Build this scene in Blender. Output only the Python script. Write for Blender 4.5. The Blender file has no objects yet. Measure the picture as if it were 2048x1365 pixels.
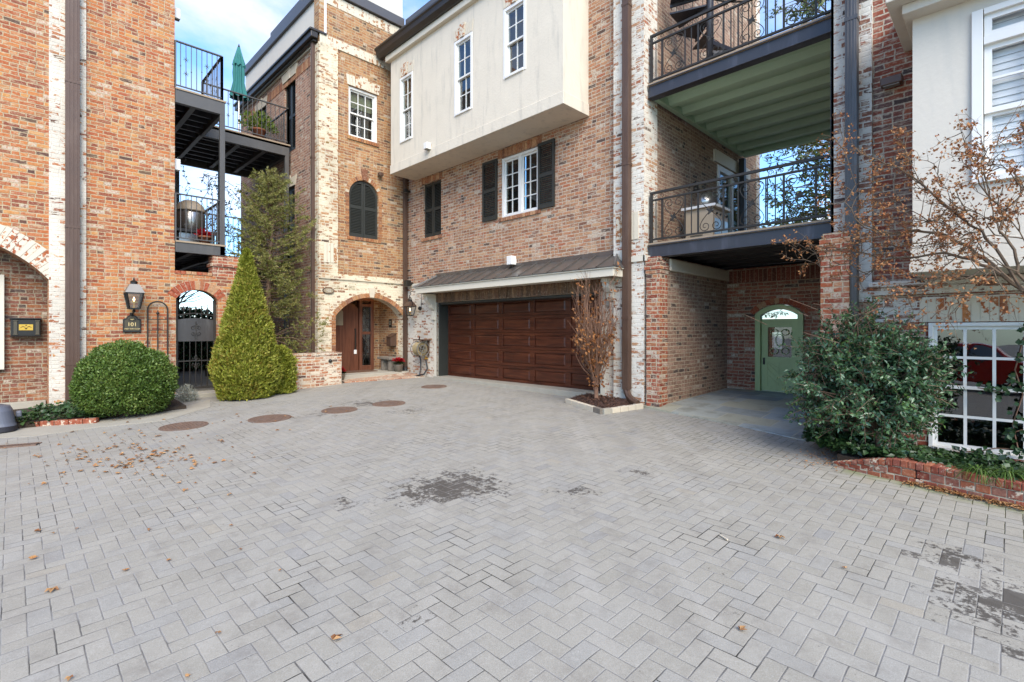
import bpy, math, random
import numpy as np
from mathutils import Vector, Matrix, noise
from mathutils.geometry import tessellate_polygon

R = math.radians
S = bpy.context.scene
COL = S.collection
random.seed(7)
RNG = np.random.default_rng(7)

# ------------------------------------------------------------------ camera, sky, sun, exposure
CZ = 1.70
FPX, CXP, HY = 1000.0, 1024.0, 661.0
cd = bpy.data.cameras.new('camera')
cam = bpy.data.objects.new('camera', cd)
COL.objects.link(cam)
cam.location = (0, 0, CZ)
cam.rotation_euler = (R(90), 0, R(-45))
cd.sensor_width = 36
cd.lens = 36 * FPX / 2048
cd.shift_y = (HY - 682.5) / 2048
cd.clip_end = 500
cd.clip_start = 0.05
S.camera = cam
S.view_settings.view_transform = 'Standard'
S.view_settings.look = 'None'
S.view_settings.exposure = 1.86
S.view_settings.gamma = 1.0

SUN = Vector((-0.55, -1.0, 0.95)).normalized()
sd = bpy.data.lights.new('sun', 'SUN')
sun = bpy.data.objects.new('sun', sd)
COL.objects.link(sun)
sd.energy = 1.6
sd.angle = R(45)
sd.color = (1.0, 0.90, 0.76)
sun.rotation_euler = SUN.to_track_quat('Z', 'Y').to_euler()
sun.location = (-10, -20, 25)

w = bpy.data.worlds.new('World')
S.world = w
w.use_nodes = True
wt = w.node_tree
wt.nodes.clear()
wo = wt.nodes.new('ShaderNodeOutputWorld')
bg = wt.nodes.new('ShaderNodeBackground')
sky = wt.nodes.new('ShaderNodeTexSky')
sky.sky_type = 'NISHITA'
sky.sun_disc = False
sky.sun_elevation = math.asin(SUN.z)
sky.sun_rotation = math.atan2(SUN.x, SUN.y)
sky.air_density = 1.0
sky.dust_density = 0.4
sky.ozone_density = 1.6
bg.inputs[1].default_value = 0.15
tc = wt.nodes.new('ShaderNodeTexCoord')
mp = wt.nodes.new('ShaderNodeMapping')
mp.inputs['Scale'].default_value = (1, 1, 1.7)
mp.inputs['Location'].default_value = (0.35, 0.1, 0.2)
wt.links.new(tc.outputs['Generated'], mp.inputs['Vector'])
cn = wt.nodes.new('ShaderNodeTexNoise')
cn.inputs['Scale'].default_value = 2.6
cn.inputs['Detail'].default_value = 9
cn.inputs['Roughness'].default_value = 0.56
cn.inputs['Distortion'].default_value = 0.25
wt.links.new(mp.outputs[0], cn.inputs['Vector'])
cr = wt.nodes.new('ShaderNodeValToRGB')
cr.color_ramp.elements[0].position = 0.47
cr.color_ramp.elements[0].color = (0.0, 0.0, 0.0, 1)
cr.color_ramp.elements[1].position = 0.66
cr.color_ramp.elements[1].color = (0.88, 0.88, 0.88, 1)
wt.links.new(cn.outputs['Fac'], cr.inputs[0])
cm = wt.nodes.new('ShaderNodeMix')
cm.data_type = 'RGBA'
cm.inputs[7].default_value = (2.35, 2.3, 2.22, 1)
wt.links.new(cr.outputs[0], cm.inputs[0])
st_ = wt.nodes.new('ShaderNodeMix'); st_.data_type = 'RGBA'; st_.blend_type = 'MULTIPLY'
st_.inputs[0].default_value = 1.0; st_.inputs[7].default_value = (0.47, 0.66, 0.84, 1)
wt.links.new(sky.outputs[0], st_.inputs[6])
wt.links.new(st_.outputs[2], cm.inputs[6])
wt.links.new(cm.outputs[2], bg.inputs[0])
wt.links.new(bg.outputs[0], wo.inputs[0])

# ------------------------------------------------------------------ photo point -> world point on a real plane
Q2 = math.sqrt(2)
def tpx(px): return (px - CXP) / FPX
def onX(px, py, X):
    t = tpx(px); Y = X * (1 - t) / (1 + t)
    return Y, CZ + (HY - py) / FPX * (X + Y) / Q2
def onY(px, py, Y):
    t = tpx(px); X = Y * (1 + t) / (1 - t)
    return X, CZ + (HY - py) / FPX * (X + Y) / Q2
GB, GC = 0.031, 0.015
def gz(x, y): return GB * x + GC * y
def onG(px, py, dz=0.0):
    t = tpx(px); a, b = (1 + t) / 2, (1 - t) / 2
    s = (CZ - dz) / ((py - HY) / FPX / Q2 + GB * a + GC * b)
    return a * s, b * s
def at(px, py, d):
    r = tpx(px) * d
    return Vector(((d + r) / Q2, (d - r) / Q2, CZ + (HY - py) / FPX * d))

# ------------------------------------------------------------------ node helper
class NT:
    def __init__(s, name):
        s.mat = bpy.data.materials.new(name)
        s.mat.use_nodes = True
        s.t = s.mat.node_tree
        s.t.nodes.clear()
        s.out = s.t.nodes.new('ShaderNodeOutputMaterial')
    def n(s, typ, **kw):
        nd = s.t.nodes.new(typ)
        for k, v in kw.items(): setattr(nd, k, v)
        return nd
    def put(s, sock, v):
        if isinstance(v, bpy.types.NodeSocket): s.t.links.new(v, sock)
        elif isinstance(v, (tuple, list)):
            sock.default_value = tuple(v) + (1,) if len(sock.default_value) == 4 and len(v) == 3 else tuple(v)
        else: sock.default_value = v
    def m(s, op, *a):
        nd = s.n('ShaderNodeMath', operation=op)
        for i, v in enumerate(a): s.put(nd.inputs[i], v)
        return nd.outputs[0]
    def vm(s, op, *a):
        nd = s.n('ShaderNodeVectorMath', operation=op)
        for i, v in enumerate(a): s.put(nd.inputs[i], v)
        return nd.outputs['Value'] if op in ('DISTANCE', 'LENGTH', 'DOT_PRODUCT') else nd.outputs[0]
    def mix(s, f, a, b, blend='MIX'):
        nd = s.n('ShaderNodeMix', data_type='RGBA', blend_type=blend)
        s.put(nd.inputs[0], f); s.put(nd.inputs[6], a); s.put(nd.inputs[7], b)
        return nd.outputs[2]
    def mixf(s, f, a, b):
        nd = s.n('ShaderNodeMix', data_type='FLOAT')
        s.put(nd.inputs[0], f); s.put(nd.inputs[2], a); s.put(nd.inputs[3], b)
        return nd.outputs[0]
    def noise(s, vec, scale, detail=3, rough=0.55, dist=0.0):
        nd = s.n('ShaderNodeTexNoise')
        if vec is not None: s.put(nd.inputs['Vector'], vec)
        nd.inputs['Scale'].default_value = scale
        nd.inputs['Detail'].default_value = detail
        nd.inputs['Roughness'].default_value = rough
        nd.inputs['Distortion'].default_value = dist
        return nd.outputs['Fac']
    def white(s, vec):
        nd = s.n('ShaderNodeTexWhiteNoise', noise_dimensions='3D')
        s.put(nd.inputs['Vector'], vec)
        return nd.outputs['Value'], nd.outputs['Color']
    def comb(s, x, y, z):
        nd = s.n('ShaderNodeCombineXYZ')
        s.put(nd.inputs[0], x); s.put(nd.inputs[1], y); s.put(nd.inputs[2], z)
        return nd.outputs[0]
    def sep(s, v):
        nd = s.n('ShaderNodeSeparateXYZ'); s.put(nd.inputs[0], v)
        return nd.outputs
    def ss(s, v, a, b):
        nd = s.n('ShaderNodeMapRange', interpolation_type='SMOOTHSTEP')
        s.put(nd.inputs[0], v); s.put(nd.inputs[1], a); s.put(nd.inputs[2], b)
        nd.inputs[3].default_value = 0; nd.inputs[4].default_value = 1
        return nd.outputs[0]
    def ramp(s, f, stops, interp='LINEAR'):
        nd = s.n('ShaderNodeValToRGB'); cr = nd.color_ramp; cr.interpolation = interp
        while len(cr.elements) < len(stops): cr.elements.new(0.5)
        for e, (p, c) in zip(cr.elements, stops):
            e.position = p; e.color = (*c, 1)
        s.put(nd.inputs[0], f)
        return nd.outputs[0]
    def bump(s, h, strength, dist):
        nd = s.n('ShaderNodeBump')
        nd.inputs['Strength'].default_value = strength
        nd.inputs['Distance'].default_value = dist
        s.put(nd.inputs['Height'], h)
        return nd.outputs[0]
    def pbr(s, color, rough=0.8, metal=0.0, normal=None, spec=0.5, emit=None, es=0.0):
        b = s.n('ShaderNodeBsdfPrincipled')
        s.put(b.inputs['Base Color'], color); s.put(b.inputs['Roughness'], rough)
        s.put(b.inputs['Metallic'], metal); s.put(b.inputs['Specular IOR Level'], spec)
        if normal is not None: s.put(b.inputs['Normal'], normal)
        if emit is not None:
            s.put(b.inputs['Emission Color'], emit); b.inputs['Emission Strength'].default_value = es
        return b.outputs[0]
    def done(s, sh):
        s.t.links.new(sh, s.out.inputs[0])
        return s.mat
    def pos(s): return s.n('ShaderNodeNewGeometry').outputs['Position']

def lin(c): return c / 12.92 if c <= 0.04045 else ((c + 0.055) / 1.055) ** 2.4
def H(h, k=0.68):
    return tuple(lin(int(h[i:i + 2], 16) / 255) * k for i in (0, 2, 4))

def brick(name, pal, mortar, wash=None, cover=0.0, moss=0.0, pitch=0.0707, length=0.215, seed=0.0,
          mort=0.013, light=0.04, dark=0.05, dirt=0.0):
    """pal: brick colours; wash: limewash colour; cover 0..1 share of the face still limewashed"""
    k = NT(name)
    g = k.n('ShaderNodeNewGeometry')
    p = g.outputs['Position']
    px, py, pz = k.sep(p)
    nx, ny, nz = k.sep(g.outputs['True Normal'])
    facex = k.m('GREATER_THAN', k.m('ABSOLUTE', nx), 0.6)
    facez = k.m('GREATER_THAN', k.m('ABSOLUTE', nz), 0.75)
    u = k.mixf(facex, px, py)
    v = k.mixf(facez, pz, py)
    n1 = k.noise(p, 9.0, 2)
    n2 = k.noise(k.vm('ADD', p, (3.1, 7.7, 1.3)), 9.0, 2)
    nf = k.noise(p, 42.0, 3, 0.65)
    u = k.m('ADD', u, k.m('MULTIPLY', k.m('SUBTRACT', n1, 0.5), 0.020))
    v = k.m('ADD', v, k.m('MULTIPLY', k.m('SUBTRACT', n2, 0.5), 0.014))
    rv = k.m('DIVIDE', v, pitch)
    row = k.m('FLOOR', rv)
    fv = k.m('SUBTRACT', rv, row)
    rw, _ = k.white(k.comb(row, seed, 3.3))
    sh = k.m('ADD', k.m('MULTIPLY', k.m('FLOORED_MODULO', row, 2.0), 0.5), k.m('MULTIPLY', rw, 0.16))
    ru = k.m('ADD', k.m('DIVIDE', u, length), sh)
    col = k.m('FLOOR', ru)
    fu = k.m('SUBTRACT', ru, col)
    r0, _ = k.white(k.comb(col, row, seed + 11.5))
    split = k.m('GREATER_THAN', r0, 0.72)
    fu2 = k.m('MULTIPLY', fu, 2.0)
    half = k.m('MULTIPLY', k.m('FLOOR', fu2), split)
    fuu = k.mixf(split, fu, k.m('FRACT', fu2))
    ln = k.mixf(split, length, length / 2)
    du = k.m('MULTIPLY', k.m('MINIMUM', fuu, k.m('SUBTRACT', 1.0, fuu)), ln)
    dv = k.m('MULTIPLY', k.m('MINIMUM', fv, k.m('SUBTRACT', 1.0, fv)), pitch)
    d = k.m('MINIMUM', du, dv)
    d = k.m('ADD', d, k.m('MULTIPLY', k.m('SUBTRACT', nf, 0.5), 0.016))
    mask = k.ss(d, mort / 2 - 0.0015, mort / 2 + 0.0035)
    rid, rcol = k.white(k.comb(k.m('ADD', col, k.m('MULTIPLY', half, 0.37)), row, seed))
    rr, rg, rb = k.sep(rcol)
    big = k.noise(p, 0.55, 2)
    idx = k.m('ADD', rid, k.m('MULTIPLY', k.m('SUBTRACT', big, 0.5), 0.5))
    nst = len(pal)
    base = k.ramp(idx, [((i + 0.5) / nst, H(c)) for i, c in enumerate(pal)])
    # within-brick mottling, a few burnt and a few pale bricks
    mott = k.noise(p, 28.0, 4, 0.65)
    base = k.mix(k.m('MULTIPLY', k.ss(mott, 0.5, 0.75), 0.45), base, H('d9bfa2'))
    base = k.mix(k.m('MULTIPLY', k.ss(mott, 0.5, 0.28), 0.30), base, H('6a4636'))
    base = k.mix(k.m('MULTIPLY', k.m('LESS_THAN', rg, dark), 0.8), base, H('4a4341'))
    base = k.mix(k.m('MULTIPLY', k.m('GREATER_THAN', rg, 1 - light), k.ss(mott, 0.3, 0.6)), base, H('d8c6b0'))
    mcol = k.mix(k.ss(nf, 0.35, 0.7), H(mortar), H(mortar, 0.5))
    colr = k.mix(mask, mcol, base)
    smear = k.noise(k.comb(k.m('MULTIPLY', u, 5.0), k.m('MULTIPLY', v, 15.0), seed), 1.6, 5, 0.7)
    colr = k.mix(k.m('MULTIPLY', k.ss(smear, 0.50, 0.66), 0.62), colr, H(mortar, 0.74))
    run = k.noise(k.comb(k.m('MULTIPLY', u, 5.0), k.m('MULTIPLY', v, 0.35), seed + 9.0), 1.5, 4, 0.6)
    colr = k.mix(k.m('MULTIPLY', k.ss(run, 0.55, 0.75), 0.28), colr, H('e2d3bf', 0.7))
    colr = k.mix(k.m('MULTIPLY', k.ss(run, 0.42, 0.25), 0.30), colr, H('6a5244', 0.6))
    h = k.m('ADD', k.m('MULTIPLY', mask, 0.7), k.m('MULTIPLY', mott, 0.5))
    h = k.m('ADD', h, k.m('MULTIPLY', rb, 0.35))
    if wash:
        wn = k.noise(k.comb(k.m('MULTIPLY', u, 4.5), k.m('MULTIPLY', v, 13.0), seed + 4.0), 1.7, 5, 0.66)
        wl = k.noise(p, 1.1, 3)
        e = k.m('ADD', wn, k.m('MULTIPLY', k.m('SUBTRACT', rr, 0.5), 0.26))
        e = k.m('ADD', e, k.m('MULTIPLY', k.m('SUBTRACT', wl, 0.5), 0.35))
        th = 0.30 + 0.42 * cover
        exposed = k.m('MULTIPLY', k.ss(e, th, th + 0.05), mask)
        wc = k.mix(k.ss(wl, 0.35, 0.7), H(wash, 0.78), H(wash, 0.6))
        wc = k.mix(k.m('MULTIPLY', k.ss(mott, 0.5, 0.35), 0.25), wc, H('b6a487'))
        colr = k.mix(exposed, wc, colr)
    if moss > 0:
        mn = k.noise(k.comb(k.m('MULTIPLY', px, 1.4), k.m('MULTIPLY', py, 1.4), k.m('MULTIPLY', pz, 2.4)), 2.2, 5, 0.65)
        mm = k.m('MULTIPLY', k.ss(mn, 0.62 - 0.22 * moss, 0.78 - 0.12 * moss), k.m('MULTIPLY', mask, min(1.0, moss + 0.25)))
        colr = k.mix(mm, colr, H('7e6e2e', 0.55))
    if dirt > 0:
        dn = k.m('MULTIPLY', k.ss(k.noise(p, 1.9, 4), 0.5, 0.72), dirt)
        colr = k.mix(dn, colr, H('6b5f4a', 0.5))
    return k.done(k.pbr(colr, 0.88, 0, k.bump(h, 0.55, 0.012), 0.3))

def unit_brick(name, pal, wash=None, cover=0.5):
    """one colour per separate brick of the mesh (voussoirs, soldier courses, edging)"""
    k = NT(name)
    g = k.n('ShaderNodeNewGeometry')
    p = g.outputs['Position']
    rid = g.outputs['Random Per Island']
    nst = len(pal)
    base = k.ramp(rid, [((i + 0.5) / nst, H(c)) for i, c in enumerate(pal)])
    mott = k.noise(p, 26.0, 4, 0.65)
    base = k.mix(k.m('MULTIPLY', k.ss(mott, 0.5, 0.75), 0.5), base, H('d9bfa2'))
    base = k.mix(k.m('MULTIPLY', k.ss(mott, 0.5, 0.28), 0.5), base, H('54382f'))
    if wash:
        e = k.m('ADD', k.noise(p, 14.0, 4, 0.65), k.m('MULTIPLY', k.m('SUBTRACT', k.m('FRACT', k.m('MULTIPLY', rid, 17.3)), 0.5), 0.22))
        th = 0.25 + 0.45 * cover
        base = k.mix(k.ss(e, th, th + 0.06), H(wash, 0.72), base)
    return k.done(k.pbr(base, 0.88, 0, k.bump(mott, 0.4, 0.01), 0.3))

def plain(name, c, rough=0.6, metal=0.0, var=0.12, scale=6.0, kk=0.68, bump=0.0, spec=0.5, streak=None):
    k = NT(name)
    p = k.pos()
    n1 = k.noise(p, scale, 4, 0.6)
    a = H(c, kk)
    lo = tuple(x * (1 - var) for x in a); hi = tuple(min(1, x * (1 + var)) for x in a)
    col = k.mix(n1, lo, hi)
    if streak:
        x, y, z = k.sep(p)
        sn = k.noise(k.comb(k.m('MULTIPLY', x, 3.0), k.m('MULTIPLY', y, 3.0), k.m('MULTIPLY', z, 0.5)), 2.0, 4, 0.6)
        col = k.mix(k.m('MULTIPLY', k.ss(sn, 0.5, 0.75), 0.6), col, H(streak, kk))
    nn = k.bump(k.noise(p, scale * 12, 3), bump, 0.01) if bump else None
    rg = k.m('ADD', rough - 0.06, k.m('MULTIPLY', n1, 0.12))
    return k.done(k.pbr(col, rg, metal, nn, spec))

def leafmat(name, cols, rough=0.5, trans=0.25, kk=0.62, spec=0.4):
    k = NT(name)
    g = k.n('ShaderNodeNewGeometry')
    rid = g.outputs['Random Per Island']
    nl = k.noise(g.outputs['Position'], 2.2, 2)
    f = k.m('ADD', k.m('MULTIPLY', rid, 0.7), k.m('MULTIPLY', k.ss(nl, 0.3, 0.7), 0.3))
    n = len(cols)
    c = k.ramp(f, [((i + 0.5) / n, H(x, kk)) for i, x in enumerate(cols)])
    b = k.pbr(c, rough, 0, None, spec)
    if trans <= 0: return k.done(b)
    tr = k.n('ShaderNodeBsdfTranslucent')
    k.put(tr.inputs[0], c)
    ms = k.n('ShaderNodeMixShader')
    ms.inputs[0].default_value = trans
    k.t.links.new(b, ms.inputs[1]); k.t.links.new(tr.outputs[0], ms.inputs[2])
    return k.done(ms.outputs[0])

def glassmat(name, tint, base=0.10):
    k = NT(name)
    fr = k.n('ShaderNodeFresnel'); fr.inputs[0].default_value = 1.5
    f = k.m('ADD', k.m('MULTIPLY', fr.outputs[0], 1.3), base)
    f = k.m('MULTIPLY', k.m('MAXIMUM', f, 0.0), k.m('SUBTRACT', 1.0, k.n('ShaderNodeNewGeometry').outputs['Backfacing']))
    tr = k.n('ShaderNodeBsdfTransparent'); k.put(tr.inputs[0], tint)
    gl = k.n('ShaderNodeBsdfGlossy'); gl.inputs['Roughness'].default_value = 0.015
    wv = k.noise(k.pos(), 2.5, 1)
    k.put(gl.inputs['Normal'], k.bump(wv, 0.05, 0.05))
    ms = k.n('ShaderNodeMixShader')
    k.put(ms.inputs[0], k.m('MINIMUM', f, 1.0))
    k.t.links.new(tr.outputs[0], ms.inputs[1]); k.t.links.new(gl.outputs[0], ms.inputs[2])
    return k.done(ms.outputs[0])

M = {}
ORANGE = ['96523c', 'bc663c', 'c87442', 'd4884e', 'b45e3e', 'da9a5a', '9e6048', 'c87e50']
DULL = ['8c604c', 'b87e5a', 'a67456', 'c8946c', '9c684e', 'c08a64', 'b66c4c', 'd0a078']
TOWER = ['8e5e46', 'b07248', 'be8250', '9e6848', 'c89662', 'b2784c', '90624c', 'c69062']
RED = ['96452f', 'b0553a', 'c06a45', 'a34c34', 'b8603f', '8c4636', 'c8845a']
M['brick_orange'] = brick('orange_brick', ORANGE, 'd0b894', seed=1.0, light=0.045, dark=0.03)
M['brick_orange_wash'] = brick('limewashed_orange_brick', ORANGE, 'd8c8ac', wash='efe4d2', cover=0.72, seed=2.0)
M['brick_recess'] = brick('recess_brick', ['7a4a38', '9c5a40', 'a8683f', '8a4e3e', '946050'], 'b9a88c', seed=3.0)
M['brick_dull'] = brick('pink_brown_brick', DULL, 'd8c6b0', seed=4.0, dark=0.05)
M['brick_dull_wash'] = brick('limewashed_pink_brick', DULL, 'e0d2bd', wash='eee2cf', cover=0.52, seed=5.0, moss=0.15)
M['brick_tower'] = brick('tan_brick', TOWER, 'ccb48e', seed=6.0)
M['brick_tower_side'] = brick('brown_brick', ['96685a', 'b88268', 'a87864', 'ca9478', 'a26c58', 'c08a70'], 'd6c4ae', seed=6.5)
M['brick_tower_wash'] = brick('limewashed_tan_brick', TOWER, 'e2d3b6', wash='ebddc0', cover=0.50, moss=0.45, seed=7.0)
M['brick_quoin'] = brick('limewashed_quoin_brick', DULL, 'e6dcca', wash='efe6d6', cover=0.50, seed=8.0)
M['brick_red'] = brick('red_pier_brick', RED, 'd9c4a6', seed=9.0, length=0.21)
M['brick_passage'] = brick('passage_brick', ['94715e', 'aa846e', 'a07a64', 'b8917a', '8c6858'], 'cdb699', seed=10.0, dark=0.06)
M['brick_back'] = brick('passage_back_brick', ['8a4a38', 'a65a44', '985440', 'b0684e'], 'bca88e', seed=11.0, light=0.07, length=0.25)
M['brick_right'] = brick('deep_red_brick', ['8a4434', '9c4c36', 'a85a40', '7e4a42', '6e5650', 'a4583e'], 'cdbda6', seed=12.0)
M['brick_right_wash'] = brick('limewashed_red_brick', ['8a4a3a', 'a45a42', '7e5a50', '94604c'], 'd8ccb8', wash='e6ded0', cover=0.47, seed=13.0)
M['brick_low'] = brick('weathered_wall_brick', ['a5502f', 'b8663f', 'c68050', '9a5640', 'c99672'], 'c9b596', wash='e0d0b8', cover=0.30, seed=14.0, moss=0.1, dirt=0.2)
M['unit_red'] = unit_brick('single_red_brick', RED + ['c99a72'])
M['unit_tan'] = unit_brick('single_tan_brick', TOWER)
M['unit_dull'] = unit_brick('single_dull_brick', DULL)
M['unit_wash'] = unit_brick('single_limewashed_brick', ORANGE, 'e8dcc6', 0.68)
M['unit_wash_heavy'] = unit_brick('single_white_brick', TOWER, 'e9dcc4', 0.72)
M['unit_lintel'] = unit_brick('single_brown_brick', ['6e5644', '86684e', '5e4a3c', '96765a', '7a5a46'])
M['unit_curb'] = unit_brick('single_curb_brick', ['8c4634', 'a4583e', 'b06a4a', '965040', '9c6a58'], 'd8c8b0', 0.12)
M['mortar'] = plain('lime_mortar', 'd3c3a8', 0.9, var=0.2, scale=20, bump=0.4)
M['mortar_white'] = plain('white_mortar', 'e6dac4', 0.9, var=0.15, scale=20, bump=0.4)
M['stucco'] = plain('pink_grey_stucco', 'e8dcc8', 0.92, var=0.09, scale=1.9, bump=0.35, kk=0.76, streak='c4bcae')
M['stucco_cream'] = plain('cream_stucco', 'e3dacb', 0.92, var=0.05, scale=1.4, bump=0.3, kk=0.74, streak='d6d0c4')
M['trim_cream'] = plain('cream_paint', 'e6dcc8', 0.6, var=0.05, scale=5, kk=0.75)
M['stone'] = plain('pale_stone', 'ded0b8', 0.85, var=0.12, scale=12, bump=0.3, kk=0.72)
M['white'] = plain('white_paint', 'f2efe9', 0.45, var=0.03, scale=5, kk=0.78)
M['shutter'] = plain('dark_green_black_paint', '2c2e2a', 0.5, var=0.15, scale=9, kk=0.9)
M['bronze'] = plain('brown_bronze_metal', '604738', 0.45, 0.1, var=0.2, scale=4, streak='786254')
M['greymetal'] = plain('dark_grey_pipe', '5a5654', 0.4, 0.4, var=0.2, scale=4, streak='7d7a78')
M['gutter'] = plain('dark_gutter_metal', '4a443f', 0.4, 0.4, var=0.15, scale=3)
M['cap'] = plain('grey_metal_cap', '6c6765', 0.45, 0.4, var=0.1, scale=3)
M['steel'] = plain('grey_painted_steel', '5d5a57', 0.5, 0.2, var=0.12, scale=4, streak='736e68')
M['steel_dark'] = plain('charcoal_painted_steel', '44444a', 0.45, 0.2, var=0.12, scale=4, streak='6a6a72')
M['iron'] = plain('black_wrought_iron', '38342f', 0.55, 0.3, var=0.2, scale=9, kk=0.8)
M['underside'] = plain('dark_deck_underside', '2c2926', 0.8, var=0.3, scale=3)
M['deck'] = plain('weathered_deck_board', 'b09a80', 0.8, var=0.2, scale=8)
M['green_soffit'] = plain('pale_green_painted_soffit', 'a9c4a8', 0.6, var=0.08, scale=2, kk=1.0)
M['green_paint'] = plain('sage_green_paint', 'a6b47e', 0.55, var=0.14, scale=6, streak='8c9e68', kk=0.95)
M['black'] = plain('black_metal', '26241f', 0.45, 0.2, var=0.2)
M['black_plastic'] = plain('black_plastic', '2b2b2d', 0.5)
M['gold'] = plain('brass', 'd9ac4c', 0.35, 0.8, var=0.1, kk=0.9)
M['goldpaint'] = plain('gold_letter_paint', 'e8cd8c', 0.5, kk=0.9, var=0.03)
M['bronze_plaque'] = plain('bronze_plaque', '57503f', 0.5, 0.2)
M['aged_plaque'] = plain('aged_plaque_face', 'a8977c', 0.6)
M['copper'] = plain('brown_copper_roof', '736c66', 0.34, 0.5, var=0.25, scale=1.5, streak='868a88', kk=0.75)  # grey streaks put the reflected sky into the metal's colour
M['interior'] = plain('dark_interior', '2a2522', 0.9)
M['blind'] = plain('white_slat_blind', 'e4e6e4', 0.6, kk=0.72)
M['fabric_shade'] = plain('green_cream_fabric', 'a8a27c', 0.9, scale=14, var=0.3)
M['glass'] = glassmat('window_glass', (0.80, 0.85, 0.85), 0.08)
M['glass_clear'] = glassmat('clear_glass', (1.0, 1.0, 1.0), -0.03)
M['glass_dark'] = glassmat('dark_window_glass', (0.45, 0.48, 0.48), 0.10)
M['lamp_glass'] = glassmat('lantern_glass', (0.95, 0.95, 0.92), 0.22)
M['concrete'] = plain('pale_concrete', 'b8b09f', 0.9, var=0.18, scale=5, bump=0.4)
M['teal'] = plain('teal_canvas', '3c8a88', 0.85, var=0.15, scale=5)
M['terracotta'] = plain('terracotta', 'b06a48', 0.8, var=0.15)
M['bark'] = plain('grey_brown_bark', '8a6e58', 0.9, var=0.35, scale=18, bump=0.8)
M['bark_grey'] = plain('grey_bark', '8d8274', 0.9, var=0.3, scale=16, bump=0.8)
M['twig'] = plain('red_brown_twig', '8a6650', 0.85, var=0.3, scale=10)
M['twig_tan'] = plain('olive_grey_twig', '6c5844', 0.85, var=0.35, scale=10, bump=0.5)
M['mulch'] = plain('dark_bark_mulch', '50352a', 0.95, var=0.5, scale=60, bump=1.0)
M['soil'] = plain('dark_soil', '4a3c2e', 0.95, var=0.4, scale=30, bump=1.0)
M['stainless'] = plain('stainless_steel', 'c4c0ba', 0.3, 0.9, var=0.06)
M['beige_metal'] = plain('beige_enamel', 'c2ad92', 0.5, kk=0.75)
M['zinc'] = plain('galvanised_zinc', 'a09a90', 0.45, 0.6)
M['red_petal'] = leafmat('red_petal', ['c01822', 'e0303a', 'a81020'], 0.5, 0.2)
M['hose'] = plain('tan_hose_coil', 'a8946c', 0.6, var=0.3, scale=30)
M['mat'] = plain('coir_mat', '6e4e38', 0.95, var=0.3, scale=40, bump=0.8)
M['rust'] = plain('rusty_cast_iron', '8e7260', 0.8, 0.1, var=0.5, scale=12, bump=1.2, streak='8e8278')
M['bin'] = plain('slate_grey_plastic', '6a6d78', 0.45, var=0.05)
M['bin_dark'] = plain('black_rubber', '2a2830', 0.6)

def flame_mat():
    k = NT('gas_flame')
    return k.done(k.pbr((1, 0.6, 0.25), 0.5, 0, None, 0.2, (1.0, 0.70, 0.36), 3.0))
M['flame'] = flame_mat()
def bulb_mat():
    k = NT('warm_bulb')
    return k.done(k.pbr((1, 0.8, 0.5), 0.5, 0, None, 0.2, (1.0, 0.68, 0.32), 22.0))
M['bulb'] = bulb_mat()

def wood(name, c1, c2, c3, rough=0.35, axis=2, kk=0.68):
    k = NT(name)
    x, y, z = k.sep(k.pos())
    s = [14.0, 14.0, 14.0]; s[axis] = 0.9
    if axis == 1: s = [14.0, 0.9, 14.0]
    v = k.comb(k.m('MULTIPLY', x, s[0]), k.m('MULTIPLY', y, s[1]), k.m('MULTIPLY', z, s[2]))
    n1 = k.noise(v, 1.6, 6, 0.62, 0.4)
    n2 = k.noise(k.pos(), 1.1, 3)
    c = k.ramp(n1, [(0.28, H(c1, kk)), (0.5, H(c2, kk)), (0.75, H(c3, kk))])
    c = k.mix(k.m('MULTIPLY', k.ss(n2, 0.45, 0.7), 0.35), c, H(c1, kk))
    return k.done(k.pbr(c, rough, 0, k.bump(n1, 0.25, 0.004), 0.4))
M['garage_wood'] = wood('stained_mahogany', '34180f', '5a2c1b', '764128', 0.36, 1)
M['door_wood'] = wood('aged_brown_door_wood', '4e2c20', '70432f', '80553f', 0.42, 2)

def bluestone():
    k = NT('bluestone_flags')
    p = k.pos(); x, y, z = k.sep(p)
    n1 = k.noise(p, 6.0, 2)
    u = k.m('ADD', k.m('ADD', y, k.m('MULTIPLY', x, 0.0)), k.m('MULTIPLY', n1, 0.02))
    v = k.m('ADD', x, k.m('MULTIPLY', n1, 0.02))
    rv = k.m('DIVIDE', v, 0.46); row = k.m('FLOOR', rv); fv = k.m('SUBTRACT', rv, row)
    rw, _ = k.white(k.comb(row, 2.0, 5.0))
    ru = k.m('ADD', k.m('DIVIDE', u, 0.78), k.m('MULTIPLY', rw, 3.0))
    cc = k.m('FLOOR', ru); fu = k.m('SUBTRACT', ru, cc)
    d = k.m('MINIMUM', k.m('MULTIPLY', k.m('MINIMUM', fu, k.m('SUBTRACT', 1.0, fu)), 0.78),
            k.m('MULTIPLY', k.m('MINIMUM', fv, k.m('SUBTRACT', 1.0, fv)), 0.46))
    mask = k.ss(d, 0.005, 0.013)
    rid, _ = k.white(k.comb(cc, row, 1.0))
    c = k.ramp(rid, [(0.0, H('7c868c', .85)), (0.3, H('a0a8a8', .85)), (0.55, H('a8a48e', .85)), (0.8, H('889298', .85)), (1.0, H('b4ae98', .85))])
    blot = k.noise(p, 3.5, 5, 0.65)
    c = k.mix(k.m('MULTIPLY', k.ss(blot, 0.45, 0.7), 0.55), c, H('7c7660'))
    c = k.mix(mask, H('c2bca8', 0.7), c)
    return k.done(k.pbr(c, 0.6, 0, k.bump(k.m('ADD', mask, blot), 0.3, 0.01), 0.45))
M['bluestone'] = bluestone()

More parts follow.
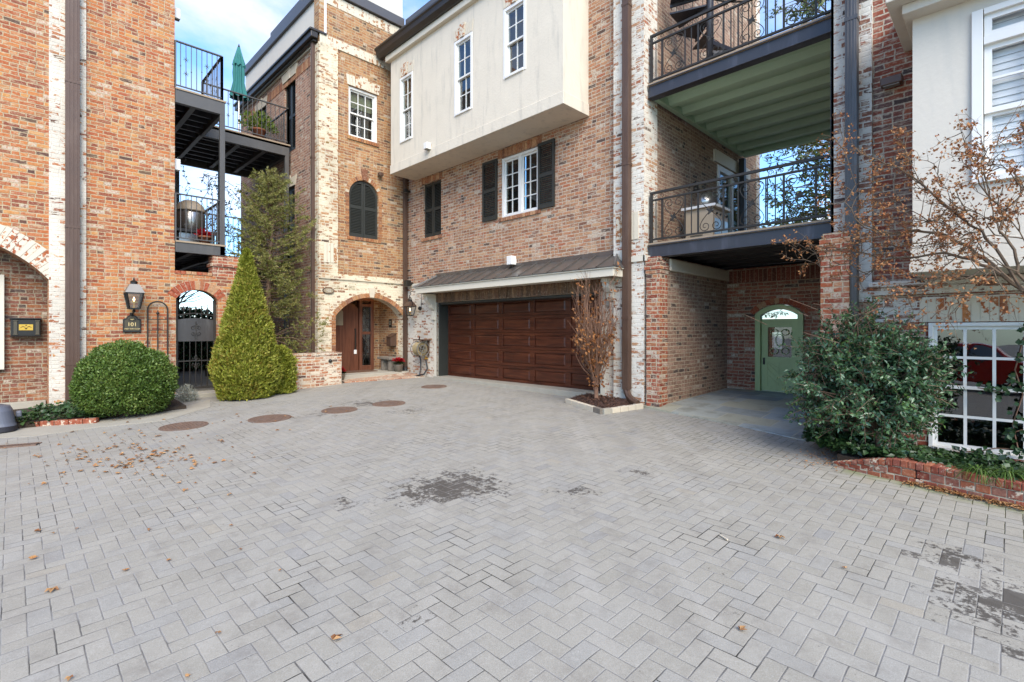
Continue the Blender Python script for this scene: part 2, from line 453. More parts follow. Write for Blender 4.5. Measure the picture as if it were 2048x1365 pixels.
STAINS = [(onG(900, 972), 0.50, 0.86), (onG(850, 985), 0.34, 0.8), (onG(1145, 985), 0.24, 0.60), (onG(700, 1008), 0.22, 0.48), (onG(735, 806), 0.5, 0.66),
          (onG(820, 822), 0.4, 0.5), (onG(2015, 1200), 0.32, 0.74), (onG(1985, 1235), 0.20, 0.62), (onG(1900, 1120), 0.26, 0.60), (onG(1270, 940), 0.22, 0.46),
          (onG(640, 830), 0.6, 0.35), (onG(830, 1240), 0.14, 0.36), (onG(470, 830), 1.0, 0.18), (onG(880, 870), 0.9, 0.2), (onG(2050, 1290), 0.2, 0.62)]
def pavers():
    k = NT('herringbone_concrete_pavers')
    p = k.pos(); x, y, z = k.sep(p)
    W = 0.1025
    nz = k.noise(p, 14.0, 2)
    off = k.m('MULTIPLY', k.m('SUBTRACT', nz, 0.5), 0.006)
    ux = k.m('DIVIDE', k.m('ADD', k.m('ADD', x, off), 20.03), W)
    uy = k.m('DIVIDE', k.m('ADD', k.m('SUBTRACT', y, off), 20.05), W)
    i = k.m('FLOOR', ux); j = k.m('FLOOR', uy)
    a = k.m('FLOORED_MODULO', k.m('SUBTRACT', i, j), 4.0)
    isH = k.m('LESS_THAN', a, 1.5)
    o1 = k.m('COMPARE', a, 1.0, 0.2); o2 = k.m('COMPARE', a, 2.0, 0.2)
    oi = k.m('SUBTRACT', i, o1); oj = k.m('SUBTRACT', j, o2)
    lx = k.m('SUBTRACT', ux, oi); ly = k.m('SUBTRACT', uy, oj)
    Lx = k.mixf(isH, 1.0, 2.0); Ly = k.mixf(isH, 2.0, 1.0)
    d = k.m('MINIMUM', k.m('MINIMUM', lx, k.m('SUBTRACT', Lx, lx)), k.m('MINIMUM', ly, k.m('SUBTRACT', Ly, ly)))
    fine = k.noise(p, 90.0, 3, 0.7)
    d = k.m('MULTIPLY', d, W)
    de = k.m('ADD', d, k.m('MULTIPLY', k.m('SUBTRACT', fine, 0.5), 0.0022))
    rid, rc = k.white(k.comb(oi, oj, 0.5))
    r1, r2, r3 = k.sep(rc)
    jw = k.mixf(k.ss(k.noise(p, 1.7, 3), 0.35, 0.68), 0.0006, 0.0024)
    jw = k.m('ADD', jw, k.m('MULTIPLY', k.m('GREATER_THAN', r3, 0.86), 0.0012))
    mask = k.ss(de, jw, k.m('ADD', jw, 0.0022))
    big = k.noise(p, 0.5, 3)
    base = k.ramp(k.m('ADD', k.m('MULTIPLY', rid, 0.6), k.m('MULTIPLY', big, 0.4)),
                  [(0.1, H('a7a192')), (0.35, H('ada799')), (0.55, H('b2ac9e')), (0.75, H('aba79d')), (0.95, H('b4ac9a'))])
    base = k.mix(k.m('MULTIPLY', k.m('LESS_THAN', r1, 0.004), 0.3), base, H('c2b49c'))
    base = k.mix(k.m('MULTIPLY', k.m('GREATER_THAN', r1, 0.985), 0.3), base, H('8c8b8c'))
    sp = k.noise(p, 160.0, 2, 0.8)
    base = k.mix(k.m('MULTIPLY', k.ss(sp, 0.5, 0.72), 0.35), base, H('dad7d2'))
    base = k.mix(k.m('MULTIPLY', k.ss(sp, 0.48, 0.28), 0.45), base, H('7d7a78'))
    smudge = k.noise(p, 5.0, 5, 0.7)
    base = k.mix(k.m('MULTIPLY', k.ss(smudge, 0.48, 0.72), 0.38), base, H('847c72'))
    base = k.mix(k.m('MULTIPLY', k.ss(k.noise(p, 34.0, 4, 0.7), 0.5, 0.7), 0.22), base, H('cfc8bc'))
    # dirty paver patches (oil, damp), decided paver by paver with ragged edges
    cx = k.m('MULTIPLY', k.m('ADD', oi, k.m('MULTIPLY', Lx, 0.5)), W)
    cy = k.m('MULTIPLY', k.m('ADD', oj, k.m('MULTIPLY', Ly, 0.5)), W)
    cen = k.comb(k.m('SUBTRACT', cx, 20.03), k.m('SUBTRACT', cy, 20.05), 0.0)
    f = None
    for (sx, sy), r, amp in STAINS:
        dd = k.vm('DISTANCE', cen, (sx, sy, 0.0))
        e = k.m('MULTIPLY', k.m('EXPONENT', k.m('MULTIPLY', k.m('POWER', k.m('DIVIDE', dd, r), 2.0), -1.0)), amp)
        f = e if f is None else k.m('MAXIMUM', f, e)
    rag = k.noise(p, 22.0, 5, 0.75)
    fv = k.m('ADD', f, k.m('ADD', k.m('MULTIPLY', k.m('SUBTRACT', r2, 0.5), 0.40), k.m('MULTIPLY', k.m('SUBTRACT', rag, 0.5), 2.2)))
    st = k.ss(fv, 0.46, 0.66)
    base = k.mix(k.m('MULTIPLY', st, 0.88), base, H('4f4841'))
    moss = k.m('MULTIPLY', k.ss(k.m('ADD', x, k.m('MULTIPLY', k.m('SUBTRACT', y, 0.0), -0.35)), 4.3, 5.9), k.ss(k.noise(p, 1.4, 3), 0.3, 0.55))
    moss = k.m('MULTIPLY', moss, k.m('LESS_THAN', y, 4.0))
    jc = k.mix(k.ss(k.noise(p, 2.3, 4), 0.45, 0.68), H('a09c96'), H('3a362f'))
    jc = k.mix(k.m('MULTIPLY', st, 0.7), jc, H('9c968c'))
    jc = k.mix(moss, jc, H('4a4a22', 0.6))
    dc = k.m('SUBTRACT', x, k.m('ADD', 6.08, k.m('MULTIPLY', y, 0.22)))
    gm = k.m('MULTIPLY', k.m('MULTIPLY', k.ss(dc, -0.30, -0.06), k.m('LESS_THAN', y, 1.3)), k.ss(k.noise(p, 6.0, 4), 0.35, 0.6))
    base = k.mix(k.m('MULTIPLY', gm, 0.6), base, H('8c9850', 0.6))
    trk = k.noise(k.comb(k.m('MULTIPLY', k.m('SUBTRACT', x, y), 1.1), k.m('MULTIPLY', k.m('ADD', x, y), 0.22), 0.0), 1.6, 4, 0.6)
    base = k.mix(k.m('MULTIPLY', k.ss(trk, 0.48, 0.72), 0.22), base, H('857f78'))
    base = k.mix(k.m('MULTIPLY', k.ss(trk, 0.46, 0.3), 0.20), base, H('d0cac0'))
    col = k.mix(mask, jc, base)
    tilt = k.m('ADD', k.m('MULTIPLY', k.m('SUBTRACT', r1, 0.5), k.m('MULTIPLY', lx, 0.5)), k.m('MULTIPLY', k.m('SUBTRACT', r2, 0.5), k.m('MULTIPLY', ly, 0.5)))
    ch = k.ss(de, 0.0, 0.006)
    h = k.m('ADD', k.m('ADD', k.m('MULTIPLY', ch, 0.75), k.m('MULTIPLY', tilt, 0.35)), k.m('MULTIPLY', sp, 0.10))
    return k.done(k.pbr(col, k.mixf(st, 0.82, 0.55), 0, k.bump(h, 0.6, 0.006), 0.35))
M['pavers'] = pavers()

# ------------------------------------------------------------------ mesh helpers
BASE = {}
class MB:
    def __init__(s): s.v = []; s.f = []
    def add(s, vs, fs):
        o = len(s.v); s.v += [tuple(p) for p in vs]; s.f += [tuple(i + o for i in f) for f in fs]
        return s
    def hexa(s, c):
        return s.add(c, [(0, 3, 2, 1), (4, 5, 6, 7), (0, 1, 5, 4), (1, 2, 6, 5), (2, 3, 7, 6), (3, 0, 4, 7)])
    def box(s, x0, y0, z0, x1, y1, z1):
        return s.hexa([(x0, y0, z0), (x1, y0, z0), (x1, y1, z0), (x0, y1, z0), (x0, y0, z1), (x1, y0, z1), (x1, y1, z1), (x0, y1, z1)])
    def pbox(s, P, a0, a1, z0, z1, d0, d1):
        return s.hexa([P(a0, z0, d0), P(a1, z0, d0), P(a1, z0, d1), P(a0, z0, d1), P(a0, z1, d0), P(a1, z1, d0), P(a1, z1, d1), P(a0, z1, d1)])
    def bar(s, a, b, wx, wz=None, up=(0, 0, 1)):
        a = Vector(a); b = Vector(b); t = (b - a).normalized(); u = Vector(up)
        if abs(t.dot(u)) > 0.98: u = Vector((1, 0, 0))
        r = t.cross(u).normalized(); u = r.cross(t).normalized(); wz = wz or wx
        c = []
        for p in (a, b):
            c += [p - r * wx / 2 - u * wz / 2, p + r * wx / 2 - u * wz / 2, p + r * wx / 2 + u * wz / 2, p - r * wx / 2 + u * wz / 2]
        return s.hexa([c[0], c[1], c[2], c[3], c[4], c[5], c[6], c[7]])
    def tube(s, pts, r, n=6, closed=False):
        pts = [Vector(p) for p in pts]; m = len(pts)
        rs = r if isinstance(r, (list, tuple)) else [r] * m
        ref = None; rings = []
        for i in range(m):
            if closed: t = pts[(i + 1) % m] - pts[i - 1]
            else: t = pts[min(i + 1, m - 1)] - pts[max(i - 1, 0)]
            t = t.normalized() if t.length > 1e-9 else Vector((0, 0, 1))
            if ref is None:
                ref = Vector((0, 0, 1)) if abs(t.z) < 0.9 else Vector((1, 0, 0))
            ref = (ref - t * ref.dot(t))
            ref = ref.normalized() if ref.length > 1e-6 else t.orthogonal().normalized()
            bi = t.cross(ref)
            rings.append([pts[i] + (ref * math.cos(2 * math.pi * q / n) + bi * math.sin(2 * math.pi * q / n)) * rs[i] for q in range(n)])
        o = len(s.v)
        for rg in rings: s.v += [tuple(p) for p in rg]
        k = m if closed else m - 1
        for i in range(k):
            for q in range(n):
                a = o + i * n + q; b = o + i * n + (q + 1) % n
                c = o + ((i + 1) % m) * n + (q + 1) % n; d = o + ((i + 1) % m) * n + q
                s.f.append((a, b, c, d))
        if not closed:
            s.f.append(tuple(o + q for q in range(n))[::-1]); s.f.append(tuple(o + (m - 1) * n + q for q in range(n)))
        return s
    def lathe(s, prof, c, n=20, sx=1.0, sy=1.0):
        o = len(s.v)
        for r, z in prof:
            for q in range(n):
                a = 2 * math.pi * q / n
                s.v.append((c[0] + r * sx * math.cos(a), c[1] + r * sy * math.sin(a), c[2] + z))
        for i in range(len(prof) - 1):
            for q in range(n):
                s.f.append((o + i * n + q, o + i * n + (q + 1) % n, o + (i + 1) * n + (q + 1) % n, o + (i + 1) * n + q))
        s.f.append(tuple(o + q for q in range(n))[::-1]); s.f.append(tuple(o + (len(prof) - 1) * n + q for q in range(n)))
        return s
    def panel(s, P, outer, holes=(), th=0.2, d0=0.0):
        loops = [list(outer)] + [list(h) for h in holes]
        flat = [p for l in loops for p in l]
        tris = tessellate_polygon([[Vector((p[0], p[1], 0)) for p in l] for l in loops])
        o = len(s.v); n = len(flat)
        s.v += [tuple(P(a, z, d0)) for a, z in flat] + [tuple(P(a, z, d0 + th)) for a, z in flat]
        for t in tris:
            s.f.append((o + t[0], o + t[1], o + t[2])); s.f.append((o + n + t[2], o + n + t[1], o + n + t[0]))
        b = 0
        for l in loops:
            m = len(l)
            for i in range(m):
                i0, i1 = o + b + i, o + b + (i + 1) % m
                s.f.append((i0, i1, i1 + n, i0 + n))
            b += m
        return s
    def sphere(s, c, r, n=10, m=6):
        prof = [(max(1e-4, math.sin(math.pi * i / m)) * r, -math.cos(math.pi * i / m) * r) for i in range(m + 1)]
        return s.lathe(prof, c, n)
    def build(s, name, mat, parent=None, smooth=False, bevel=0.0, recalc=True):
        me = bpy.data.meshes.new(name)
        v = np.array(s.v, dtype=np.float64)
        if parent is not None: b = BASE[parent.name]
        else: b = ((v[:, 0].min() + v[:, 0].max()) / 2, (v[:, 1].min() + v[:, 1].max()) / 2, v[:, 2].min())
        v = v - np.array(b)
        me.from_pydata(v.tolist(), [], s.f)
        if recalc:
            import bmesh
            bm = bmesh.new(); bm.from_mesh(me)
            bmesh.ops.recalc_face_normals(bm, faces=bm.faces)
            bm.to_mesh(me); bm.free()
        if smooth:
            me.polygons.foreach_set('use_smooth', [True] * len(me.polygons))
        me.materials.append(M[mat] if isinstance(mat, str) else mat)
        o = bpy.data.objects.new(name, me)
        COL.objects.link(o)
        if parent is None: o.location = b
        else: o.parent = parent
        BASE[o.name] = b
        if bevel > 0:
            md = o.modifiers.new('bevel', 'BEVEL'); md.width = bevel; md.segments = 2; md.limit_method = 'ANGLE'
        return o

def leaf_obj(name, pos, axis, nrm, L, W, mat, parent=None, fold=0.25, curl=0.0, mid=0.45):
    """many separate leaves: pos = leaf base, axis = leaf direction, nrm = face normal (N x 3 arrays)"""
    pos = np.asarray(pos, float); axis = np.asarray(axis, float); nrm = np.asarray(nrm, float)
    n = len(pos)
    L = np.broadcast_to(np.asarray(L, float), (n,))[:, None]; W = np.broadcast_to(np.asarray(W, float), (n,))[:, None]
    axis = axis / (np.linalg.norm(axis, axis=1, keepdims=True) + 1e-9)
    nrm = nrm - axis * (nrm * axis).sum(1, keepdims=True)
    nrm = nrm / (np.linalg.norm(nrm, axis=1, keepdims=True) + 1e-9)
    side = np.cross(axis, nrm)
    v = np.empty((n, 4, 3))
    v[:, 0] = pos
    v[:, 1] = pos + axis * L * mid + side * W * 0.5 + nrm * W * fold
    v[:, 2] = pos + axis * L - nrm * L * curl
    v[:, 3] = pos + axis * L * mid - side * W * 0.5 + nrm * W * fold
    v = v.reshape(-1, 3)
    b = np.array(BASE[parent.name]) if parent is not None else np.array([(v[:, 0].min() + v[:, 0].max()) / 2, (v[:, 1].min() + v[:, 1].max()) / 2, v[:, 2].min()])
    v = v - b
    base = np.arange(n) * 4
    f = np.stack([base, base + 1, base + 2, base, base + 2, base + 3], 1).reshape(-1)
    me = bpy.data.meshes.new(name)
    me.vertices.add(n * 4); me.vertices.foreach_set('co', v.astype(np.float32).ravel())
    me.loops.add(n * 6); me.loops.foreach_set('vertex_index', f.astype(np.int32))
    me.polygons.add(n * 2)
    me.polygons.foreach_set('loop_start', (np.arange(n * 2) * 3).astype(np.int32))
    me.polygons.foreach_set('loop_total', np.full(n * 2, 3, np.int32))
    me.update(calc_edges=True); me.validate()
    me.materials.append(M[mat])
    o = bpy.data.objects.new(name, me); COL.objects.link(o)
    if parent is None: o.location = tuple(b)
    else: o.parent = parent
    BASE[o.name] = tuple(b)
    return o

def rdir(n):
    a = RNG.normal(size=(n, 3))
    return a / np.linalg.norm(a, axis=1, keepdims=True)

def thing(name, loc, label, cat, group=None):
    o = bpy.data.objects.new(name, None); COL.objects.link(o)
    o.empty_display_size = 0.1
    o.location = loc; o['label'] = label; o['category'] = cat
    if group: o['group'] = group
    BASE[o.name] = tuple(loc)
    return o
def tag(o, label, cat, group=None, kind=None):
    o['label'] = label; o['category'] = cat
    if group: o['group'] = group
    if kind: o['kind'] = kind
    return o
def struct(o, kind='structure', label=None, cat=None):
    o['kind'] = kind
    if label: o['label'] = label
    if cat: o['category'] = cat
    return o
def move_copy(root, delta, label=None):
    def cp(o, par):
        c = o.copy(); COL.objects.link(c)
        if par is not None: c.parent = par
        for ch in o.children: cp(ch, c)
        return c
    c = cp(root, None)
    c.location = Vector(root.location) + Vector(delta)
    if label: c['label'] = label
    return c

def PX(X0): return lambda a, z, d: (X0 + d, a, z)
def PY(Y0): return lambda a, z, d: (a, Y0 + d, z)
def PYb(Y0): return lambda a, z, d: (a, Y0 - d, z)     # a wall seen from the other way: depth runs to -Y
def rect(a0, a1, z0, z1): return [(a0, z0), (a1, z0), (a1, z1), (a0, z1)]
def arch(a0, a1, z0, zs, rise, n=18):
    c = (a0 + a1) / 2; hw = (a1 - a0) / 2
    Rr = (hw * hw + rise * rise) / (2 * rise); zc = zs + rise - Rr
    t0 = math.asin(min(1, hw / Rr))
    if zs > zc + 1e-9: pass
    if rise > hw: t0 = math.pi - t0
    pts = [(a0, z0), (a1, z0)]
    for i in range(n + 1):
        t = t0 - 2 * t0 * i / n
        pts.append((c + Rr * math.sin(t), zc + Rr * math.cos(t)))
    return pts
def arch_ring(mb_b, mb_m, P, a0, a1, zs, rise, h, nb, proud=0.012, gap=0.10, skip=None, keyed=False):
    c = (a0 + a1) / 2; hw = (a1 - a0) / 2
    Rr = (hw * hw + rise * rise) / (2 * rise); zc = zs + rise - Rr
    t0 = math.asin(min(1, hw / Rr))
    if rise > hw: t0 = math.pi - t0
    q = lambda r, t: (c + r * math.sin(t), zc + r * math.cos(t))
    for i in range(nb):
        ta = t0 - 2 * t0 * (i + gap / 2) / nb; tb = t0 - 2 * t0 * (i + 1 - gap / 2) / nb
        if keyed and abs(i - (nb - 1) / 2) < 1.6: continue
        r0, r1 = Rr - 0.0, Rr + h * (1 + random.uniform(-.03, .02))
        c4 = [q(r0, ta), q(r0, tb), q(r1, tb), q(r1, ta)]
        d0, d1 = -proud + random.uniform(-.003, .003), 0.02
        mb_b.hexa([P(*c4[0], d0), P(*c4[1], d0), P(*c4[1], d1), P(*c4[0], d1), P(*c4[3], d0), P(*c4[2], d0), P(*c4[2], d1), P(*c4[3], d1)])
    if mb_m is not None:
        n = 24
        for i in range(n):
            ta = t0 - 2 * t0 * i / n; tb = t0 - 2 * t0 * (i + 1) / n
            c4 = [q(Rr + 0.004, ta), q(Rr + 0.004, tb), q(Rr + h * 0.99, tb), q(Rr + h * 0.99, ta)]
            mb_m.hexa([P(*c4[0], -0.004), P(*c4[1], -0.004), P(*c4[1], .016), P(*c4[0], .016), P(*c4[3], -0.004), P(*c4[2], -0.004), P(*c4[2], .016), P(*c4[3], .016)])
def soldiers(mb_b, mb_m, P, a0, a1, z0, z1, bw=0.072, proud=0.010, fan=0.0, key=False):
    n = max(2, int(round((a1 - a0) / bw))); c = (a0 + a1) / 2; s = (a1 - a0) / n
    for i in range(n):
        if key and abs(i - (n - 1) / 2) < 1.1: continue
        x0 = a0 + s * i + 0.004; x1 = a0 + s * (i + 1) - 0.004
        f = lambda x: c + (x - c) * (1 + fan)
        d0 = -proud + random.uniform(-.002, .002); zz = z1 + random.uniform(-.006, .006)
        mb_b.hexa([P(x0, z0, d0), P(x1, z0, d0), P(x1, z0, .02), P(x0, z0, .02), P(f(x0), zz, d0), P(f(x1), zz, d0), P(f(x1), zz, .02), P(f(x0), zz, .02)])
    if mb_m is not None:
        e = (a1 - a0) / 2
        mb_m.hexa([P(a0 + .004, z0 + .004, -.005), P(a1 - .004, z0 + .004, -.005), P(a1 - .004, z0 + .004, .016), P(a0 + .004, z0 + .004, .016),
                   P(c - e * (1 + fan) + .004, z1 - .004, -.005), P(c + e * (1 + fan) - .004, z1 - .004, -.005), P(c + e * (1 + fan) - .004, z1 - .004, .016), P(c - e * (1 + fan) + .004, z1 - .004, .016)])
def keystone(mb, P, c, w0, w1, z0, z1, proud=0.04):
    mb.hexa([P(c - w0, z0, -proud), P(c + w0, z0, -proud), P(c + w0, z0, .02), P(c - w0, z0, .02), P(c - w1, z1, -proud), P(c + w1, z1, -proud), P(c + w1, z1, .02), P(c - w1, z1, .02)])

def window(parent, P, a0, a1, z0, z1, cols, rows, fw=0.06, hung=True, glass='glass', back='interior', mat='white', sill=True, dpt=0.0, mun=0.02, label=None):
    f = MB(); d0, d1 = dpt - 0.012, dpt + 0.12
    f.pbox(P, a0, a0 + fw, z0, z1, d0, d1).pbox(P, a1 - fw, a1, z0, z1, d0, d1)
    f.pbox(P, a0 + fw, a1 - fw, z1 - fw, z1, d0, d1).pbox(P, a0 + fw, a1 - fw, z0, z0 + fw * 0.8, d0 - (0.02 if sill else 0), d1)
    fr = f.build('window', mat, parent, bevel=0.004)
    if label: fr['label'] = label
    A0, A1, B0, B1 = a0 + fw, a1 - fw, z0 + fw * 0.8, z1 - fw
    sp = [(B0, (B0 + B1) / 2 + .02, 0.075), ((B0 + B1) / 2 - .02, B1, 0.035)] if hung else [(B0, B1, 0.03)]
    for (c0, c1, dd) in sp:
        s = MB(); sw = 0.038; dd += dpt
        s.pbox(P, A0, A0 + sw, c0, c1, dd, dd + .035).pbox(P, A1 - sw, A1, c0, c1, dd, dd + .035)
        s.pbox(P, A0 + sw, A1 - sw, c0, c0 + sw, dd, dd + .035).pbox(P, A0 + sw, A1 - sw, c1 - sw, c1, dd, dd + .035)
        ga, gb = A0 + sw, A1 - sw; ha, hb = c0 + sw, c1 - sw
        for i in range(1, cols):
            x = ga + (gb - ga) * i / cols; s.pbox(P, x - mun / 2, x + mun / 2, ha, hb, dd + .003, dd + .03)
        for i in range(1, rows):
            x = ha + (hb - ha) * i / rows; s.pbox(P, ga, gb, x - mun / 2, x + mun / 2, dd + .005, dd + .028)
        s.build('sash', mat, fr)
        MB().pbox(P, ga - .004, gb + .004, ha - .004, hb + .004, dd + .014, dd + .018).build('pane', glass, fr)
    if back:
        MB().pbox(P, A0 - .02, A1 + .02, B0 - .02, B1 + .02, dpt + .17, dpt + .20).build('dark_room_board', back, fr)  # dark board stands in for the unlit room behind the panes
    return fr

def louvers(mb, P, a0, a1, z0, z1, d, pitch=0.042, hw=None):
    z = z0 + 0.006
    while z < z1 - 0.03:
        if hw:
            h_ = hw(z + 0.02)
            b0, b1 = h_
            b0 = max(a0, b0); b1 = min(a1, b1)
            if b1 - b0 < .03: z += pitch; continue
        else: b0, b1 = a0, a1
        mb.hexa([P(b0, z, d), P(b1, z, d), P(b1, z + .006, d + .001), P(b0, z + .006, d + .001), P(b0, z + .034, d + .030), P(b1, z + .034, d + .030), P(b1, z + .040, d + .029), P(b0, z + .040, d + .029)])
        z += pitch
def shutter(parent, P, a0, a1, z0, z1, d, name='shutter'):
    m = MB(); sw = 0.055; th = 0.038
    m.pbox(P, a0, a0 + sw, z0, z1, d, d + th).pbox(P, a1 - sw, a1, z0, z1, d, d + th)
    zm = (z0 + z1) / 2
    for za, zb in ((z0, z0 + .09), (zm - .04, zm + .04), (z1 - .07, z1)):
        m.pbox(P, a0 + sw, a1 - sw, za, zb, d + .002, d + th - .002)
    louvers(m, P, a0 + sw, a1 - sw, z0 + .09, zm - .04, d + .004)
    louvers(m, P, a0 + sw, a1 - sw, zm + .04, z1 - .07, d + .004)
    return m.build(name, 'shutter', parent)

def downpipe(parent, x, y, z0, z1, wx, wy, mat, name='downpipe', joints=()):
    m = MB()
    m.box(x - wx / 2, y - wy / 2, z0, x + wx / 2, y + wy / 2, z1)
    # ribs of the corrugated face
    for i in (-1, 0, 1):
        m.box(x - wx / 2 - .004, y + i * wy * .28 - wy * .07, z0 + .01, x - wx / 2 + .002, y + i * wy * .28 + wy * .07, z1 - .01)
        m.box(x + i * wx * .28 - wx * .07, y - wy / 2 - .004, z0 + .01, x + i * wx * .28 + wx * .07, y - wy / 2 + .002, z1 - .01)
    o = m.build(name, mat, parent, bevel=0.004)
    for z in joints:
        MB().box(x - wx / 2 - .008, y - wy / 2 - .008, z, x + wx / 2 + .008, y + wy / 2 + .008, z + .05).build('pipe_strap', mat, o)
    return o

def text_mesh(name, txt, size, mat, origin, right, up, parent=None, ext=0.003, align='CENTER'):
    cu = bpy.data.curves.new(name, 'FONT'); cu.body = txt; cu.size = size; cu.extrude = ext; cu.align_x = align; cu.align_y = 'CENTER'
    tmp = bpy.data.objects.new(name + '_curve', cu); COL.objects.link(tmp)
    bpy.context.view_layer.update()
    dg = bpy.context.evaluated_depsgraph_get()
    me = bpy.data.meshes.new_from_object(tmp.evaluated_get(dg))
    bpy.data.objects.remove(tmp)
    r = Vector(right).normalized(); u = Vector(up).normalized(); nn = r.cross(u)
    b = Vector(BASE[parent.name]) if parent is not None else Vector(origin)
    for v in me.vertices:
        v.co = Vector(origin) + r * v.co.x + u * v.co.y + nn * v.co.z - b
    me.materials.clear(); me.materials.append(M[mat])
    o = bpy.data.objects.new(name, me); COL.objects.link(o)
    if parent is not None: o.parent = parent
    else: o.location = b
    BASE[o.name] = tuple(b)
    return o

# ------------------------------------------------------------------ ground
YA = 12.5; XB = 8.14; XR = 7.85
def ground_sheet():
    m = MB()
    xs = [-80, -20, -8, -4, 0, 4, 8.14, 12, 16, 22, 80]; ys = [-80, -20, -8, -4, 0, 4, 8, 12.5, 17, 22, 80]
    zz = lambda x, y: gz(max(-20, min(x, 16)), max(-20, min(y, 22)))
    o = 0
    for y in ys:
        for x in xs: m.v.append((x, y, zz(x, y)))
    n = len(xs)
    for j in range(len(ys) - 1):
        for i in range(n - 1): m.f.append((j * n + i, j * n + i + 1, (j + 1) * n + i + 1, (j + 1) * n + i))
    ob = m.build('driveway', 'pavers', recalc=False)
    struct(ob, label='grey herringbone concrete paver courtyard with dark oil spots', cat='driveway')
ground_sheet()

# bluestone floor of the passage
m = MB()
a = onG(1292, 818); b = onG(1345, 817); c = onG(1655, 888)
pts = [(7.97, 4.70), (8.28, 4.34), (10.9, 4.34), (10.9, 1.6), (7.42, 1.62), (7.32, 1.95), (7.62, 2.9), (7.8, 3.8)]
zf = lambda x, y: 0.452 + 0.006 * (x - 10.9) - max(0, 8.4 - x) * 0.10 - max(0, 2.6 - y) * 0.03
zf = lambda x, y: max(gz(x, y) + 0.012, min(0.46, gz(x, y) + 0.012 + max(0, x - 7.7) * 0.10))
m.v = [(x, y, zf(x, y)) for x, y in pts] + [(x, y, zf(x, y) - .05) for x, y in pts]
n = len(pts); m.f = [tuple(range(n)), tuple(range(2 * n - 1, n - 1, -1))] + [(i, i + n, (i + 1) % n + n, (i + 1) % n) for i in range(n)]
struct(m.build('bluestone_path', 'bluestone'), label='bluestone flagged floor of the covered passage', cat='path')
# concrete apron under the garage door
m = MB(); m.box(8.02, 5.64, .30, 8.60, 11.02, .462)
struct(m.build('concrete_apron', 'concrete', bevel=.006), label='pale concrete strip along the foot of the garage door', cat='apron')
# brick walk and landing in front of the arched entrance
m = MB(); m.hexa([(5.95, 11.95, .34), (8.0, 11.35, .34), (8.1, 12.6, .34), (5.95, 12.6, .34), (5.95, 11.95, gz(5.95, 12) + .03), (8.0, 11.35, gz(8, 11.35) + .012), (8.1, 12.6, gz(8, 12.5) + .1), (5.95, 12.6, gz(6, 12.5) + .1)])
struct(m.build('brick_walkway', 'brick_low'), label='brick paved strip in front of the arched entrance', cat='walkway')
m = MB(); m.box(5.9, 12.18, .34, 8.02, 13.6, .535)
struct(m.build('concrete_landing', 'concrete', bevel=.01), label='concrete landing inside the arched entrance', cat='landing')
# pale flagstone border along the left planting
m = MB()
p0 = [onG(-60, 878), onG(60, 874), onG(200, 855), onG(330, 842), onG(420, 815), onG(420, 800), onG(330, 826), onG(180, 845), onG(40, 858), onG(-60, 862)]
m.v = [(x, y, gz(x, y) + .006) for x, y in p0] + [(x, y, gz(x, y) - .03) for x, y in p0]
n = len(p0); m.f = [tuple(range(n)), tuple(range(2 * n - 1, n - 1, -1))] + [(i, i + n, (i + 1) % n + n, (i + 1) % n) for i in range(n)]
struct(m.build('flagstone_border', 'concrete'), label='pale mortared flagstone border beside the left planting', cat='path')
# planting soil on the left and in the spruce court
m = MB(); m.hexa([(-1.5, 10.9, 0), (2.3, 10.75, 0), (2.3, 12.5, 0), (-1.5, 12.5, 0), (-1.5, 10.95, gz(-1.5, 11) + .1), (2.3, 10.9, gz(2.3, 11) + .06), (2.3, 12.5, gz(2.3, 12.5) + .1), (-1.5, 12.5, gz(-1, 12.5) + .1)])
struct(m.build('planting_soil', 'soil'), label='dark soil of the planting along the left house', cat='soil')
m = MB(); m.box(3.95, 12.0, .2, 5.5, 16.5, .72)
struct(m.build('raised_bed_soil', 'soil'), label='raised soil behind the low brick wall', cat='soil')

# ------------------------------------------------------------------ left house
HA = thing('brick_townhouse', (-2, 16, 0), 'orange brick townhouse at left with a wide limewashed arch and brown downpipe', 'house')
P = PY(YA)
MB().panel(P, rect(-7, 2.43, -.2, 11), [arch(-2.53, .474, -.1, 2.63, .75)], .5).build('front_wall', 'brick_orange', HA)
m = MB()
m.box(2.13, YA + .5, -.2, 2.43, 20, 11); m.box(-7, YA + .5, 10.8, 2.13, 20, 11); m.box(-7, 19.7, -.2, 2.13, 20, 10.8)
m.build('side_wall', 'brick_orange', HA)
# recessed wall behind the arch
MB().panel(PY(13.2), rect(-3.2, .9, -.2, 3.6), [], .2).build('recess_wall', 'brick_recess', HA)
MB().box(-3.2, 12.52, 3.42, .9, 13.2, 3.55).build('recess_ceiling', 'mortar', HA)
MB().box(-3.0, 13.06, 0, .46, 13.2, .36).build('ledge', 'concrete', HA, bevel=.01)
window(HA, PY(13.16), -1.7, -.10, .98, 2.72, 3, 3, .08, dpt=-.06, mat='trim_cream')
# limewashed pilaster, arch ring, whitewash return
pl = MB().pbox(P, .478, 1.0, 2.63, 11, -.03, .0).pbox(P, .478, 1.0, -.2, 2.63, -.028, .0)
pl.build('pilaster', 'brick_orange_wash', HA)
ab, am = MB(), MB()
arch_ring(ab, am, PY(YA - .012), -2.53, .474, 2.63, .75, .36, 46, .010)
ab.build('arch_voussoirs', 'unit_wash', HA); am.build('arch_mortar', 'mortar_white', HA)
downpipe(HA, .80, YA - .10, .22, 11, .20, .12, 'bronze', joints=(1.05, 3.6, 6.3))

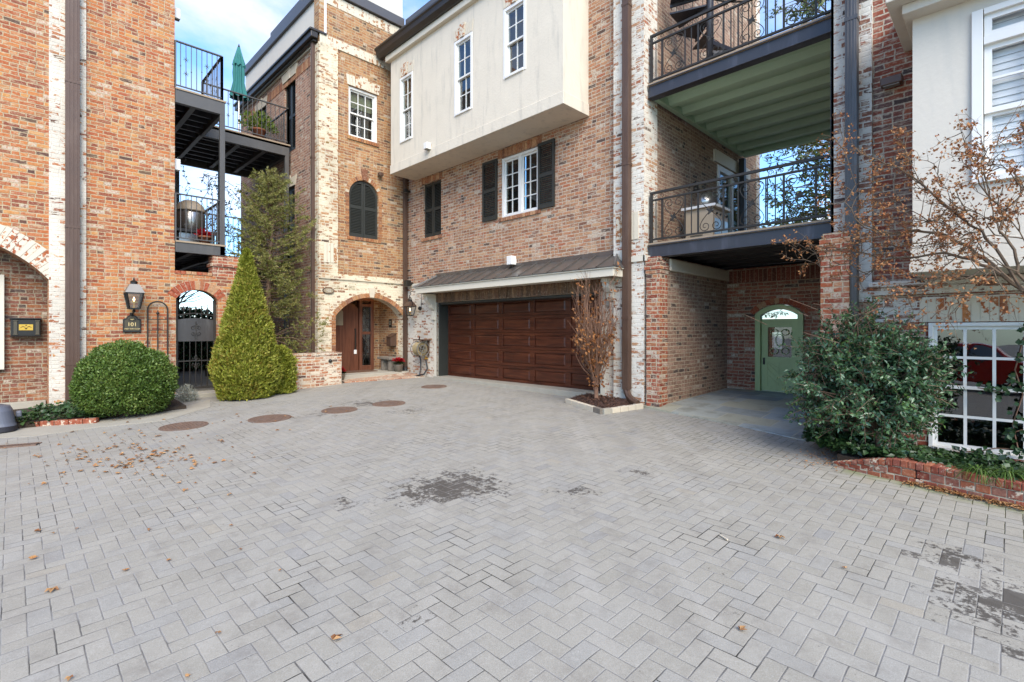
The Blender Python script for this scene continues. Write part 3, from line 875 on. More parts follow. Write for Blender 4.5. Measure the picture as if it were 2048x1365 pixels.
# ------------------------------------------------------------------ middle house: entrance tower
HT = thing('brick_townhouse', (7, 14, 0), 'tan brick entrance tower house with arched door niche and arched dark shutters', 'house')
P = PY(YA)
XT = 5.52; XF = XB - .004
def awin(x0, x1, zb, zs, rise): return arch(x0, x1, zb, zs, rise)
MB().panel(P, rect(XT + .02, XF, 3.09, 10.42), [rect(6.34, 7.2, 6.9, 8.24), arch(6.36, 7.23, 4.22, 5.26, .52)], .3).build('front_wall', 'brick_tower', HT)
MB().panel(P, rect(XT, XF, .1, 3.09), [arch(5.97, 8.02, .0, 2.08, .52)], .3, -.03).build('lower_wall', 'brick_tower_wash', HT)
MB().pbox(P, XT - .02, XF - .002, 3.03, 3.11, -.07, -.03).pbox(P, XT - .02, XF - .002, 3.11, 3.17, -.05, -.002).build('belt_course', 'brick_tower_wash', HT)
# corner quoin (front and flank) and limewashed cornice band
MB().pbox(P, XT - .01, 6.03, 3.17, 9.06, -.03, -.001).build('quoin', 'brick_tower_wash', HT)
MB().box(XT - .03, YA - .03, .1, XT - .002, YA + .42, 9.0).build('quoin', 'brick_tower_wash', HT)
for (PP_, a0, z0, z1) in ((PY(YA - .02), XT + .02, 9.06, 9.30), (P, XT + .16, 10.14, 10.42)):
    sb, sm_ = MB(), MB(); soldiers(sb, sm_, PP_, a0, 8.1, z0, z1, .073)
    sb.build('soldier_course', 'unit_wash_heavy', HT); sm_.build('soldier_mortar', 'mortar_white', HT)
sb2 = MB(); soldiers(sb2, None, PY(YA - .036), XT + .12, 6.0, 3.45, 3.95, .095)
sb2.build('soldier_panel', 'unit_wash_heavy', HT)
# flank, roof, parapet
SX = PX(XT)
MB().panel(SX, rect(YA + .3, 18.6, .1, 9.02), [rect(13.95, 14.75, 6.7, 8.75), rect(16.2, 17.0, 6.9, 8.6), rect(14.0, 14.75, 3.6, 5.7)], .25).build('flank_wall', 'brick_tower_side', HT)
sb, sm_ = MB(), MB()
soldiers(sb, sm_, SX, YA + .45, 18.5, 8.62, 8.86, .08)
sb.build('soldier_course', 'unit_dull', HT); sm_.build('soldier_mortar', 'mortar', HT)
for (a0, a1, z0) in ((13.95, 14.75, 8.75), (16.2, 17.0, 8.6), (14.0, 14.75, 5.7)):
    c = (a0 + a1) / 2; sb = MB()
    sb.hexa([SX(a0 - .05, z0, -.03), SX(a1 + .05, z0, -.03), SX(a1 + .05, z0, .04), SX(a0 - .05, z0, .04), SX(a0 - .16, z0 + .26, -.03), SX(a1 + .16, z0 + .26, -.03), SX(a1 + .16, z0 + .26, .04), SX(a0 - .16, z0 + .26, .04)])
    keystone(sb, SX, c, .07, .11, z0, z0 + .33)
    sb.build('lintel', 'stone', HT, bevel=.006)
shutter(HT, SX, 13.97, 14.35, 6.72, 8.72, .05); shutter(HT, SX, 14.36, 14.73, 6.72, 8.72, .05)
shutter(HT, SX, 16.22, 16.6, 6.92, 8.58, .05); shutter(HT, SX, 16.61, 16.98, 6.92, 8.58, .05)
shutter(HT, SX, 14.02, 14.38, 3.62, 5.68, .05); shutter(HT, SX, 14.39, 14.73, 3.62, 5.68, .05)
MB().box(XT - .05, YA + .34, 9.02, XT + .25, 18.6, 9.12).build('fascia', 'trim_cream', HT)
g = MB().box(XT - .20, YA - .03, 9.12, XT - .02, 18.6, 9.30); g.box(XT - .24, YA - .06, 9.27, XT + .2, 18.65, 9.33); g.box(XT - .12, YA + .05, 9.06, XT - .02, 18.5, 9.12)
g.build('gutter', 'gutter', HT, bevel=.012)
MB().box(XT + .155, YA + .05, 9.33, XT + .45, 18.6, 10.44).build('parapet', 'stucco_cream', HT)
MB().box(XT + .15, YA - .012, 9.31, XT + .21, YA + .05, 10.44).build('corner_trim', 'white', HT)
MB().box(XT + .08, YA - .09, 10.44, 8.02, YA + .3, 10.70).box(XT + .08, YA + .3, 10.44, XT + .5, 18.65, 10.70).build('parapet_cap', 'cap', HT, bevel=.01)
MB().box(XT + .3, YA + .3, 10.1, 12, 18.6, 10.2).build('roof', 'cap', HT)
MB().box(XT + .26, 18.3, .1, 8.1, 18.58, 10.1).build('rear_wall', 'brick_tower_side', HT)
MB().box(XT + .30, 13.0, 2.8, XT + .34, 18.2, 9.0).build('dark_room_board', 'interior', HT)  # added dark board behind the shutters, hides light inside the hollow tower
MB().box(7.45, 14.2, 10.2, 9.1, 15.4, 12.6).build('chimney', 'stucco_cream', HT)
MB().box(5.75, 14.1, 10.70, 6.1, 16.5, 11.05).build('roof_vent', 'cap', HT)
# upper window with limewashed lintel, brick sill
window(HT, P, 6.34, 7.2, 6.9, 8.24, 3, 2, .065, back='interior', dpt=.05)
MB().pbox(P, 6.42, 7.12, 7.75, 8.12, .18, .20).build('shade_or_dark_panel', 'fabric_shade', HT)
sb, sm_ = MB(), MB()
soldiers(sb, sm_, P, 6.30, 7.24, 8.25, 8.52, .078, .02, .08, True); keystone(sb, P, 6.77, .07, .12, 8.25, 8.58, .035)
sb.build('lintel', 'unit_wash_heavy', HT); sm_.build('lintel_mortar', 'mortar_white', HT)
sl = MB()
for i in range(12): sl.pbox(P, 6.30 + i * .078, 6.30 + i * .078 + .068, 6.80, 6.895, -.04, .06)
sl.build('sill', 'unit_tan', HT)
# arched shutters with brick arch
sh = MB()
x0, x1, zb, zs, rise = 6.37, 7.22, 4.23, 5.26, .51
hw_ = (x1 - x0) / 2; Rr = (hw_ ** 2 + rise ** 2) / (2 * rise); zc = zs + rise - Rr; xc = (x0 + x1) / 2
def half(z):
    if z < zs: return hw_
    q = Rr * Rr - (z - zc) ** 2
    return math.sqrt(q) if q > 0 else 0
for sgn in (-1, 1):
    leaf = MB()
    out = []
    inner = []
    zz = [zb, zs] + [zs + (rise - .005) * i / 12 for i in range(1, 13)]
    for z in zz: out.append((xc + sgn * half(z), z))
    poly = [(xc + sgn * .004, zb)] + out + [(xc + sgn * .004, zs + rise - .004)]
    hi = [(xc + sgn * .055, zb + .09)]
    for z in [zb + .09, zs] + [zs + (rise - .09) * i / 10 for i in range(1, 11)]:
        w_ = half(min(z + .04, zs + rise - .003)) - .055
        if w_ > .07: hi.append((xc + sgn * w_, z))
    hi.append((xc + sgn * .055, hi[-1][1]))
    if sgn < 0: poly = poly[::-1]; hi = hi[::-1]
    leaf.panel(P, poly, [hi], .04, .05)
    lo, hi_ = (xc - hw_ + .05, xc - .05) if sgn < 0 else (xc + .05, xc + hw_ - .05)
    louvers(leaf, P, lo, hi_, zb + .08, zs + rise - .12, .052, hw=lambda z: (xc - half(z) + .045, xc + half(z) - .045))
    leaf.pbox(P, lo, hi_, 5.0, 5.07, .052, .086)
    leaf.build('shutter', 'shutter', HT)
MB().pbox(P, 6.3, 7.3, 4.15, 5.9, .12, .15).build('shutter_backing', 'interior', HT)
ab, am = MB(), MB()
arch_ring(ab, am, P, 6.36, 7.23, 5.26, .52, .11, 26, .006); keystone(ab, P, 6.795, .055, .10, 5.79, 6.08, .03)
for zz in np.arange(4.24, 5.25, .0707):
    for x in (6.36 - .11, 7.23): ab.pbox(P, x + .005, x + .105, zz, zz + .06, -.006, .02)
for i in range(13): ab.pbox(P, 6.30 + i * .077, 6.30 + i * .077 + .067, 4.13, 4.215, -.03, .06)
ab.build('arch_bricks', 'unit_tan', HT); am.build('arch_mortar', 'mortar', HT)
# entrance arch ring, keystone, niche, door
ab, am = MB(), MB()
arch_ring(ab, am, PY(YA - .032), 5.97, 8.02, 2.08, .52, .115, 33, .010)
for zz in np.arange(.40, 2.07, .0707): ab.pbox(PY(YA - .032), 5.86, 5.965, zz, zz + .06, -.010, .02)
ab.build('arch_bricks', 'unit_tan', HT); am.build('arch_mortar', 'mortar', HT)
kb = MB(); keystone(kb, PY(YA - .03), 7.0, .06, .10, 2.60, 2.86, .035); kb.build('keystone', 'stone', HT)
MB().box(7.98, YA + .27, .3, 8.2, 14.6, 3.2).build('niche_wall', 'brick_tower', HT)
MB().panel(PY(13.75), rect(5.6, 8.1, .3, 3.2), [], .15).build('niche_wall', 'brick_tower', HT)
MB().box(5.75, YA + .27, .3, 5.97, 14.0, 3.2).build('niche_wall', 'brick_tower', HT)
MB().box(5.7, YA + .27, 2.95, 8.1, 14.0, 3.05).build('niche_ceiling', 'door_wood', HT)
# door stands at a slant-free back wall
dr = MB(); DP = PY(13.35)
dr.panel(DP, arch(6.02, 7.07, .54, 2.32, .22), [], .06)
for i in range(1, 7): dr.pbox(DP, 6.02 + i * .15 - .004, 6.02 + i * .15 + .004, .56, 2.35, -.003, .0)
dr = dr.build('front_door', 'door_wood', HT)
MB().panel(DP, [(6.34, 1.84), (6.60, 1.84), (6.60, 2.22), (6.55, 2.28), (6.47, 2.30), (6.39, 2.28), (6.34, 2.22)], [], .02, -.02).build('door_hatch', 'aged_plaque', dr, bevel=.004)
MB().pbox(DP, 6.95, 6.98, 1.15, 1.75, -.05, -.02).pbox(DP, 6.95, 6.98, 1.15, 1.19, -.03, 0).pbox(DP, 6.95, 6.98, 1.71, 1.75, -.03, 0).build('door_handle', 'black', dr, bevel=.004)
MB().pbox(DP, 6.93, 7.01, 1.02, 1.14, -.03, 0).build('keypad_lock', 'white', dr, bevel=.006)
fr = MB()
fr.pbox(DP, 7.08, 7.17, .54, 2.55, -.06, .1).pbox(DP, 7.45, 7.54, .54, 2.55, -.06, .1).pbox(DP, 7.17, 7.45, 1.58, 1.66, -.05, .08).pbox(DP, 7.17, 7.45, 2.38, 2.46, -.05, .08).pbox(DP, 7.17, 7.45, .54, .68, -.05, .08)
fr.pbox(DP, 5.97, 6.015, .54, 2.5, -.05, .1).pbox(DP, 5.97, 7.54, 2.55, 2.66, -.06, .1)
fr = fr.build('door_frame', 'door_wood', HT, bevel=.006)
for z0, z1 in ((.68, 1.58), (1.66, 2.38)):
    MB().pbox(DP, 7.17, 7.45, z0, z1, .0, .01).build('leaded_pane', 'glass_dark', fr)
    lc = MB(); c = 7.31; h = z1 - z0
    lc.tube([DP(7.18, z0 + .02, -.004), DP(c + .06, z0 + h * .5, -.004), DP(7.18, z1 - .02, -.004)], .006, 4); lc.tube([DP(7.44, z0 + .02, -.004), DP(c - .06, z0 + h * .5, -.004), DP(7.44, z1 - .02, -.004)], .006, 4)
    lc.tube([DP(c, z0, -.004), DP(c, z1, -.004)], .005, 4)
    lc.build('lead_came', 'black', fr)
MB().pbox(DP, 7.10, 7.52, .6, 2.5, .06, .09).build('dark_room_board', 'interior', HT)  # dark board in place of the unlit hall behind the leaded panes
MB().pbox(DP, 5.97, 7.54, 2.62, 3.0, .0, .12).build('door_transom', 'door_wood', HT)
lm = MB().sphere((7.35, 12.95, 2.90), .05)
lm.build('porch_lamp', 'bulb', HT, smooth=True)
# downpipes
downpipe(HT, 8.03, YA - .11, .62, 6.4, .10, .09, 'bronze', joints=(2.0, 4.6))
MB().tube([(8.03, YA - .11, .66), (8.03, YA - .11, .50), (8.0, YA - .14, .42)], .062, 10).build('drain_boot', 'black_plastic', HT, smooth=True)
downpipe(HT, XT - .06, YA + .18, .7, 9.15, .09, .10, 'bronze', joints=(3.2, 6.1))

# ------------------------------------------------------------------ middle house: garage wing
HB = thing('brick_townhouse', (10, 8, 0), 'pink brown brick garage wing with a projecting stucco upper storey and wooden garage door', 'house')
P = PX(XB)
YS = 4.66
MB().panel(P, rect(YS + .05, YA, 2.98, 10.42), [rect(7.33, 8.49, 4.33, 5.74), rect(10.83, 11.64, 4.27, 5.77)], .3).build('front_wall', 'brick_dull', HB)
MB().panel(P, rect(YS + .05, YA, .1, 2.98), [rect(5.67, 10.99, .0, 2.45)], .3, -.03).build('lower_wall', 'brick_dull_wash', HB)
MB().pbox(P, YS + .05, YA - .12, 2.94, 3.02, -.06, -.03).build('belt_course', 'trim_cream', HB)
for a0 in (10.99, 5.56): MB().pbox(P, a0, a0 + .11, .4, 2.45, -.036, .0).build('garage_jamb', 'trim_cream', HB)
sb, sm_ = MB(), MB()
soldiers(sb, sm_, PX(XB - .03), 5.60, 11.06, 2.452, 2.70, .074, .012)
keystone(sb, PX(XB - .03), 8.33, .07, .11, 2.452, 2.76, .05)
sb.build('garage_lintel', 'unit_lintel', HB); sm_.build('garage_lintel_mortar', 'mortar', HB)
# garage door
gd = MB(); GP = PX(8.46); y0, y1, z0, z1 = 5.60, 11.06, .455, 2.5
GI0, GI1 = 5.70, 10.96
gd.pbox(GP, y0, y1, z0, z1, .02, .07)
ncol, nrow = 5, 5
cw = (GI1 - GI0) / ncol; rh = (z1 - .06 - z0) / nrow
for r in range(nrow):
    zb = z0 + r * rh
    gd.pbox(GP, y0, y1, zb + .004, zb + .068, -.004, .02); gd.pbox(GP, y0, y1, zb + rh - .068, zb + rh - .004, -.004, .02)
    for c in range(ncol + 1):
        yc = GI0 + c * cw
        gd.pbox(GP, yc - .075, yc + .075, zb + .068, zb + rh - .068, -.004, .02)
gdo = gd.build('garage_door', 'garage_wood', HB, bevel=.004)
for r in range(nrow):
    for c in range(ncol):
        ya, yb = GI0 + c * cw + .075, GI0 + (c + 1) * cw - .075; za, zb = z0 + r * rh + .068, z0 + (r + 1) * rh - .068
        i = .045
        q = MB(); q.hexa([GP(ya + .004, za + .004, .019), GP(yb - .004, za + .004, .019), GP(yb - .004, zb - .004, .019), GP(ya + .004, zb - .004, .019), GP(ya + i, za + i, .002), GP(yb - i, za + i, .002), GP(yb - i, zb - i, .002), GP(ya + i, zb - i, .002)])
        q.build('raised_panel', 'garage_wood', gdo)
j = MB().box(XB + .02, 10.93, .455, 8.46, 10.985, 2.445); j.box(XB + .02, 5.675, .455, 8.46, 5.73, 2.445); j.box(XB + .02, 5.73, 2.39, 8.46, 10.93, 2.445)
j.build('door_jamb', 'shutter', HB, bevel=.004)
MB().pbox(GP, 5.4, 11.2, .4, 2.6, .08, .12).build('garage_backing', 'interior', HB)
# canopy over the garage door
cf = MB(); cx0 = 7.57
cf.box(cx0, 5.02, 2.67, cx0 + .05, 11.2, 2.81); cf.box(cx0 + .05, 5.02, 2.67, XB - .03, 5.07, 2.81); cf.box(cx0 + .05, 11.15, 2.67, XB - .03, 11.2, 2.81)
cf.box(cx0 + .05, 5.07, 2.70, XB - .03, 11.15, 2.72); cf.box(cx0 - .03, 4.99, 2.81, XB - .03, 11.23, 2.835)
cf.build('canopy_fascia', 'trim_cream', HB, bevel=.006)
cr_ = MB()
zt = 3.15; ze = 2.84
A = [(cx0 - .05, 4.97, ze), (cx0 - .05, 11.25, ze), (XB - .034, 10.95, zt), (XB - .034, 5.27, zt), (XB - .034, 4.97, ze), (XB - .034, 11.25, ze)]
cr_.add(A, [(0, 1, 2, 3), (0, 3, 4), (1, 5, 2), (0, 4, 5, 1), (4, 3, 2, 5)])
for i in range(15):
    y = 5.35 + i * (10.87 - 5.35) / 14
    cr_.bar((cx0 - .05, y, ze + .012), (XB - .05, y, zt + .012), .022, .03)
cr_.bar((cx0 - .05, 4.97, ze + .012), (XB - .05, 5.27, zt + .012), .03, .03); cr_.bar((cx0 - .05, 11.25, ze + .012), (XB - .05, 10.95, zt + .012), .03, .03)
cr_.box(XB - .06, 5.2, zt - .02, XB - .034, 11.0, zt + .07); cr_.box(XB - .06, 4.97, ze, XB - .034, 5.2, zt + .0)
cr_.build('canopy_roof', 'copper', HB)
for yc in (5.36, 11.08):
    cb = MB()
    prof = [(0, 2.67), (-.34, 2.67), (-.34, 2.60), (-.30, 2.58), (-.29, 2.50), (-.22, 2.42), (-.16, 2.40), (-.15, 2.32), (-.10, 2.26), (0, 2.24)]
    X0 = XB - .03
    n = len(prof)
    cb.v = [(X0 + x, yc - .07, z) for x, z in prof] + [(X0 + x, yc + .07, z) for x, z in prof]
    cb.f = [tuple(range(n)), tuple(range(2 * n - 1, n - 1, -1))] + [(i, (i + 1) % n, (i + 1) % n + n, i + n) for i in range(n)]
    cb.box(X0 - .06, yc - .06, 1.98, X0 - .001, yc + .06, 2.24)
    for q in (-.035, 0, .035): cb.box(X0 - .068, yc + q - .008, 2.0, X0 - .06, yc + q + .008, 2.22)
    cb.build('corbel', 'trim_cream', HB, bevel=.006)
# window with shutters, closed shutter
window(HB, P, 7.33, 7.92, 4.34, 5.73, 2, 4, .06, False, 'glass', 'interior', dpt=.03, sill=False)
window(HB, P, 7.90, 8.49, 4.34, 5.73, 2, 4, .06, False, 'glass', 'interior', dpt=.032, sill=False)
shutter(HB, P, 8.61, 9.12, 4.33, 5.76, -.05); shutter(HB, P, 6.84, 7.30, 4.33, 5.76, -.05)
shutter(HB, P, 10.84, 11.23, 4.28, 5.76, .04); shutter(HB, P, 11.24, 11.63, 4.28, 5.76, .04)
MB().pbox(P, 10.8, 11.7, 4.2, 5.8, .1, .13).build('shutter_backing', 'interior', HB)
for a0, a1, z0_, zs_, nn in ((7.22, 8.60, 5.75, 4.25, 17), (10.76, 11.72, 5.78, 4.18, 12)):
    sb, sm_ = MB(), MB(); soldiers(sb, sm_, P, a0, a1, z0_, 5.94, .074, .012)
    sb.build('lintel', 'unit_dull', HB); sm_.build('lintel_mortar', 'mortar', HB)
    sb = MB()
    for i in range(nn): sb.pbox(P, a0 + .02 + i * .078, a0 + .02 + i * .078 + .068, zs_, zs_ + .082, -.035, .05)
    sb.build('sill', 'unit_dull', HB)
# projecting stucco storey
XY = 7.34
BP = PX(XY)
W3 = [(10.97, 11.58, 6.68, 8.42), (8.60, 9.25, 6.70, 8.44), (6.94, 7.59, 6.98, 8.46)]
MB().panel(BP, rect(5.98, 12.03, 6.20, 9.16), [rect(*q) for q in W3], .25).build('bay_wall', 'stucco', HB)
MB().box(XY + .25, 5.98, 6.20, XB + .2, 6.2, 9.16).build('bay_side', 'stucco', HB)
MB().box(XY + .25, 11.83, 6.20, XB + .2, 12.03, 9.16).build('bay_side', 'stucco', HB)
MB().box(XY - .03, 5.95, 5.96, XB - .01, 12.03, 6.20).build('bay_base', 'stucco', HB, bevel=.008)
for q in W3: window(HB, BP, *q, 2, 2, .065, True, 'glass', 'interior', dpt=-.0)
for (a0, a1, z0_, z1_) in W3:
    sb, sm_ = MB(), MB()
    soldiers(sb, sm_, BP, a0 - .0, a1 + .0, z1_ + .01, z1_ + .26, .078, .014, .14, True); keystone(sb, BP, (a0 + a1) / 2, .055, .09, z1_ + .01, z1_ + .31, .04)
    sb.build('window_lintel', 'unit_wash', HB); sm_.build('lintel_mortar', 'mortar_white', HB)
MB().box(XY - .10, 5.9, 9.05, XY + .02, 12.16, 9.20).build('eave_trim', 'trim_cream', HB, bevel=.01)
g = MB()
prof = [(-.10, 9.20), (-.16, 9.20), (-.24, 9.28), (-.26, 9.38), (-.30, 9.40), (-.30, 9.44), (-.05, 9.46), (-.05, 9.2)]
n = len(prof); g.v = [(XY + x, 5.85, z) for x, z in prof] + [(XY + x, 12.40, z) for x, z in prof]
g.f = [tuple(range(n)), tuple(range(2 * n - 1, n - 1, -1))] + [(i, (i + 1) % n, (i + 1) % n + n, i + n) for i in range(n)]
g.build('gutter', 'gutter', HB)
rf = MB(); rf.hexa([(XY - .1, 5.9, 9.44), (XB, 5.9, 10.1), (XB, 12.3, 10.1), (XY - .1, 12.3, 9.44), (XY - .1, 5.9, 9.48), (XB, 5.9, 10.14), (XB, 12.3, 10.14), (XY - .1, 12.3, 9.48)])
for i in range(12): rf.bar((XY - .08, 6 + i * .55, 9.49), (XB, 6 + i * .55, 10.15), .025, .03)
rf.build('bay_roof', 'copper', HB)
sk = MB().hexa([(XY + .1, 9.9, 9.66), (XB - .1, 9.9, 10.10), (XB - .1, 10.7, 10.10), (XY + .1, 10.7, 9.66), (XY + .1, 9.9, 9.72), (XB - .1, 9.9, 10.16), (XB - .1, 10.7, 10.16), (XY + .1, 10.7, 9.72)])
sk.build('skylight', 'glass', HB)
MB().box(XB - .10, YS, 10.42, XB + .3, YA - .1, 10.68).build('parapet_cap', 'cap', HB, bevel=.01)
MB().box(XB + .3, YS + .25, 10.1, 13.83, 12.8, 10.2).build('roof', 'cap', HB)
# quoin pilaster wrapping the corner
q = MB().box(XB - .14, 4.70, .2, XB - .001, 5.30, 10.4); q.box(XB - .14, YS + .0, .2, 8.48, 4.70, 10.4)
q.build('quoin', 'brick_quoin', HB)
MB().box(XB - .17, 4.63, 2.94, XB - .14, 5.33, 3.04).box(XB - .17, 4.60, 2.94, 8.50, 4.66, 3.04).build('belt_course', 'trim_cream', HB)
sb2 = MB(); soldiers(sb2, None, PX(XB - .145), 4.76, 5.24, 3.35, 3.85, .095); sb2.build('soldier_panel', 'unit_wash_heavy', HB)
# side wall over the passage
SP = PY(YS + .03)
MB().panel(SP, rect(8.48, 13.6, 3.0, 10.42), [rect(11.2, 12.9, 3.24, 5.42)], .25).build('side_wall', 'brick_passage', HB)
MB().box(13.6, YS + .01, 3.0, 13.85, YS + .3, 10.42).build('quoin', 'brick_quoin', HB)
MB().box(13.6, YS + .3, .3, 13.83, 12.8, 10.42).build('rear_wall', 'brick_passage', HB)
fd = MB(); fd.pbox(SP, 11.2, 11.3, 3.24, 5.42, -.03, .1).pbox(SP, 12.8, 12.9, 3.24, 5.42, -.03, .1).pbox(SP, 12.0, 12.1, 3.24, 5.42, -.02, .08).pbox(SP, 11.3, 12.8, 5.3, 5.42, -.03, .1).pbox(SP, 11.3, 12.8, 3.24, 3.4, -.02, .08)
fd = fd.build('glazed_door', 'white', HB)
MB().pbox(SP, 11.3, 12.8, 3.4, 5.3, .02, .03).build('pane', 'glass', fd)
MB().pbox(SP, 11.1, 13, 3.2, 5.5, .2, .24).build('dark_room_board', 'interior', HB)  # unlit room behind the glazed door, put in as a dark board
MB().pbox(SP, 11.0, 13.1, 5.45, 5.72, -.05, .02).build('door_lintel', 'trim_cream', HB)
# passage side wall and back wall below
MB().box(8.28, 4.34, .2, 11.1, YS + .02, 3.0).build('passage_wall', 'brick_passage', HB)
MB().box(8.3, 4.29, 2.76, 10.9, 4.34, 2.98).build('passage_cornice', 'stone', HB, bevel=.02)
BK = PX(10.9)
MB().panel(BK, rect(1.2, 4.34, .2, 3.0), [arch(2.86, 3.76, .44, 2.02, .20)], .25).build('passage_back_wall', 'brick_back', HB)
sb, sm_ = MB(), MB(); soldiers(sb, sm_, BK, 1.3, 4.30, 2.70, 2.96, .085); sb.build('soldier_course', unit_brick('single_dark_red_brick', ['6e3a2c', '7c4233', '8c4634']), HB); sm_.build('soldier_mortar', 'mortar', HB)
ab = MB(); arch_ring(ab, None, BK, 2.82, 3.80, 2.02, .22, .11, 14, .01); ab.build('arch_bricks', 'unit_red', HB)
# green gate-door in the passage
gf = MB().panel(BK, arch(2.865, 3.755, .45, 2.02, .195), [arch(2.965, 3.655, .46, 2.0, .12)], .14, -.05)
gf = gf.build('green_door', 'green_paint', HB, bevel=.004)
gf['label'] = 'sage green door with chevron planked lower half and glazed upper half'
dl = MB(); D = PX(10.93)
dl.panel(D, rect(2.97, 3.65, .47, 1.93), [rect(3.09, 3.53, 1.16, 1.76)], .045)
dl.tube([D(3.31 + .07 * math.cos(2 * math.pi * i / 18), 1.50 + .12 * math.sin(2 * math.pi * i / 18), -.01) for i in range(18)], .008, 5, True)
for sg in (-1, 1):
    for zc_ in (1.28, 1.66): dl.tube([D(3.31 + sg * (.10 + .07 * math.cos(a_ * .4)), zc_ + .06 * math.sin(a_ * .4), -.01) for a_ in range(16)], .007, 5)
dl.pbox(D, 2.97, 3.65, .47, .56, -.012, .0).pbox(D, 2.97, 3.09, .56, 1.10, -.012, 0).pbox(D, 3.53, 3.65, .56, 1.10, -.012, 0).pbox(D, 2.97, 3.65, 1.06, 1.14, -.014, 0)
for i in range(7):
    z = .50 + i * .115
    for sg in (-1, 1):
        a = [(3.31 + sg * .006, z), (3.31 + sg * .216, z + .20), (3.31 + sg * .216, z + .295), (3.31 + sg * .006, z + .095)]
        a = [(p, min(max(q, .565), 1.055)) for p, q in a]
        if a[2][1] - a[1][1] + a[3][1] - a[0][1] > .03:
            if sg < 0: a = a[::-1]
            dl.panel(D, a, [], .014, -.011)
dl = dl.build('door_leaf', 'green_paint', gf)
MB().pbox(D, 3.08, 3.54, 1.15, 1.77, .018, .024).build('pane', 'glass_dark', gf)
MB().pbox(D, 3.02, 3.30, 1.1, 1.8, .12, .14).pbox(D, 3.30, 3.49, 1.1, 1.32, .12, .14).pbox(D, 3.30, 3.49, 1.66, 1.8, .12, .14).pbox(D, 3.49, 3.6, 1.1, 1.8, .12, .14).build('shade_or_dark_panel', 'mat', gf)  # dark panel added to darken the view through the pane, gap left bright
MB().pbox(BK, 2.965, 3.655, 1.94, 2.10, .0, .006).build('fanlight', 'glass', gf)
MB().pbox(D, 3.58, 3.61, 1.0, 1.14, -.05, -.02).build('door_handle', 'black', gf)
downpipe(HB, XB - .21, 4.97, .62, 10.4, .12, .13, 'bronze', joints=(1.9, 4.7, 7.6))
MB().tube([(XB - .21, 4.97, .72), (XB - .21, 4.97, .60), (XB - .25, 4.90, .50), (XB - .29, 4.78, .43), (XB - .32, 4.68, .40)], .065, 8).build('pipe_shoe', 'bronze', HB)

# ------------------------------------------------------------------ right house
HR = thing('brick_townhouse', (10, -2, 0), 'red brick townhouse at right with a cream stucco bay and large white windows', 'house')
P = PX(XR)
MB().panel(P, rect(-6, 1.69, 0, 9.0), [rect(-2.155, .715, .28, 1.79)], .3).build('front_wall', 'brick_right', HR)
m = MB().box(XR + .3, 1.39, 0, 14, 1.685, 9); m.box(XR + .3, -6, 8.8, 14, 1.39, 9); m.box(13.7, -6, 0, 14, 1.39, 8.8)
m.build('side_wall', 'brick_right', HR)
m = MB().box(XR - .06, 1.27, 2.07, XR - .001, 1.72, 9).box(XR - .06, 1.69, 2.07, XR + .3, 1.72, 9)
m.build('pilaster', 'brick_right_wash', HR)
MB().pbox(P, -3, 1.26, 1.80, 2.10, -.02, -.001).build('lower_band', 'brick_right_wash', HR)
sb, sm_ = MB(), MB(); soldiers(sb, sm_, PX(XR - .02), -2.3, .80, 1.80, 2.08, .078, .010); sb.build('window_lintel', 'unit_wash', HR); sm_.build('lintel_mortar', 'mortar_white', HR)
MB().pbox(P, -3, 1.3, 2.24, 2.31, -.12, -.001).pbox(P, -3, 1.3, 2.14, 2.24, -.07, -.001).build('ledge', 'brick_right_wash', HR, bevel=.01)
# big lower window
wf = window(HR, P, -2.155, .715, .28, 1.79, 11, 2, .042, True, 'glass_dark', 'interior', dpt=-.01, mun=.03)
sl = MB()
for i in range(18): sl.pbox(P, .80 - (i + 1) * .16, .80 - i * .16 - .012, .19, .275, -.07, .06)
sl.build('sill', 'unit_curb', HR)
# stucco bay
XYR = 6.9
BR = PX(XYR)
MB().panel(BR, rect(-4, .762, 2.42, 5.3), [rect(-1.6, .29, 3.18, 4.92)], .2).build('bay_wall', 'stucco_cream', HR)
b = MB().box(XYR + .2, .562, 2.42, XR + .05, .762, 5.3); b.box(XYR - .03, -4, 2.32, XR - .001, .79, 2.42); b.box(XYR - .02, -4, 2.42, XYR, .78, 2.62); b.box(XYR, .763, 2.42, XR - .002, .78, 2.62)
b.build('bay_base', 'stucco_cream', HR, bevel=.006)
c = MB(); c.box(XYR - .36, -4, 5.16, XR, .95, 5.42); c.box(XYR - .20, -4, 5.06, XR, .83, 5.16); c.box(XYR - .42, -4, 5.42, XR, 1.0, 5.50)
c.build('eave', 'stucco_cream', HR, bevel=.01)
MB().box(XYR - .44, -4, 5.50, XR, 1.02, 5.58).build('bay_roof', 'cap', HR)
# bay window: transom light above a double hung sash with blinds
f = MB()
f.pbox(BR, .205, .29, 3.18, 4.92, -.03, .12).pbox(BR, -1.6, .20, 4.86, 4.92, -.03, .12).pbox(BR, -1.6, .20, 3.18, 3.24, -.05, .12).pbox(BR, -1.6, .20, 4.56, 4.64, -.02, .12).pbox(BR, -1.6, -1.5, 3.24, 4.86, -.02, .12)
f = f.build('window', 'white', HR, bevel=.004)
s = MB()
def sashbox(z0, z1, d, mun, hm):
    s.pbox(BR, .14, .198, z0, z1, d, d + .04).pbox(BR, -1.49, -1.43, z0, z1, d, d + .04).pbox(BR, -1.43, .14, z0, z0 + .05, d, d + .04).pbox(BR, -1.43, .14, z1 - .05, z1, d, d + .04)
    for i in range(1, 6): s.pbox(BR, .14 - i * .262 - .012, .14 - i * .262 + .012, z0 + .05, z1 - .05, d + .004, d + .034)
    for q in hm: s.pbox(BR, -1.43, .14, q - .012, q + .012, d + .006, d + .032)
sashbox(4.64, 4.86, .01, 1, ())
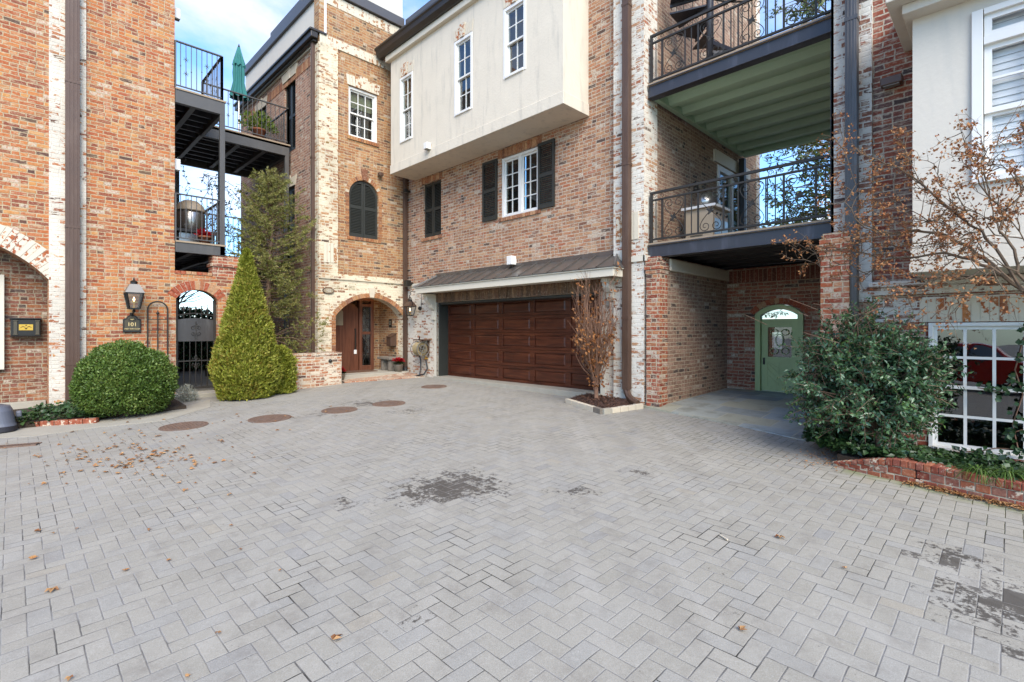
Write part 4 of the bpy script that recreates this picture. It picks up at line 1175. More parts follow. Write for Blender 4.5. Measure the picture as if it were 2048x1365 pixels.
sashbox(3.88, 4.56, .03, 1, (4.22,)); sashbox(3.24, 3.90, .07, 1, (3.57,))
s.build('sash', 'white', f)
for z0, z1, d in ((4.68, 4.82, .022), (3.92, 4.52, .045), (3.28, 3.86, .085)): MB().pbox(BR, -1.44, .15, z0, z1, d, d + .004).build('pane', 'glass_clear', f)
bl = MB()
z = 3.22
while z < 4.88:
    bl.hexa([BR(-1.5, z, .106), BR(.19, z, .106), BR(.19, z + .004, .109), BR(-1.5, z + .004, .109), BR(-1.5, z + .066, .119), BR(.19, z + .066, .119), BR(.19, z + .070, .117), BR(-1.5, z + .070, .117)])
    z += .068
bl.build('blind', 'blind', f)
MB().pbox(BR, -1.6, .25, 3.18, 4.92, .18, .2).build('dark_room_board', 'interior', HR)  # dark sheet for the unlit room behind the blind
downpipe(HR, XR - .14, 1.47, .3, 9, .13, .13, 'greymetal', joints=(3.3, 5.7))
# brick piers carrying the lower balcony
def pier(name, x0, x1, y0, y1, z0, z1, label):
    t = thing(name, ((x0 + x1) / 2, (y0 + y1) / 2, z0), label, 'pier', 'red brick piers under the balcony')
    m = MB().box(x0, y0, z0, x1, y1, z1 - .30); m.build('shaft', 'brick_red', t)
    m = MB().box(x0 - .012, y0 - .012, z1 - .30, x1 + .012, y1 + .012, z1 - .225); m.box(x0 - .03, y0 - .03, z1 - .225, x1 + .03, y1 + .03, z1 - .15)
    m.box(x0 - .012, y0 - .012, z1 - .15, x1 + .012, y1 + .012, z1 - .075); m.box(x0 + .02, y0 + .02, z1 - .075, x1 - .02, y1 - .02, z1 - .0)
    m.build('cap', 'brick_red', t)
pier('brick_pier', 7.98, 8.27, 4.345, 4.60, .28, 3.00, 'red brick pier between the white quoin and the passage')
pier('brick_pier', 7.60, 7.845, 1.48, 1.80, .24, 2.98, 'red brick pier behind the big holly bush')

# ------------------------------------------------------------------ ironwork
def spiral(c, r0, r1, a0, turns, P, d, n=16):
    return [P(c[0] + (r0 + (r1 - r0) * i / n) * math.cos(a0 + turns * 2 * math.pi * i / n), c[1] + (r0 + (r1 - r0) * i / n) * math.sin(a0 + turns * 2 * math.pi * i / n), d) for i in range(n + 1)]
def scroll_panel(parent, P, a, z0, z1, w, d=0.0):
    """two crossing S-scrolls ending in volutes, rosette in the middle"""
    m = MB(); zc = (z0 + z1) / 2; hh = (z1 - z0) / 2; rr = w * .235
    for sx in (-1, 1):
        pts = []
        for i in range(17):
            t = i / 16; ang = (0 if sx > 0 else math.pi) + sx * 2.6 * math.pi * (1 - t); r = rr * (.22 + .78 * t)
            pts.append((a + sx * w * .25 + r * math.cos(ang), zc + hh - rr - .005 + r * math.sin(ang)))
        for i in range(1, 14):
            q = i / 14
            pts.append((a + sx * w * .485 * math.cos(math.pi * q), (zc + hh - rr) - q * 2 * (hh - rr)))
        for i in range(17):
            u = i / 16; ang = (math.pi if sx > 0 else 0) + sx * 2.6 * math.pi * u; r = rr * (1 - .78 * u)
            pts.append((a - sx * w * .25 + r * math.cos(ang), zc - hh + rr + .005 + r * math.sin(ang)))
        m.tube([P(p[0], p[1], d) for p in pts], .0065, 5)
    o = m.build('scroll_panel', 'iron', parent)
    r = MB()
    for i in range(4):
        an = i * math.pi / 2 + .4; dx, dz = math.cos(an), math.sin(an)
        ex, ez = -dz, dx
        r.hexa([P(a, zc, d - .02), P(a + dx * .02 + ex * .026, zc + dz * .02 + ez * .026, d - .018), P(a + dx * .075, zc + dz * .075, d - .03), P(a + dx * .02 - ex * .026, zc + dz * .02 - ez * .026, d - .018),
                P(a, zc, d - .008), P(a + dx * .02 + ex * .026, zc + dz * .02 + ez * .026, d - .008), P(a + dx * .075, zc + dz * .075, d - .016), P(a + dx * .02 - ex * .026, zc + dz * .02 - ez * .026, d - .008)])
    r.build('rosette', 'iron', o)
    return o
def c_scroll(m, P, a, z, w, d=0):
    for sx in (-1, 1):
        m.tube(spiral((a + sx * w * .55, z + .012), .012, .04, math.pi / 2, sx * 1.3, P, d, 14), .005, 4)

def right_balcony(name, zb, zt, zrail, label, soffit, group='balconies over the passage'):
    t = thing(name, (10, 3.1, zb), label, 'balcony', group)
    YL, YRr = 4.63, 1.70
    b = MB().box(XB - .02, YRr, zb, XB + .12, YL, zt)
    b.box(XB - .06, YRr, zb, XB - .02, YL, zb + .015).box(XB - .06, YRr, zt - .015, XB - .02, YL, zt)
    b.build('front_beam', 'steel_dark', t, bevel=.003)
    b = MB().box(XB + .12, YRr, zt - .06, 12.5, YL + .02, zt - .02); b.build('soffit', soffit, t)
    b = MB()
    for i in range(8):
        x = XB + .6 + i * .55; b.hexa([(x, YRr, zt - .17), (x + .14, YRr, zt - .17), (x + .20, YRr, zt - .06), (x - .06, YRr, zt - .06), (x, YL, zt - .17), (x + .14, YL, zt - .17), (x + .20, YL, zt - .06), (x - .06, YL, zt - .06)])
    b.box(XB + .12, YL - .07, zt - .19, 12.5, YL + .02, zt - .06); b.box(12.4, YRr, zt - .24, 12.5, YL - .07, zt - .06)
    b.build('soffit_rib', soffit, t)
    MB().box(XB - .05, YRr, zt - .018, 12.5, YL + .0, zt + .03).build('deck', 'deck', t)
    r = MB(); RP = PX(XB - .0)
    ya, yb = 1.76, 4.62
    for z, h in ((zrail - .035, .04), (zrail - .165, .03), (zt + .10, .03)):
        r.bar((XB + .02, ya, z), (XB + .02, yb, z), .045 if h > .035 else .035, h)
    for y in (ya + .02, yb - .02): r.box(XB, y - .02, zt + .03, XB + .04, y + .02, zrail - .03)
    r = r.build('railing', 'iron', t)
    pb = MB(); ys = [yb - .45, yb - 1.10, yb - 1.75, yb - 2.42]
    n = 26
    for i in range(1, n):
        y = ya + (yb - ya) * i / n
        if min(abs(y - q) for q in ys) < .20: continue
        pb.box(XB + .012, y - .007, zt + .10, XB + .026, y + .007, zrail - .165)
    for q in ys:
        for sg in (-.205, .205): pb.box(XB + .010, q + sg - .008, zt + .10, XB + .027, q + sg + .008, zrail - .165)
    pb.build('balusters', 'iron', r)
    cs = MB()
    for y in (yb - .16, yb - .80, yb - 1.42, yb - 2.1, yb - 2.72): c_scroll(cs, RP, y, zrail - .115, .13, .02)
    cs.build('rail_scrolls', 'iron', r)
    for q in ys: scroll_panel(t, RP, q, zt + .11, zrail - .18, .37, .02)
    # side and rear railing
    rr = MB()
    for z in (zrail - .035, zrail - .165, zt + .10): rr.bar((12.42, YRr + .1, z), (12.42, YL - .05, z), .035, .03)
    for i in range(22): 
        y = YRr + .15 + i * .125; rr.box(12.413, y - .007, zt + .1, 12.427, y + .007, zrail - .16)
    rr.build('rear_railing', 'iron', t)
    return t
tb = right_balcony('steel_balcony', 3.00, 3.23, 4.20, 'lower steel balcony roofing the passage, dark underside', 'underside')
MB().box(XB - .02, 1.725, 3.23, XB + .10, 1.80, 5.86).build('post', 'steel_dark', tb)
MB().box(12.3, 4.50, 3.23, 12.42, 4.62, 5.8).build('post', 'steel_dark', tb)
MB().box(12.3, 1.75, 3.23, 12.42, 1.87, 5.8).build('post', 'steel_dark', tb)
right_balcony('steel_balcony', 5.87, 6.10, 7.03, 'upper steel balcony with pale green ribbed soffit', 'green_soffit')

# left balcony: two storeys of steel decks between the houses
TL = thing('steel_balcony', (3.9, 15, 3.36), 'two storey grey steel balcony between the left house and the tower', 'balcony')
XL0, XL1, XL2, YL2, YLB = 2.44, 3.38, 5.44, 14.17, 17.1
def ldeck(zb, zt):
    b = MB()
    b.box(XL0, YA - .02, zb, XL1, YA + .08, zt); b.box(XL1 - .08, YA + .08, zb, XL1, YL2, zt)
    b.box(XL1 - .08, YL2, zb, XL2, YL2 + .10, zt); b.box(XL2 - .08, YL2 + .10, zb, XL2, YLB, zt); b.box(XL0, YLB - .1, zb, XL2 - .08, YLB, zt)
    b.build('edge_beam', 'steel', TL, bevel=.004)
    b = MB()
    for x in (2.75, 4.15, 4.8): b.box(x, (YA + .08 if x < 3.3 else YL2 + .1), zb + .03, x + .10, YLB - .1, zt - .06)
    b.box(XL1 - .09, YL2 + .1, zb + .02, XL1, YLB - .1, zt - .06)
    b.build('cross_beam', 'steel', TL)
    b = MB()
    y = YA + .3
    while y < YLB - .2:
        b.box(XL0, y, zb + .10, (XL1 - .08 if y < YL2 else XL2 - .08), y + .05, zt - .055); y += .38
    b.build('joists', 'steel_dark', TL)
    b = MB(); b.box(XL0, YA, zt - .05, XL1 - .0, YL2, zt + .02); b.box(XL0, YL2, zt - .05, XL2, YLB, zt + .02)
    b.build('deck', 'underside', TL)
    MB().box(XL0, YA - .04, zt + .0, XL1 + .02, YA + .05, zt + .035).build('deck_edging', 'deck', TL)
    MB().box(XL1 + .021, YL2 - .03, zt, XL2 + .02, YL2 + .08, zt + .035).build('deck_edging', 'deck', TL)
def knots(m, x, y, z):
    m.lathe([(.001, -.025), (.016, 0), (.001, .025)], (x, y, z), 6)
def star(m, x, y, z, ax):
    for i in range(6):
        a = i * math.pi / 3 + .3; dx = math.cos(a) * .055; dz = math.sin(a) * .055
        q = (x + dx, y, z + dz) if ax == 0 else (x, y + dx, z + dz)
        m.tube([(x, y, z), q], [.008, .003], 4)
    m.sphere((x, y, z), .014, 6, 4)
def lrail(p, q, z0, z1, n, parent, seed=0):
    p = Vector((*p, 0)); q = Vector((*q, 0)); m = MB()
    U = Vector((0, 0, 1))
    m.bar(p + U * z1, q + U * z1, .05, .025); m.bar(p + U * (z0 + .06), q + U * (z0 + .06), .035, .02)
    for e in (p, q): m.box(e.x - .02, e.y - .02, z0 - .02, e.x + .02, e.y + .02, z1)
    ax = 0 if abs(q.x - p.x) > abs(q.y - p.y) else 1
    for i in range(1, n):
        c = p.lerp(q, i / n)
        m.box(c.x - .0065, c.y - .0065, z0 + .06, c.x + .0065, c.y + .0065, z1)
        k = (i + seed) % 4
        zm = (z0 + z1) / 2
        if k == 1: knots(m, c.x, c.y, zm)
        elif k == 2: star(m, c.x, c.y, zm + .16, ax); star(m, c.x, c.y, zm - .14, ax)
        elif k == 3: knots(m, c.x, c.y, zm - .07)
    return m.build('railing', 'steel', parent)
for zb, zt in ((6.52, 6.80), (3.36, 3.57)):
    ldeck(zb, zt)
    lrail((XL0, YA + .02), (XL1 - .05, YA + .02), zt + .04, zt + 1.03, 9, TL)
    lrail((XL1 - .05, YA + .02), (XL1 - .05, YL2), zt + .04, zt + 1.03, 14, TL, 2)
    lrail((XL1 - .05, YL2), (XL2 - .03, YL2), zt + .04, zt + 1.03, 18, TL, 1)
    lrail((XL2 - .03, YL2), (XL2 - .03, YL2 + 2.2), zt + .04, zt + 1.03, 18, TL, 3)
    lrail((XL0, YLB - .1), (XL2 - .1, YLB - .1), zt + .04, zt + 1.03, 24, TL, 1)
for x, y in ((XL1 - .05, YA + .03), (XL2 - .06, YL2 + .05), (4.45, YLB - .15), (XL1 - .04, YLB - .2)):
    MB().box(x - .05, y - .05, (3.37 if y < 13 else .4), x + .05, y + .05, 6.53).build('post', 'steel', TL, bevel=.004)

# spiral stair on the upper right deck
st = thing('spiral_staircase', (8.98, 3.89, 6.13), 'dark steel spiral staircase on the upper right balcony', 'staircase')
MB().tube([(8.98, 3.89, 6.13), (8.98, 3.89, 9.6)], .06, 12).build('pole', 'steel_dark', st, smooth=True)
for i in range(15):
    a0 = R(250 + i * 31); a1 = a0 + R(36); z = 6.33 + i * .215; c = (8.98, 3.89)
    q = lambda a, r, zz: (c[0] + r * math.cos(a), c[1] + r * math.sin(a), zz)
    if q(a0, .68, 0)[1] > 4.62 and False: continue
    m = MB(); Ro = .70
    m.hexa([q(a0, .05, z), q(a0, Ro, z), q(a1, Ro, z), q(a1, .05, z), q(a0, .05, z + .03), q(a0, Ro, z + .03), q(a1, Ro, z + .03), q(a1, .05, z + .03)])
    m.bar(q(a0, .06, z - .03), q(a0, Ro, z - .03), .03, .06)
    m.build('tread', 'steel_dark', st)
hr = MB(); pts = []
for i in range(60):
    a = R(250 + i * 8.0); z = 7.25 + i * 8.0 / 31 * .215
    pts.append((8.98 + .70 * math.cos(a), 3.89 + .70 * math.sin(a), z))
    if i % 2 == 0: hr.tube([(pts[-1][0], pts[-1][1], z - .9), pts[-1]], .008, 4)
hr.tube(pts, .02, 6); hr.build('handrail', 'iron', st)

# outdoor cooking cabinet on the lower right deck
kb = thing('outdoor_grill', (9.55, 4.2, 3.26), 'beige outdoor grill cabinet with white trim on the lower right balcony', 'grill')
MB().box(9.2, 3.93, 3.27, 9.9, 4.46, 4.0).build('body', 'beige_metal', kb, bevel=.01)
MB().box(9.14, 3.86, 4.0, 9.95, 4.52, 4.05).build('counter', 'white', kb, bevel=.006)
m = MB()
for x0, x1 in ((9.26, 9.54), (9.58, 9.86)): m.box(x0, 3.912, 3.32, x1, 3.93, 3.80)
m.build('cabinet_door', 'stainless', kb, bevel=.004)
m = MB()
for x in (9.36, 9.52, 9.68, 9.8): m.sphere((x, 3.915, 3.90), .022, 8, 5)
m.build('control_knob', 'black', kb)
m = MB()
for i in range(4): m.box(9.19, 4.12, 3.42 + i * .025, 9.2, 4.36, 3.43 + i * .025)
m.build('vent_slots', 'black', kb)
m = MB(); m.lathe([(.30, 4.05), (.30, 4.2), (.24, 4.32), (.10, 4.38), (.01, 4.39)], (9.6, 4.2, 0), 16, 1.0, .75)
m.build('hood', 'stainless', kb, smooth=True)
sp = thing('wall_lamp', (9.9, 4.6, 4.55), 'small dark wall lamp above the outdoor grill', 'wall lamp')
MB().tube([(9.9, 4.68, 4.7), (9.9, 4.58, 4.74), (9.9, 4.56, 4.66)], .02, 8).build('arm', 'black', sp)
MB().lathe([(.02, .12), (.06, .02), (.065, 0), (.03, 0)], (9.9, 4.56, 4.56), 12).build('shade', 'black', sp)

# ------------------------------------------------------------------ grill and pots on the left decks
gr = thing('barbecue_grill', (3.15, 13.9, 3.60), 'stainless barbecue grill on the lower left balcony', 'grill')
m = MB().lathe([(.26, 0), (.30, .05), (.30, .42), (.26, .48)], (3.02, 13.9, 4.05), 20); m.build('drum', 'stainless', gr, smooth=True)
m = MB().lathe([(.31, .48), (.31, .50), (.27, .63), (.16, .73), (.02, .76)], (3.02, 13.9, 4.05), 20); m.build('lid', 'beige_metal', gr, smooth=True)
MB().box(2.62, 13.5, 3.98, 3.48, 14.3, 4.05).build('shelf', 'gutter', gr, bevel=.01)
MB().box(2.72, 13.6, 3.62, 3.38, 14.2, 3.98).build('cabinet', 'stainless', gr, bevel=.01)
m = MB()
for x, y in ((2.68, 13.56), (3.42, 13.56), (2.68, 14.24), (3.42, 14.24)): m.tube([(x, y, 3.60), (x, y, 4.0)], .02, 8)
m.build('legs', 'black', gr)
def pot(loc, r, h, label, mat='terracotta', cat='flower pot'):
    t = thing('flower_pot', loc, label, cat)
    MB().lathe([(r * .72, 0), (r, h * .85), (r * 1.08, h * .85), (r * 1.08, h), (r * .92, h), (r * .9, h * .9)], loc, 16).build('pot', mat, t, smooth=True)
    return t
pa = pot((3.15, 13.2, 3.61), .13, .26, 'terracotta pot with a small plant on the lower left balcony')
d = rdir(90); d[:, 2] = np.abs(d[:, 2]) + .3
leaf_obj('foliage', np.array([3.15, 13.2, 3.85]) + d * RNG.uniform(0, .12, (90, 1)), d, rdir(90), .12, .05, 'red_petal', pa)
pb_ = pot((4.75, 14.5, 6.84), .17, .32, 'terracotta pot with bushy green plant on the upper left balcony')

# closed teal parasol
um = thing('patio_umbrella', (4.55, 15.5, 6.84), 'closed teal patio umbrella on the upper left balcony', 'umbrella')
MB().tube([(4.55, 15.5, 6.84), (4.55, 15.5, 9.72)], .022, 8).build('pole', 'stainless', um)
MB().lathe([(.24, 0), (.24, .06), (.06, .09), (.04, .25)], (4.55, 15.5, 6.84), 16).build('base', 'black', um)
def folded(z0, z1, prof, n=64, ph=0.0):
    m = MB(); o = 0; ring = []
    for i, (r, z) in enumerate(prof):
        for q in range(n):
            a = 2 * math.pi * q / n
            rr = r * (1 + .20 * math.cos(8 * a + ph + .3 * i * 0) + .06 * math.cos(3 * a + i))
            m.v.append((4.55 + rr * math.cos(a), 15.5 + rr * math.sin(a), z + (.02 * math.cos(8 * a) if i == 0 else 0)))
    for i in range(len(prof) - 1):
        for q in range(n): m.f.append((i * n + q, i * n + (q + 1) % n, (i + 1) * n + (q + 1) % n, (i + 1) * n + q))
    m.f.append(tuple((len(prof) - 1) * n + q for q in range(n)))
    return m
folded(0, 0, [(.22, 8.28), (.17, 8.5), (.125, 8.72), (.135, 8.95), (.12, 9.2), (.09, 9.35), (.05, 9.6)]).build('canopy', 'teal', um, smooth=True)
folded(0, 0, [(.15, 9.17), (.13, 9.3), (.08, 9.5), (.03, 9.72)], ph=.6).build('vent_cap', 'teal', um, smooth=True)
MB().lathe([(.02, 9.70), (.03, 9.74), (.015, 9.78), (.005, 9.82)], (4.55, 15.5, 0), 10).build('finial', 'black', um)

# ------------------------------------------------------------------ gate wall and gate
GW = thing('garden_wall', (3.1, 12.7, .1), 'orange brick garden wall with an arched gateway beside the left house', 'wall')
P = PY(YA + .004)
MB().panel(P, rect(2.432, 3.95, .1, 2.90), [arch(2.452, 3.24, .05, 2.37, .21)], .30).build('wall', 'brick_orange', GW)
m = MB()
for i in range(7): m.box(2.435 + i * .1, YA - .012, 2.90, 2.435 + i * .1 + .092, YA + .32, 2.965)
m.build('coping', 'unit_red', GW)
m = MB().box(3.14, YA + .004, 2.90, 3.80, YA + .35, 3.36); m.box(3.11, YA - .03, 3.12, 3.83, YA + .37, 3.19)
m.build('pier', 'brick_red', GW)
ab, am = MB(), MB(); arch_ring(ab, am, P, 2.452, 3.24, 2.37, .21, .19, 13, .010); ab.build('arch_bricks', 'unit_red', GW); am.build('arch_mortar', 'mortar', GW)
MB().box(2.40, YA - .35, .2, 3.30, YA + .2, .36).build('step', 'concrete', GW, bevel=.012)
gt = thing('iron_gate', (2.85, YA + .14, .42), 'dark iron arched garden gate with scrolled solid panel and spear tops', 'gate')
G = PY(YA + .14)
m = MB(); m.pbox(G, 2.46, 2.51, .42, 2.33, -.02, .02).pbox(G, 3.18, 3.23, .42, 2.33, -.02, .02).pbox(G, 2.51, 3.18, .42, .47, -.02, .02).pbox(G, 2.51, 3.18, 1.02, 1.045, -.012, .012)
m.tube([G(2.51 + .67 * i / 12, 2.02 + .05 * math.sin(math.pi * i / 12), 0) for i in range(13)], .012, 6)
m.lathe([(.035, 0), (.035, .02), (.01, .05)], (2.485, YA + .14, 2.33), 10).lathe([(.035, 0), (.035, .02), (.01, .05)], (3.205, YA + .14, 2.33), 10)
m.build('frame', 'iron', gt)
n = 12; out = [(2.51, 1.46), (3.18, 1.46)] + [(3.18 - .67 * i / n, 1.93 + .035 * math.sin(math.pi * i / n)) for i in range(n + 1)]
MB().panel(G, out, [], .012, -.008).build('solid_panel', 'greymetal', gt)
for i in range(5):
    x = 2.51 + .67 * (i + 1) / 6
    m = MB().tube([G(x, .46, 0), G(x, 2.12, 0)], .009, 6)
    m.lathe([(.010, 0), (.024, .04), (.028, .055), (.012, .09), (.002, .16)], (x, YA + .14, 2.10), 8)
    m.build('spear_bar', 'iron', gt)
def fleur(zc, s):
    m = MB()
    for sx in (-1, 1):
        m.tube(spiral((2.845 + sx * .055 * s, zc + .06 * s), .01 * s, .05 * s, math.pi / 2, sx * 1.1, G, -.015, 12), .006, 5)
        m.tube(spiral((2.845 + sx * .055 * s, zc - .06 * s), .01 * s, .05 * s, -math.pi / 2, -sx * 1.1, G, -.015, 12), .006, 5)
        m.tube([G(2.845, zc + .02 * s, -.015), G(2.845 + sx * .03 * s, zc + .12 * s, -.015), G(2.845 + sx * .008 * s, zc + .20 * s, -.015)], .006, 5)
        m.tube([G(2.845, zc - .02 * s, -.015), G(2.845 + sx * .03 * s, zc - .12 * s, -.015), G(2.845 + sx * .008 * s, zc - .20 * s, -.015)], .006, 5)
    m.tube([G(2.845, zc - .2 * s, -.015), G(2.845, zc + .22 * s, -.015)], .006, 5)
    return m
fleur(1.69, .95).build('scroll_ornament', 'iron', gt)
fleur(1.0, .8).build('scroll_ornament', 'iron', gt)

# low planter wall at the tower
lw = thing('planter_wall', (4.9, 11.95, .2), 'low weathered brick planter wall in front of the spruce', 'wall')
MB().box(3.9, 11.80, .15, 5.80, 12.02, 1.09).box(5.58, 12.02, .15, 5.80, 12.46, 1.09).build('wall', 'brick_low', lw)
m = MB()
for i in range(18): m.box(3.9 + i * .1057, 11.785, 1.09, 3.9 + i * .1057 + .098, 12.03, 1.155)
for i in range(4): m.box(5.575, 12.035 + i * .105, 1.09, 5.815, 12.035 + i * .105 + .098, 1.155)
m.build('coping', 'brick_low', lw)
for x, y, lb in ((5.50, 11.78, 'round black wall light at the front of the low planter wall'), (5.82, 11.95, 'round black wall light on the end of the low planter wall')):
    t = thing('step_light', (x, y, .93), lb, 'wall light', 'black wall lights on the low wall')
    m = MB().sphere((x, y, .95), .045, 12, 8); m.build('housing', 'black', t, smooth=True)

# ------------------------------------------------------------------ lanterns
def lantern(x, y, z, w, h, label, wall_dir, yoke=False):
    """z = underside of the glass cage; tapered four sided cage, hipped roof, finial"""
    t = thing('gas_lantern', (x, y, z), label, 'lantern', 'gas lanterns')
    wb, wt_ = w * .28, w * .47
    m = MB()
    cb = [(x + sx * wb, y + sy * wb, z) for sx, sy in ((-1, -1), (1, -1), (1, 1), (-1, 1))]
    ct = [(x + sx * wt_, y + sy * wt_, z + h * .52) for sx, sy in ((-1, -1), (1, -1), (1, 1), (-1, 1))]
    for i in range(4):
        m.bar(cb[i], ct[i], .026 * w / .39 + .006); m.bar(cb[i], cb[(i + 1) % 4], .028 * w / .39 + .004); m.bar(ct[i], ct[(i + 1) % 4], .02)
    m.box(x - wb, y - wb, z - .02, x + wb, y + wb, z)
    m.build('cage', 'black', t)
    g = MB()
    for i in range(4): g.add([cb[i], cb[(i + 1) % 4], ct[(i + 1) % 4], ct[i]], [(0, 1, 2, 3)])
    g.build('glass_pane', 'lamp_glass', t, recalc=False)
    z1 = z + h * .53; z2 = z + h * .82; we, wn = w * .55, w * .26
    r = MB().hexa([(x - we, y - we, z1), (x + we, y - we, z1), (x + we, y + we, z1), (x - we, y + we, z1), (x - wn, y - wn, z2), (x + wn, y - wn, z2), (x + wn, y + wn, z2), (x - wn, y + wn, z2)])
    r.build('roof', 'zinc' if not yoke else 'bronze', t)
    f = MB().lathe([(wn * .8, 0), (wn * .75, h * .07), (wn * 1.0, h * .08), (wn * .4, h * .13), (wn * .2, h * .16), (.012, h * .2), (.004, h * .24)], (x, y, z2), 10)
    f.build('chimney_cap', 'black', t)
    b = MB().tube([(x, y, z), (x, y, z + h * .22)], .008, 6); b.lathe([(.03, 0), (.03, .02), (.012, .03)], (x, y, z), 8); b.tube([(x - .05, y, z + h * .22), (x + .05, y, z + h * .22)], .008, 6)
    b.build('burner', 'gold', t)
    fl = MB().lathe([(.004, 0), (.018, .025), (.015, .05), (.002, .09)], (x, y, z + h * .24), 8)
    fl.build('flame', 'flame', t, smooth=True)
    k = MB()
    dx, dy = wall_dir
    if not yoke:
        k.tube([(x + dx, y + dy, z - .16), (x + dx * .5, y + dy * .5, z - .10), (x, y, z - .02)], .013, 6); k.lathe([(.02, -.08), (.03, -.05), (.012, -.02)], (x, y, z), 8)
        k.box(x + dx - .03, y + dy - .02, z - .24, x + dx + .03, y + dy, z - .08)
        k.build('bracket', 'black', t)
    else:
        pts = [(x + .0, y - we * .9 * math.cos(math.pi * i / 14), z1 + h * .55 * math.sin(math.pi * i / 14)) for i in range(15)]
        k.tube(pts, .011, 6)
        zt = z1 + h * .55
        k.tube([(x, y, zt - .01), (x - .02, y, zt + .05), (x + .03, y, zt + .09), (x + .01, y, zt + .14), (x + .04, y, zt + .17), (x + dx, y + dy, zt + .17)], .010, 6)
        k.tube([(x + dx, y + dy - .16, zt + .10), (x + dx * .97, y + dy - .16, z + h * .45)], .008, 6)
        k.sphere((x + dx * .8, y + dy - .16, z + h * .42), .055, 8, 6)
        k.build('hanger', 'black', t)
    return t
lantern(1.70, 12.24, 2.13, .285, .58, 'square black gas lantern above the number 101 plaque', (0, .25))
lantern(7.84, 11.86, 2.12, .25, .46, 'black gas lantern on a curved yoke hanger by the garage', (.27, 0), True)

# ------------------------------------------------------------------ plaques, mailbox and small wall things
t = thing('house_number_plaque', (1.70, 12.47, 1.66), 'arched bronze plaque numbered 101 under the gas lantern', 'plaque')
PP = PY(12.455)
def plaque_outline(x0, x1, z0, z1):
    c = (x0 + x1) / 2; w2 = (x1 - x0) / 2
    pts = [(x0, z0), (x1, z0), (x1, z1 - .09), (x1 - .035, z1 - .07)]
    for i in range(9):
        a = math.pi * i / 8; pts.append((c + math.cos(a) * w2 * .62, z1 - .07 + math.sin(a) * .07))
    return pts + [(x0 + .035, z1 - .07), (x0, z1 - .09)]
MB().panel(PP, plaque_outline(1.555, 1.845, 1.66, 2.01), [], .035).build('border', 'black', t, bevel=.004)
MB().panel(PP, plaque_outline(1.580, 1.820, 1.69, 1.985), [], .02, -.004).build('face', 'bronze_plaque', t)
text_mesh('number', '101', .105, 'goldpaint', (1.70, 12.448, 1.815), (1, 0, 0), (0, 0, 1), t, .004)
text_mesh('street_name', 'WEST END CLOSE', .031, 'goldpaint', (1.70, 12.448, 1.727), (1, 0, 0), (0, 0, 1), t, .003)
m = MB(); m.tube([PP(1.70 + .055 * math.cos(2 * math.pi * i / 20), 1.915 + .03 * math.sin(2 * math.pi * i / 20), -.006) for i in range(20)], .004, 4, True); m.build('emblem_ring', 'black', t)
m = MB().tube([PP(1.67, 1.923, -.006), PP(1.70, 1.912, -.008), PP(1.73, 1.923, -.006)], .004, 4); m.tube([PP(1.70, 1.925, -.006), PP(1.70, 1.902, -.006)], .005, 4); m.build('emblem', 'goldpaint', t)
t = thing('wall_mailbox', (.185, 13.1, 1.60), 'black wall mailbox with a gold relief panel inside the left arch', 'mailbox')
BPm = PY(13.02)
MB().pbox(BPm, -.02, .385, 1.60, 1.905, .0, .178).build('box', 'black', t, bevel=.01)
MB().pbox(BPm, -.035, .40, 1.907, 1.93, -.02, .178).build('lid', 'black', t, bevel=.006)
MB().pbox(BPm, -.03, .395, 1.583, 1.599, -.01, .178).build('base', 'black', t, bevel=.006)
for a in (.02, .315):
    m = MB().pbox(BPm, a, a + .05, 1.62, 1.88, -.015, .0).pbox(BPm, a - .008, a + .058, 1.87, 1.885, -.022, 0).pbox(BPm, a - .008, a + .058, 1.615, 1.63, -.022, 0)
    m.build('pilaster', 'bronze_plaque', t, bevel=.003)
MB().pbox(BPm, .09, .28, 1.70, 1.81, -.008, .0).build('gold_panel', 'gold', t)
m = MB()
for sx in (-1, 1): m.tube([BPm(.185 + sx * .012, 1.755, -.012), BPm(.185 + sx * .04, 1.772, -.012), BPm(.185 + sx * .075, 1.750, -.012)], [.004, .007, .003], 5)
m.sphere(BPm(.185, 1.79, -.01), .010, 8, 5); m.lathe([(.002, -.02), (.018, .0), (.018, .008)], BPm(.185, 1.735, -.01), 8)
m.build('relief', 'bronze', t)
t = thing('house_number_plaque', (5.72, 12.46, 2.72), 'oval weathered plaque numbered 102 left of the entrance arch', 'plaque')
zc = 2.72; xc_ = 5.76
m = MB().panel(PY(YA - .065), [(xc_ + .155 * math.cos(2 * math.pi * i / 28), zc + .085 * math.sin(2 * math.pi * i / 28)) for i in range(28)], [], .03); m.build('border', 'bronze', t, bevel=.004)
m = MB().panel(PY(YA - .070), [(xc_ + .132 * math.cos(2 * math.pi * i / 28), zc + .066 * math.sin(2 * math.pi * i / 28)) for i in range(28)], [], .02); m.build('face', 'aged_plaque', t)
text_mesh('number', '102', .09, 'trim_cream', (xc_, YA - .074, zc - .002), (1, 0, 0), (0, 0, 1), t, .004)
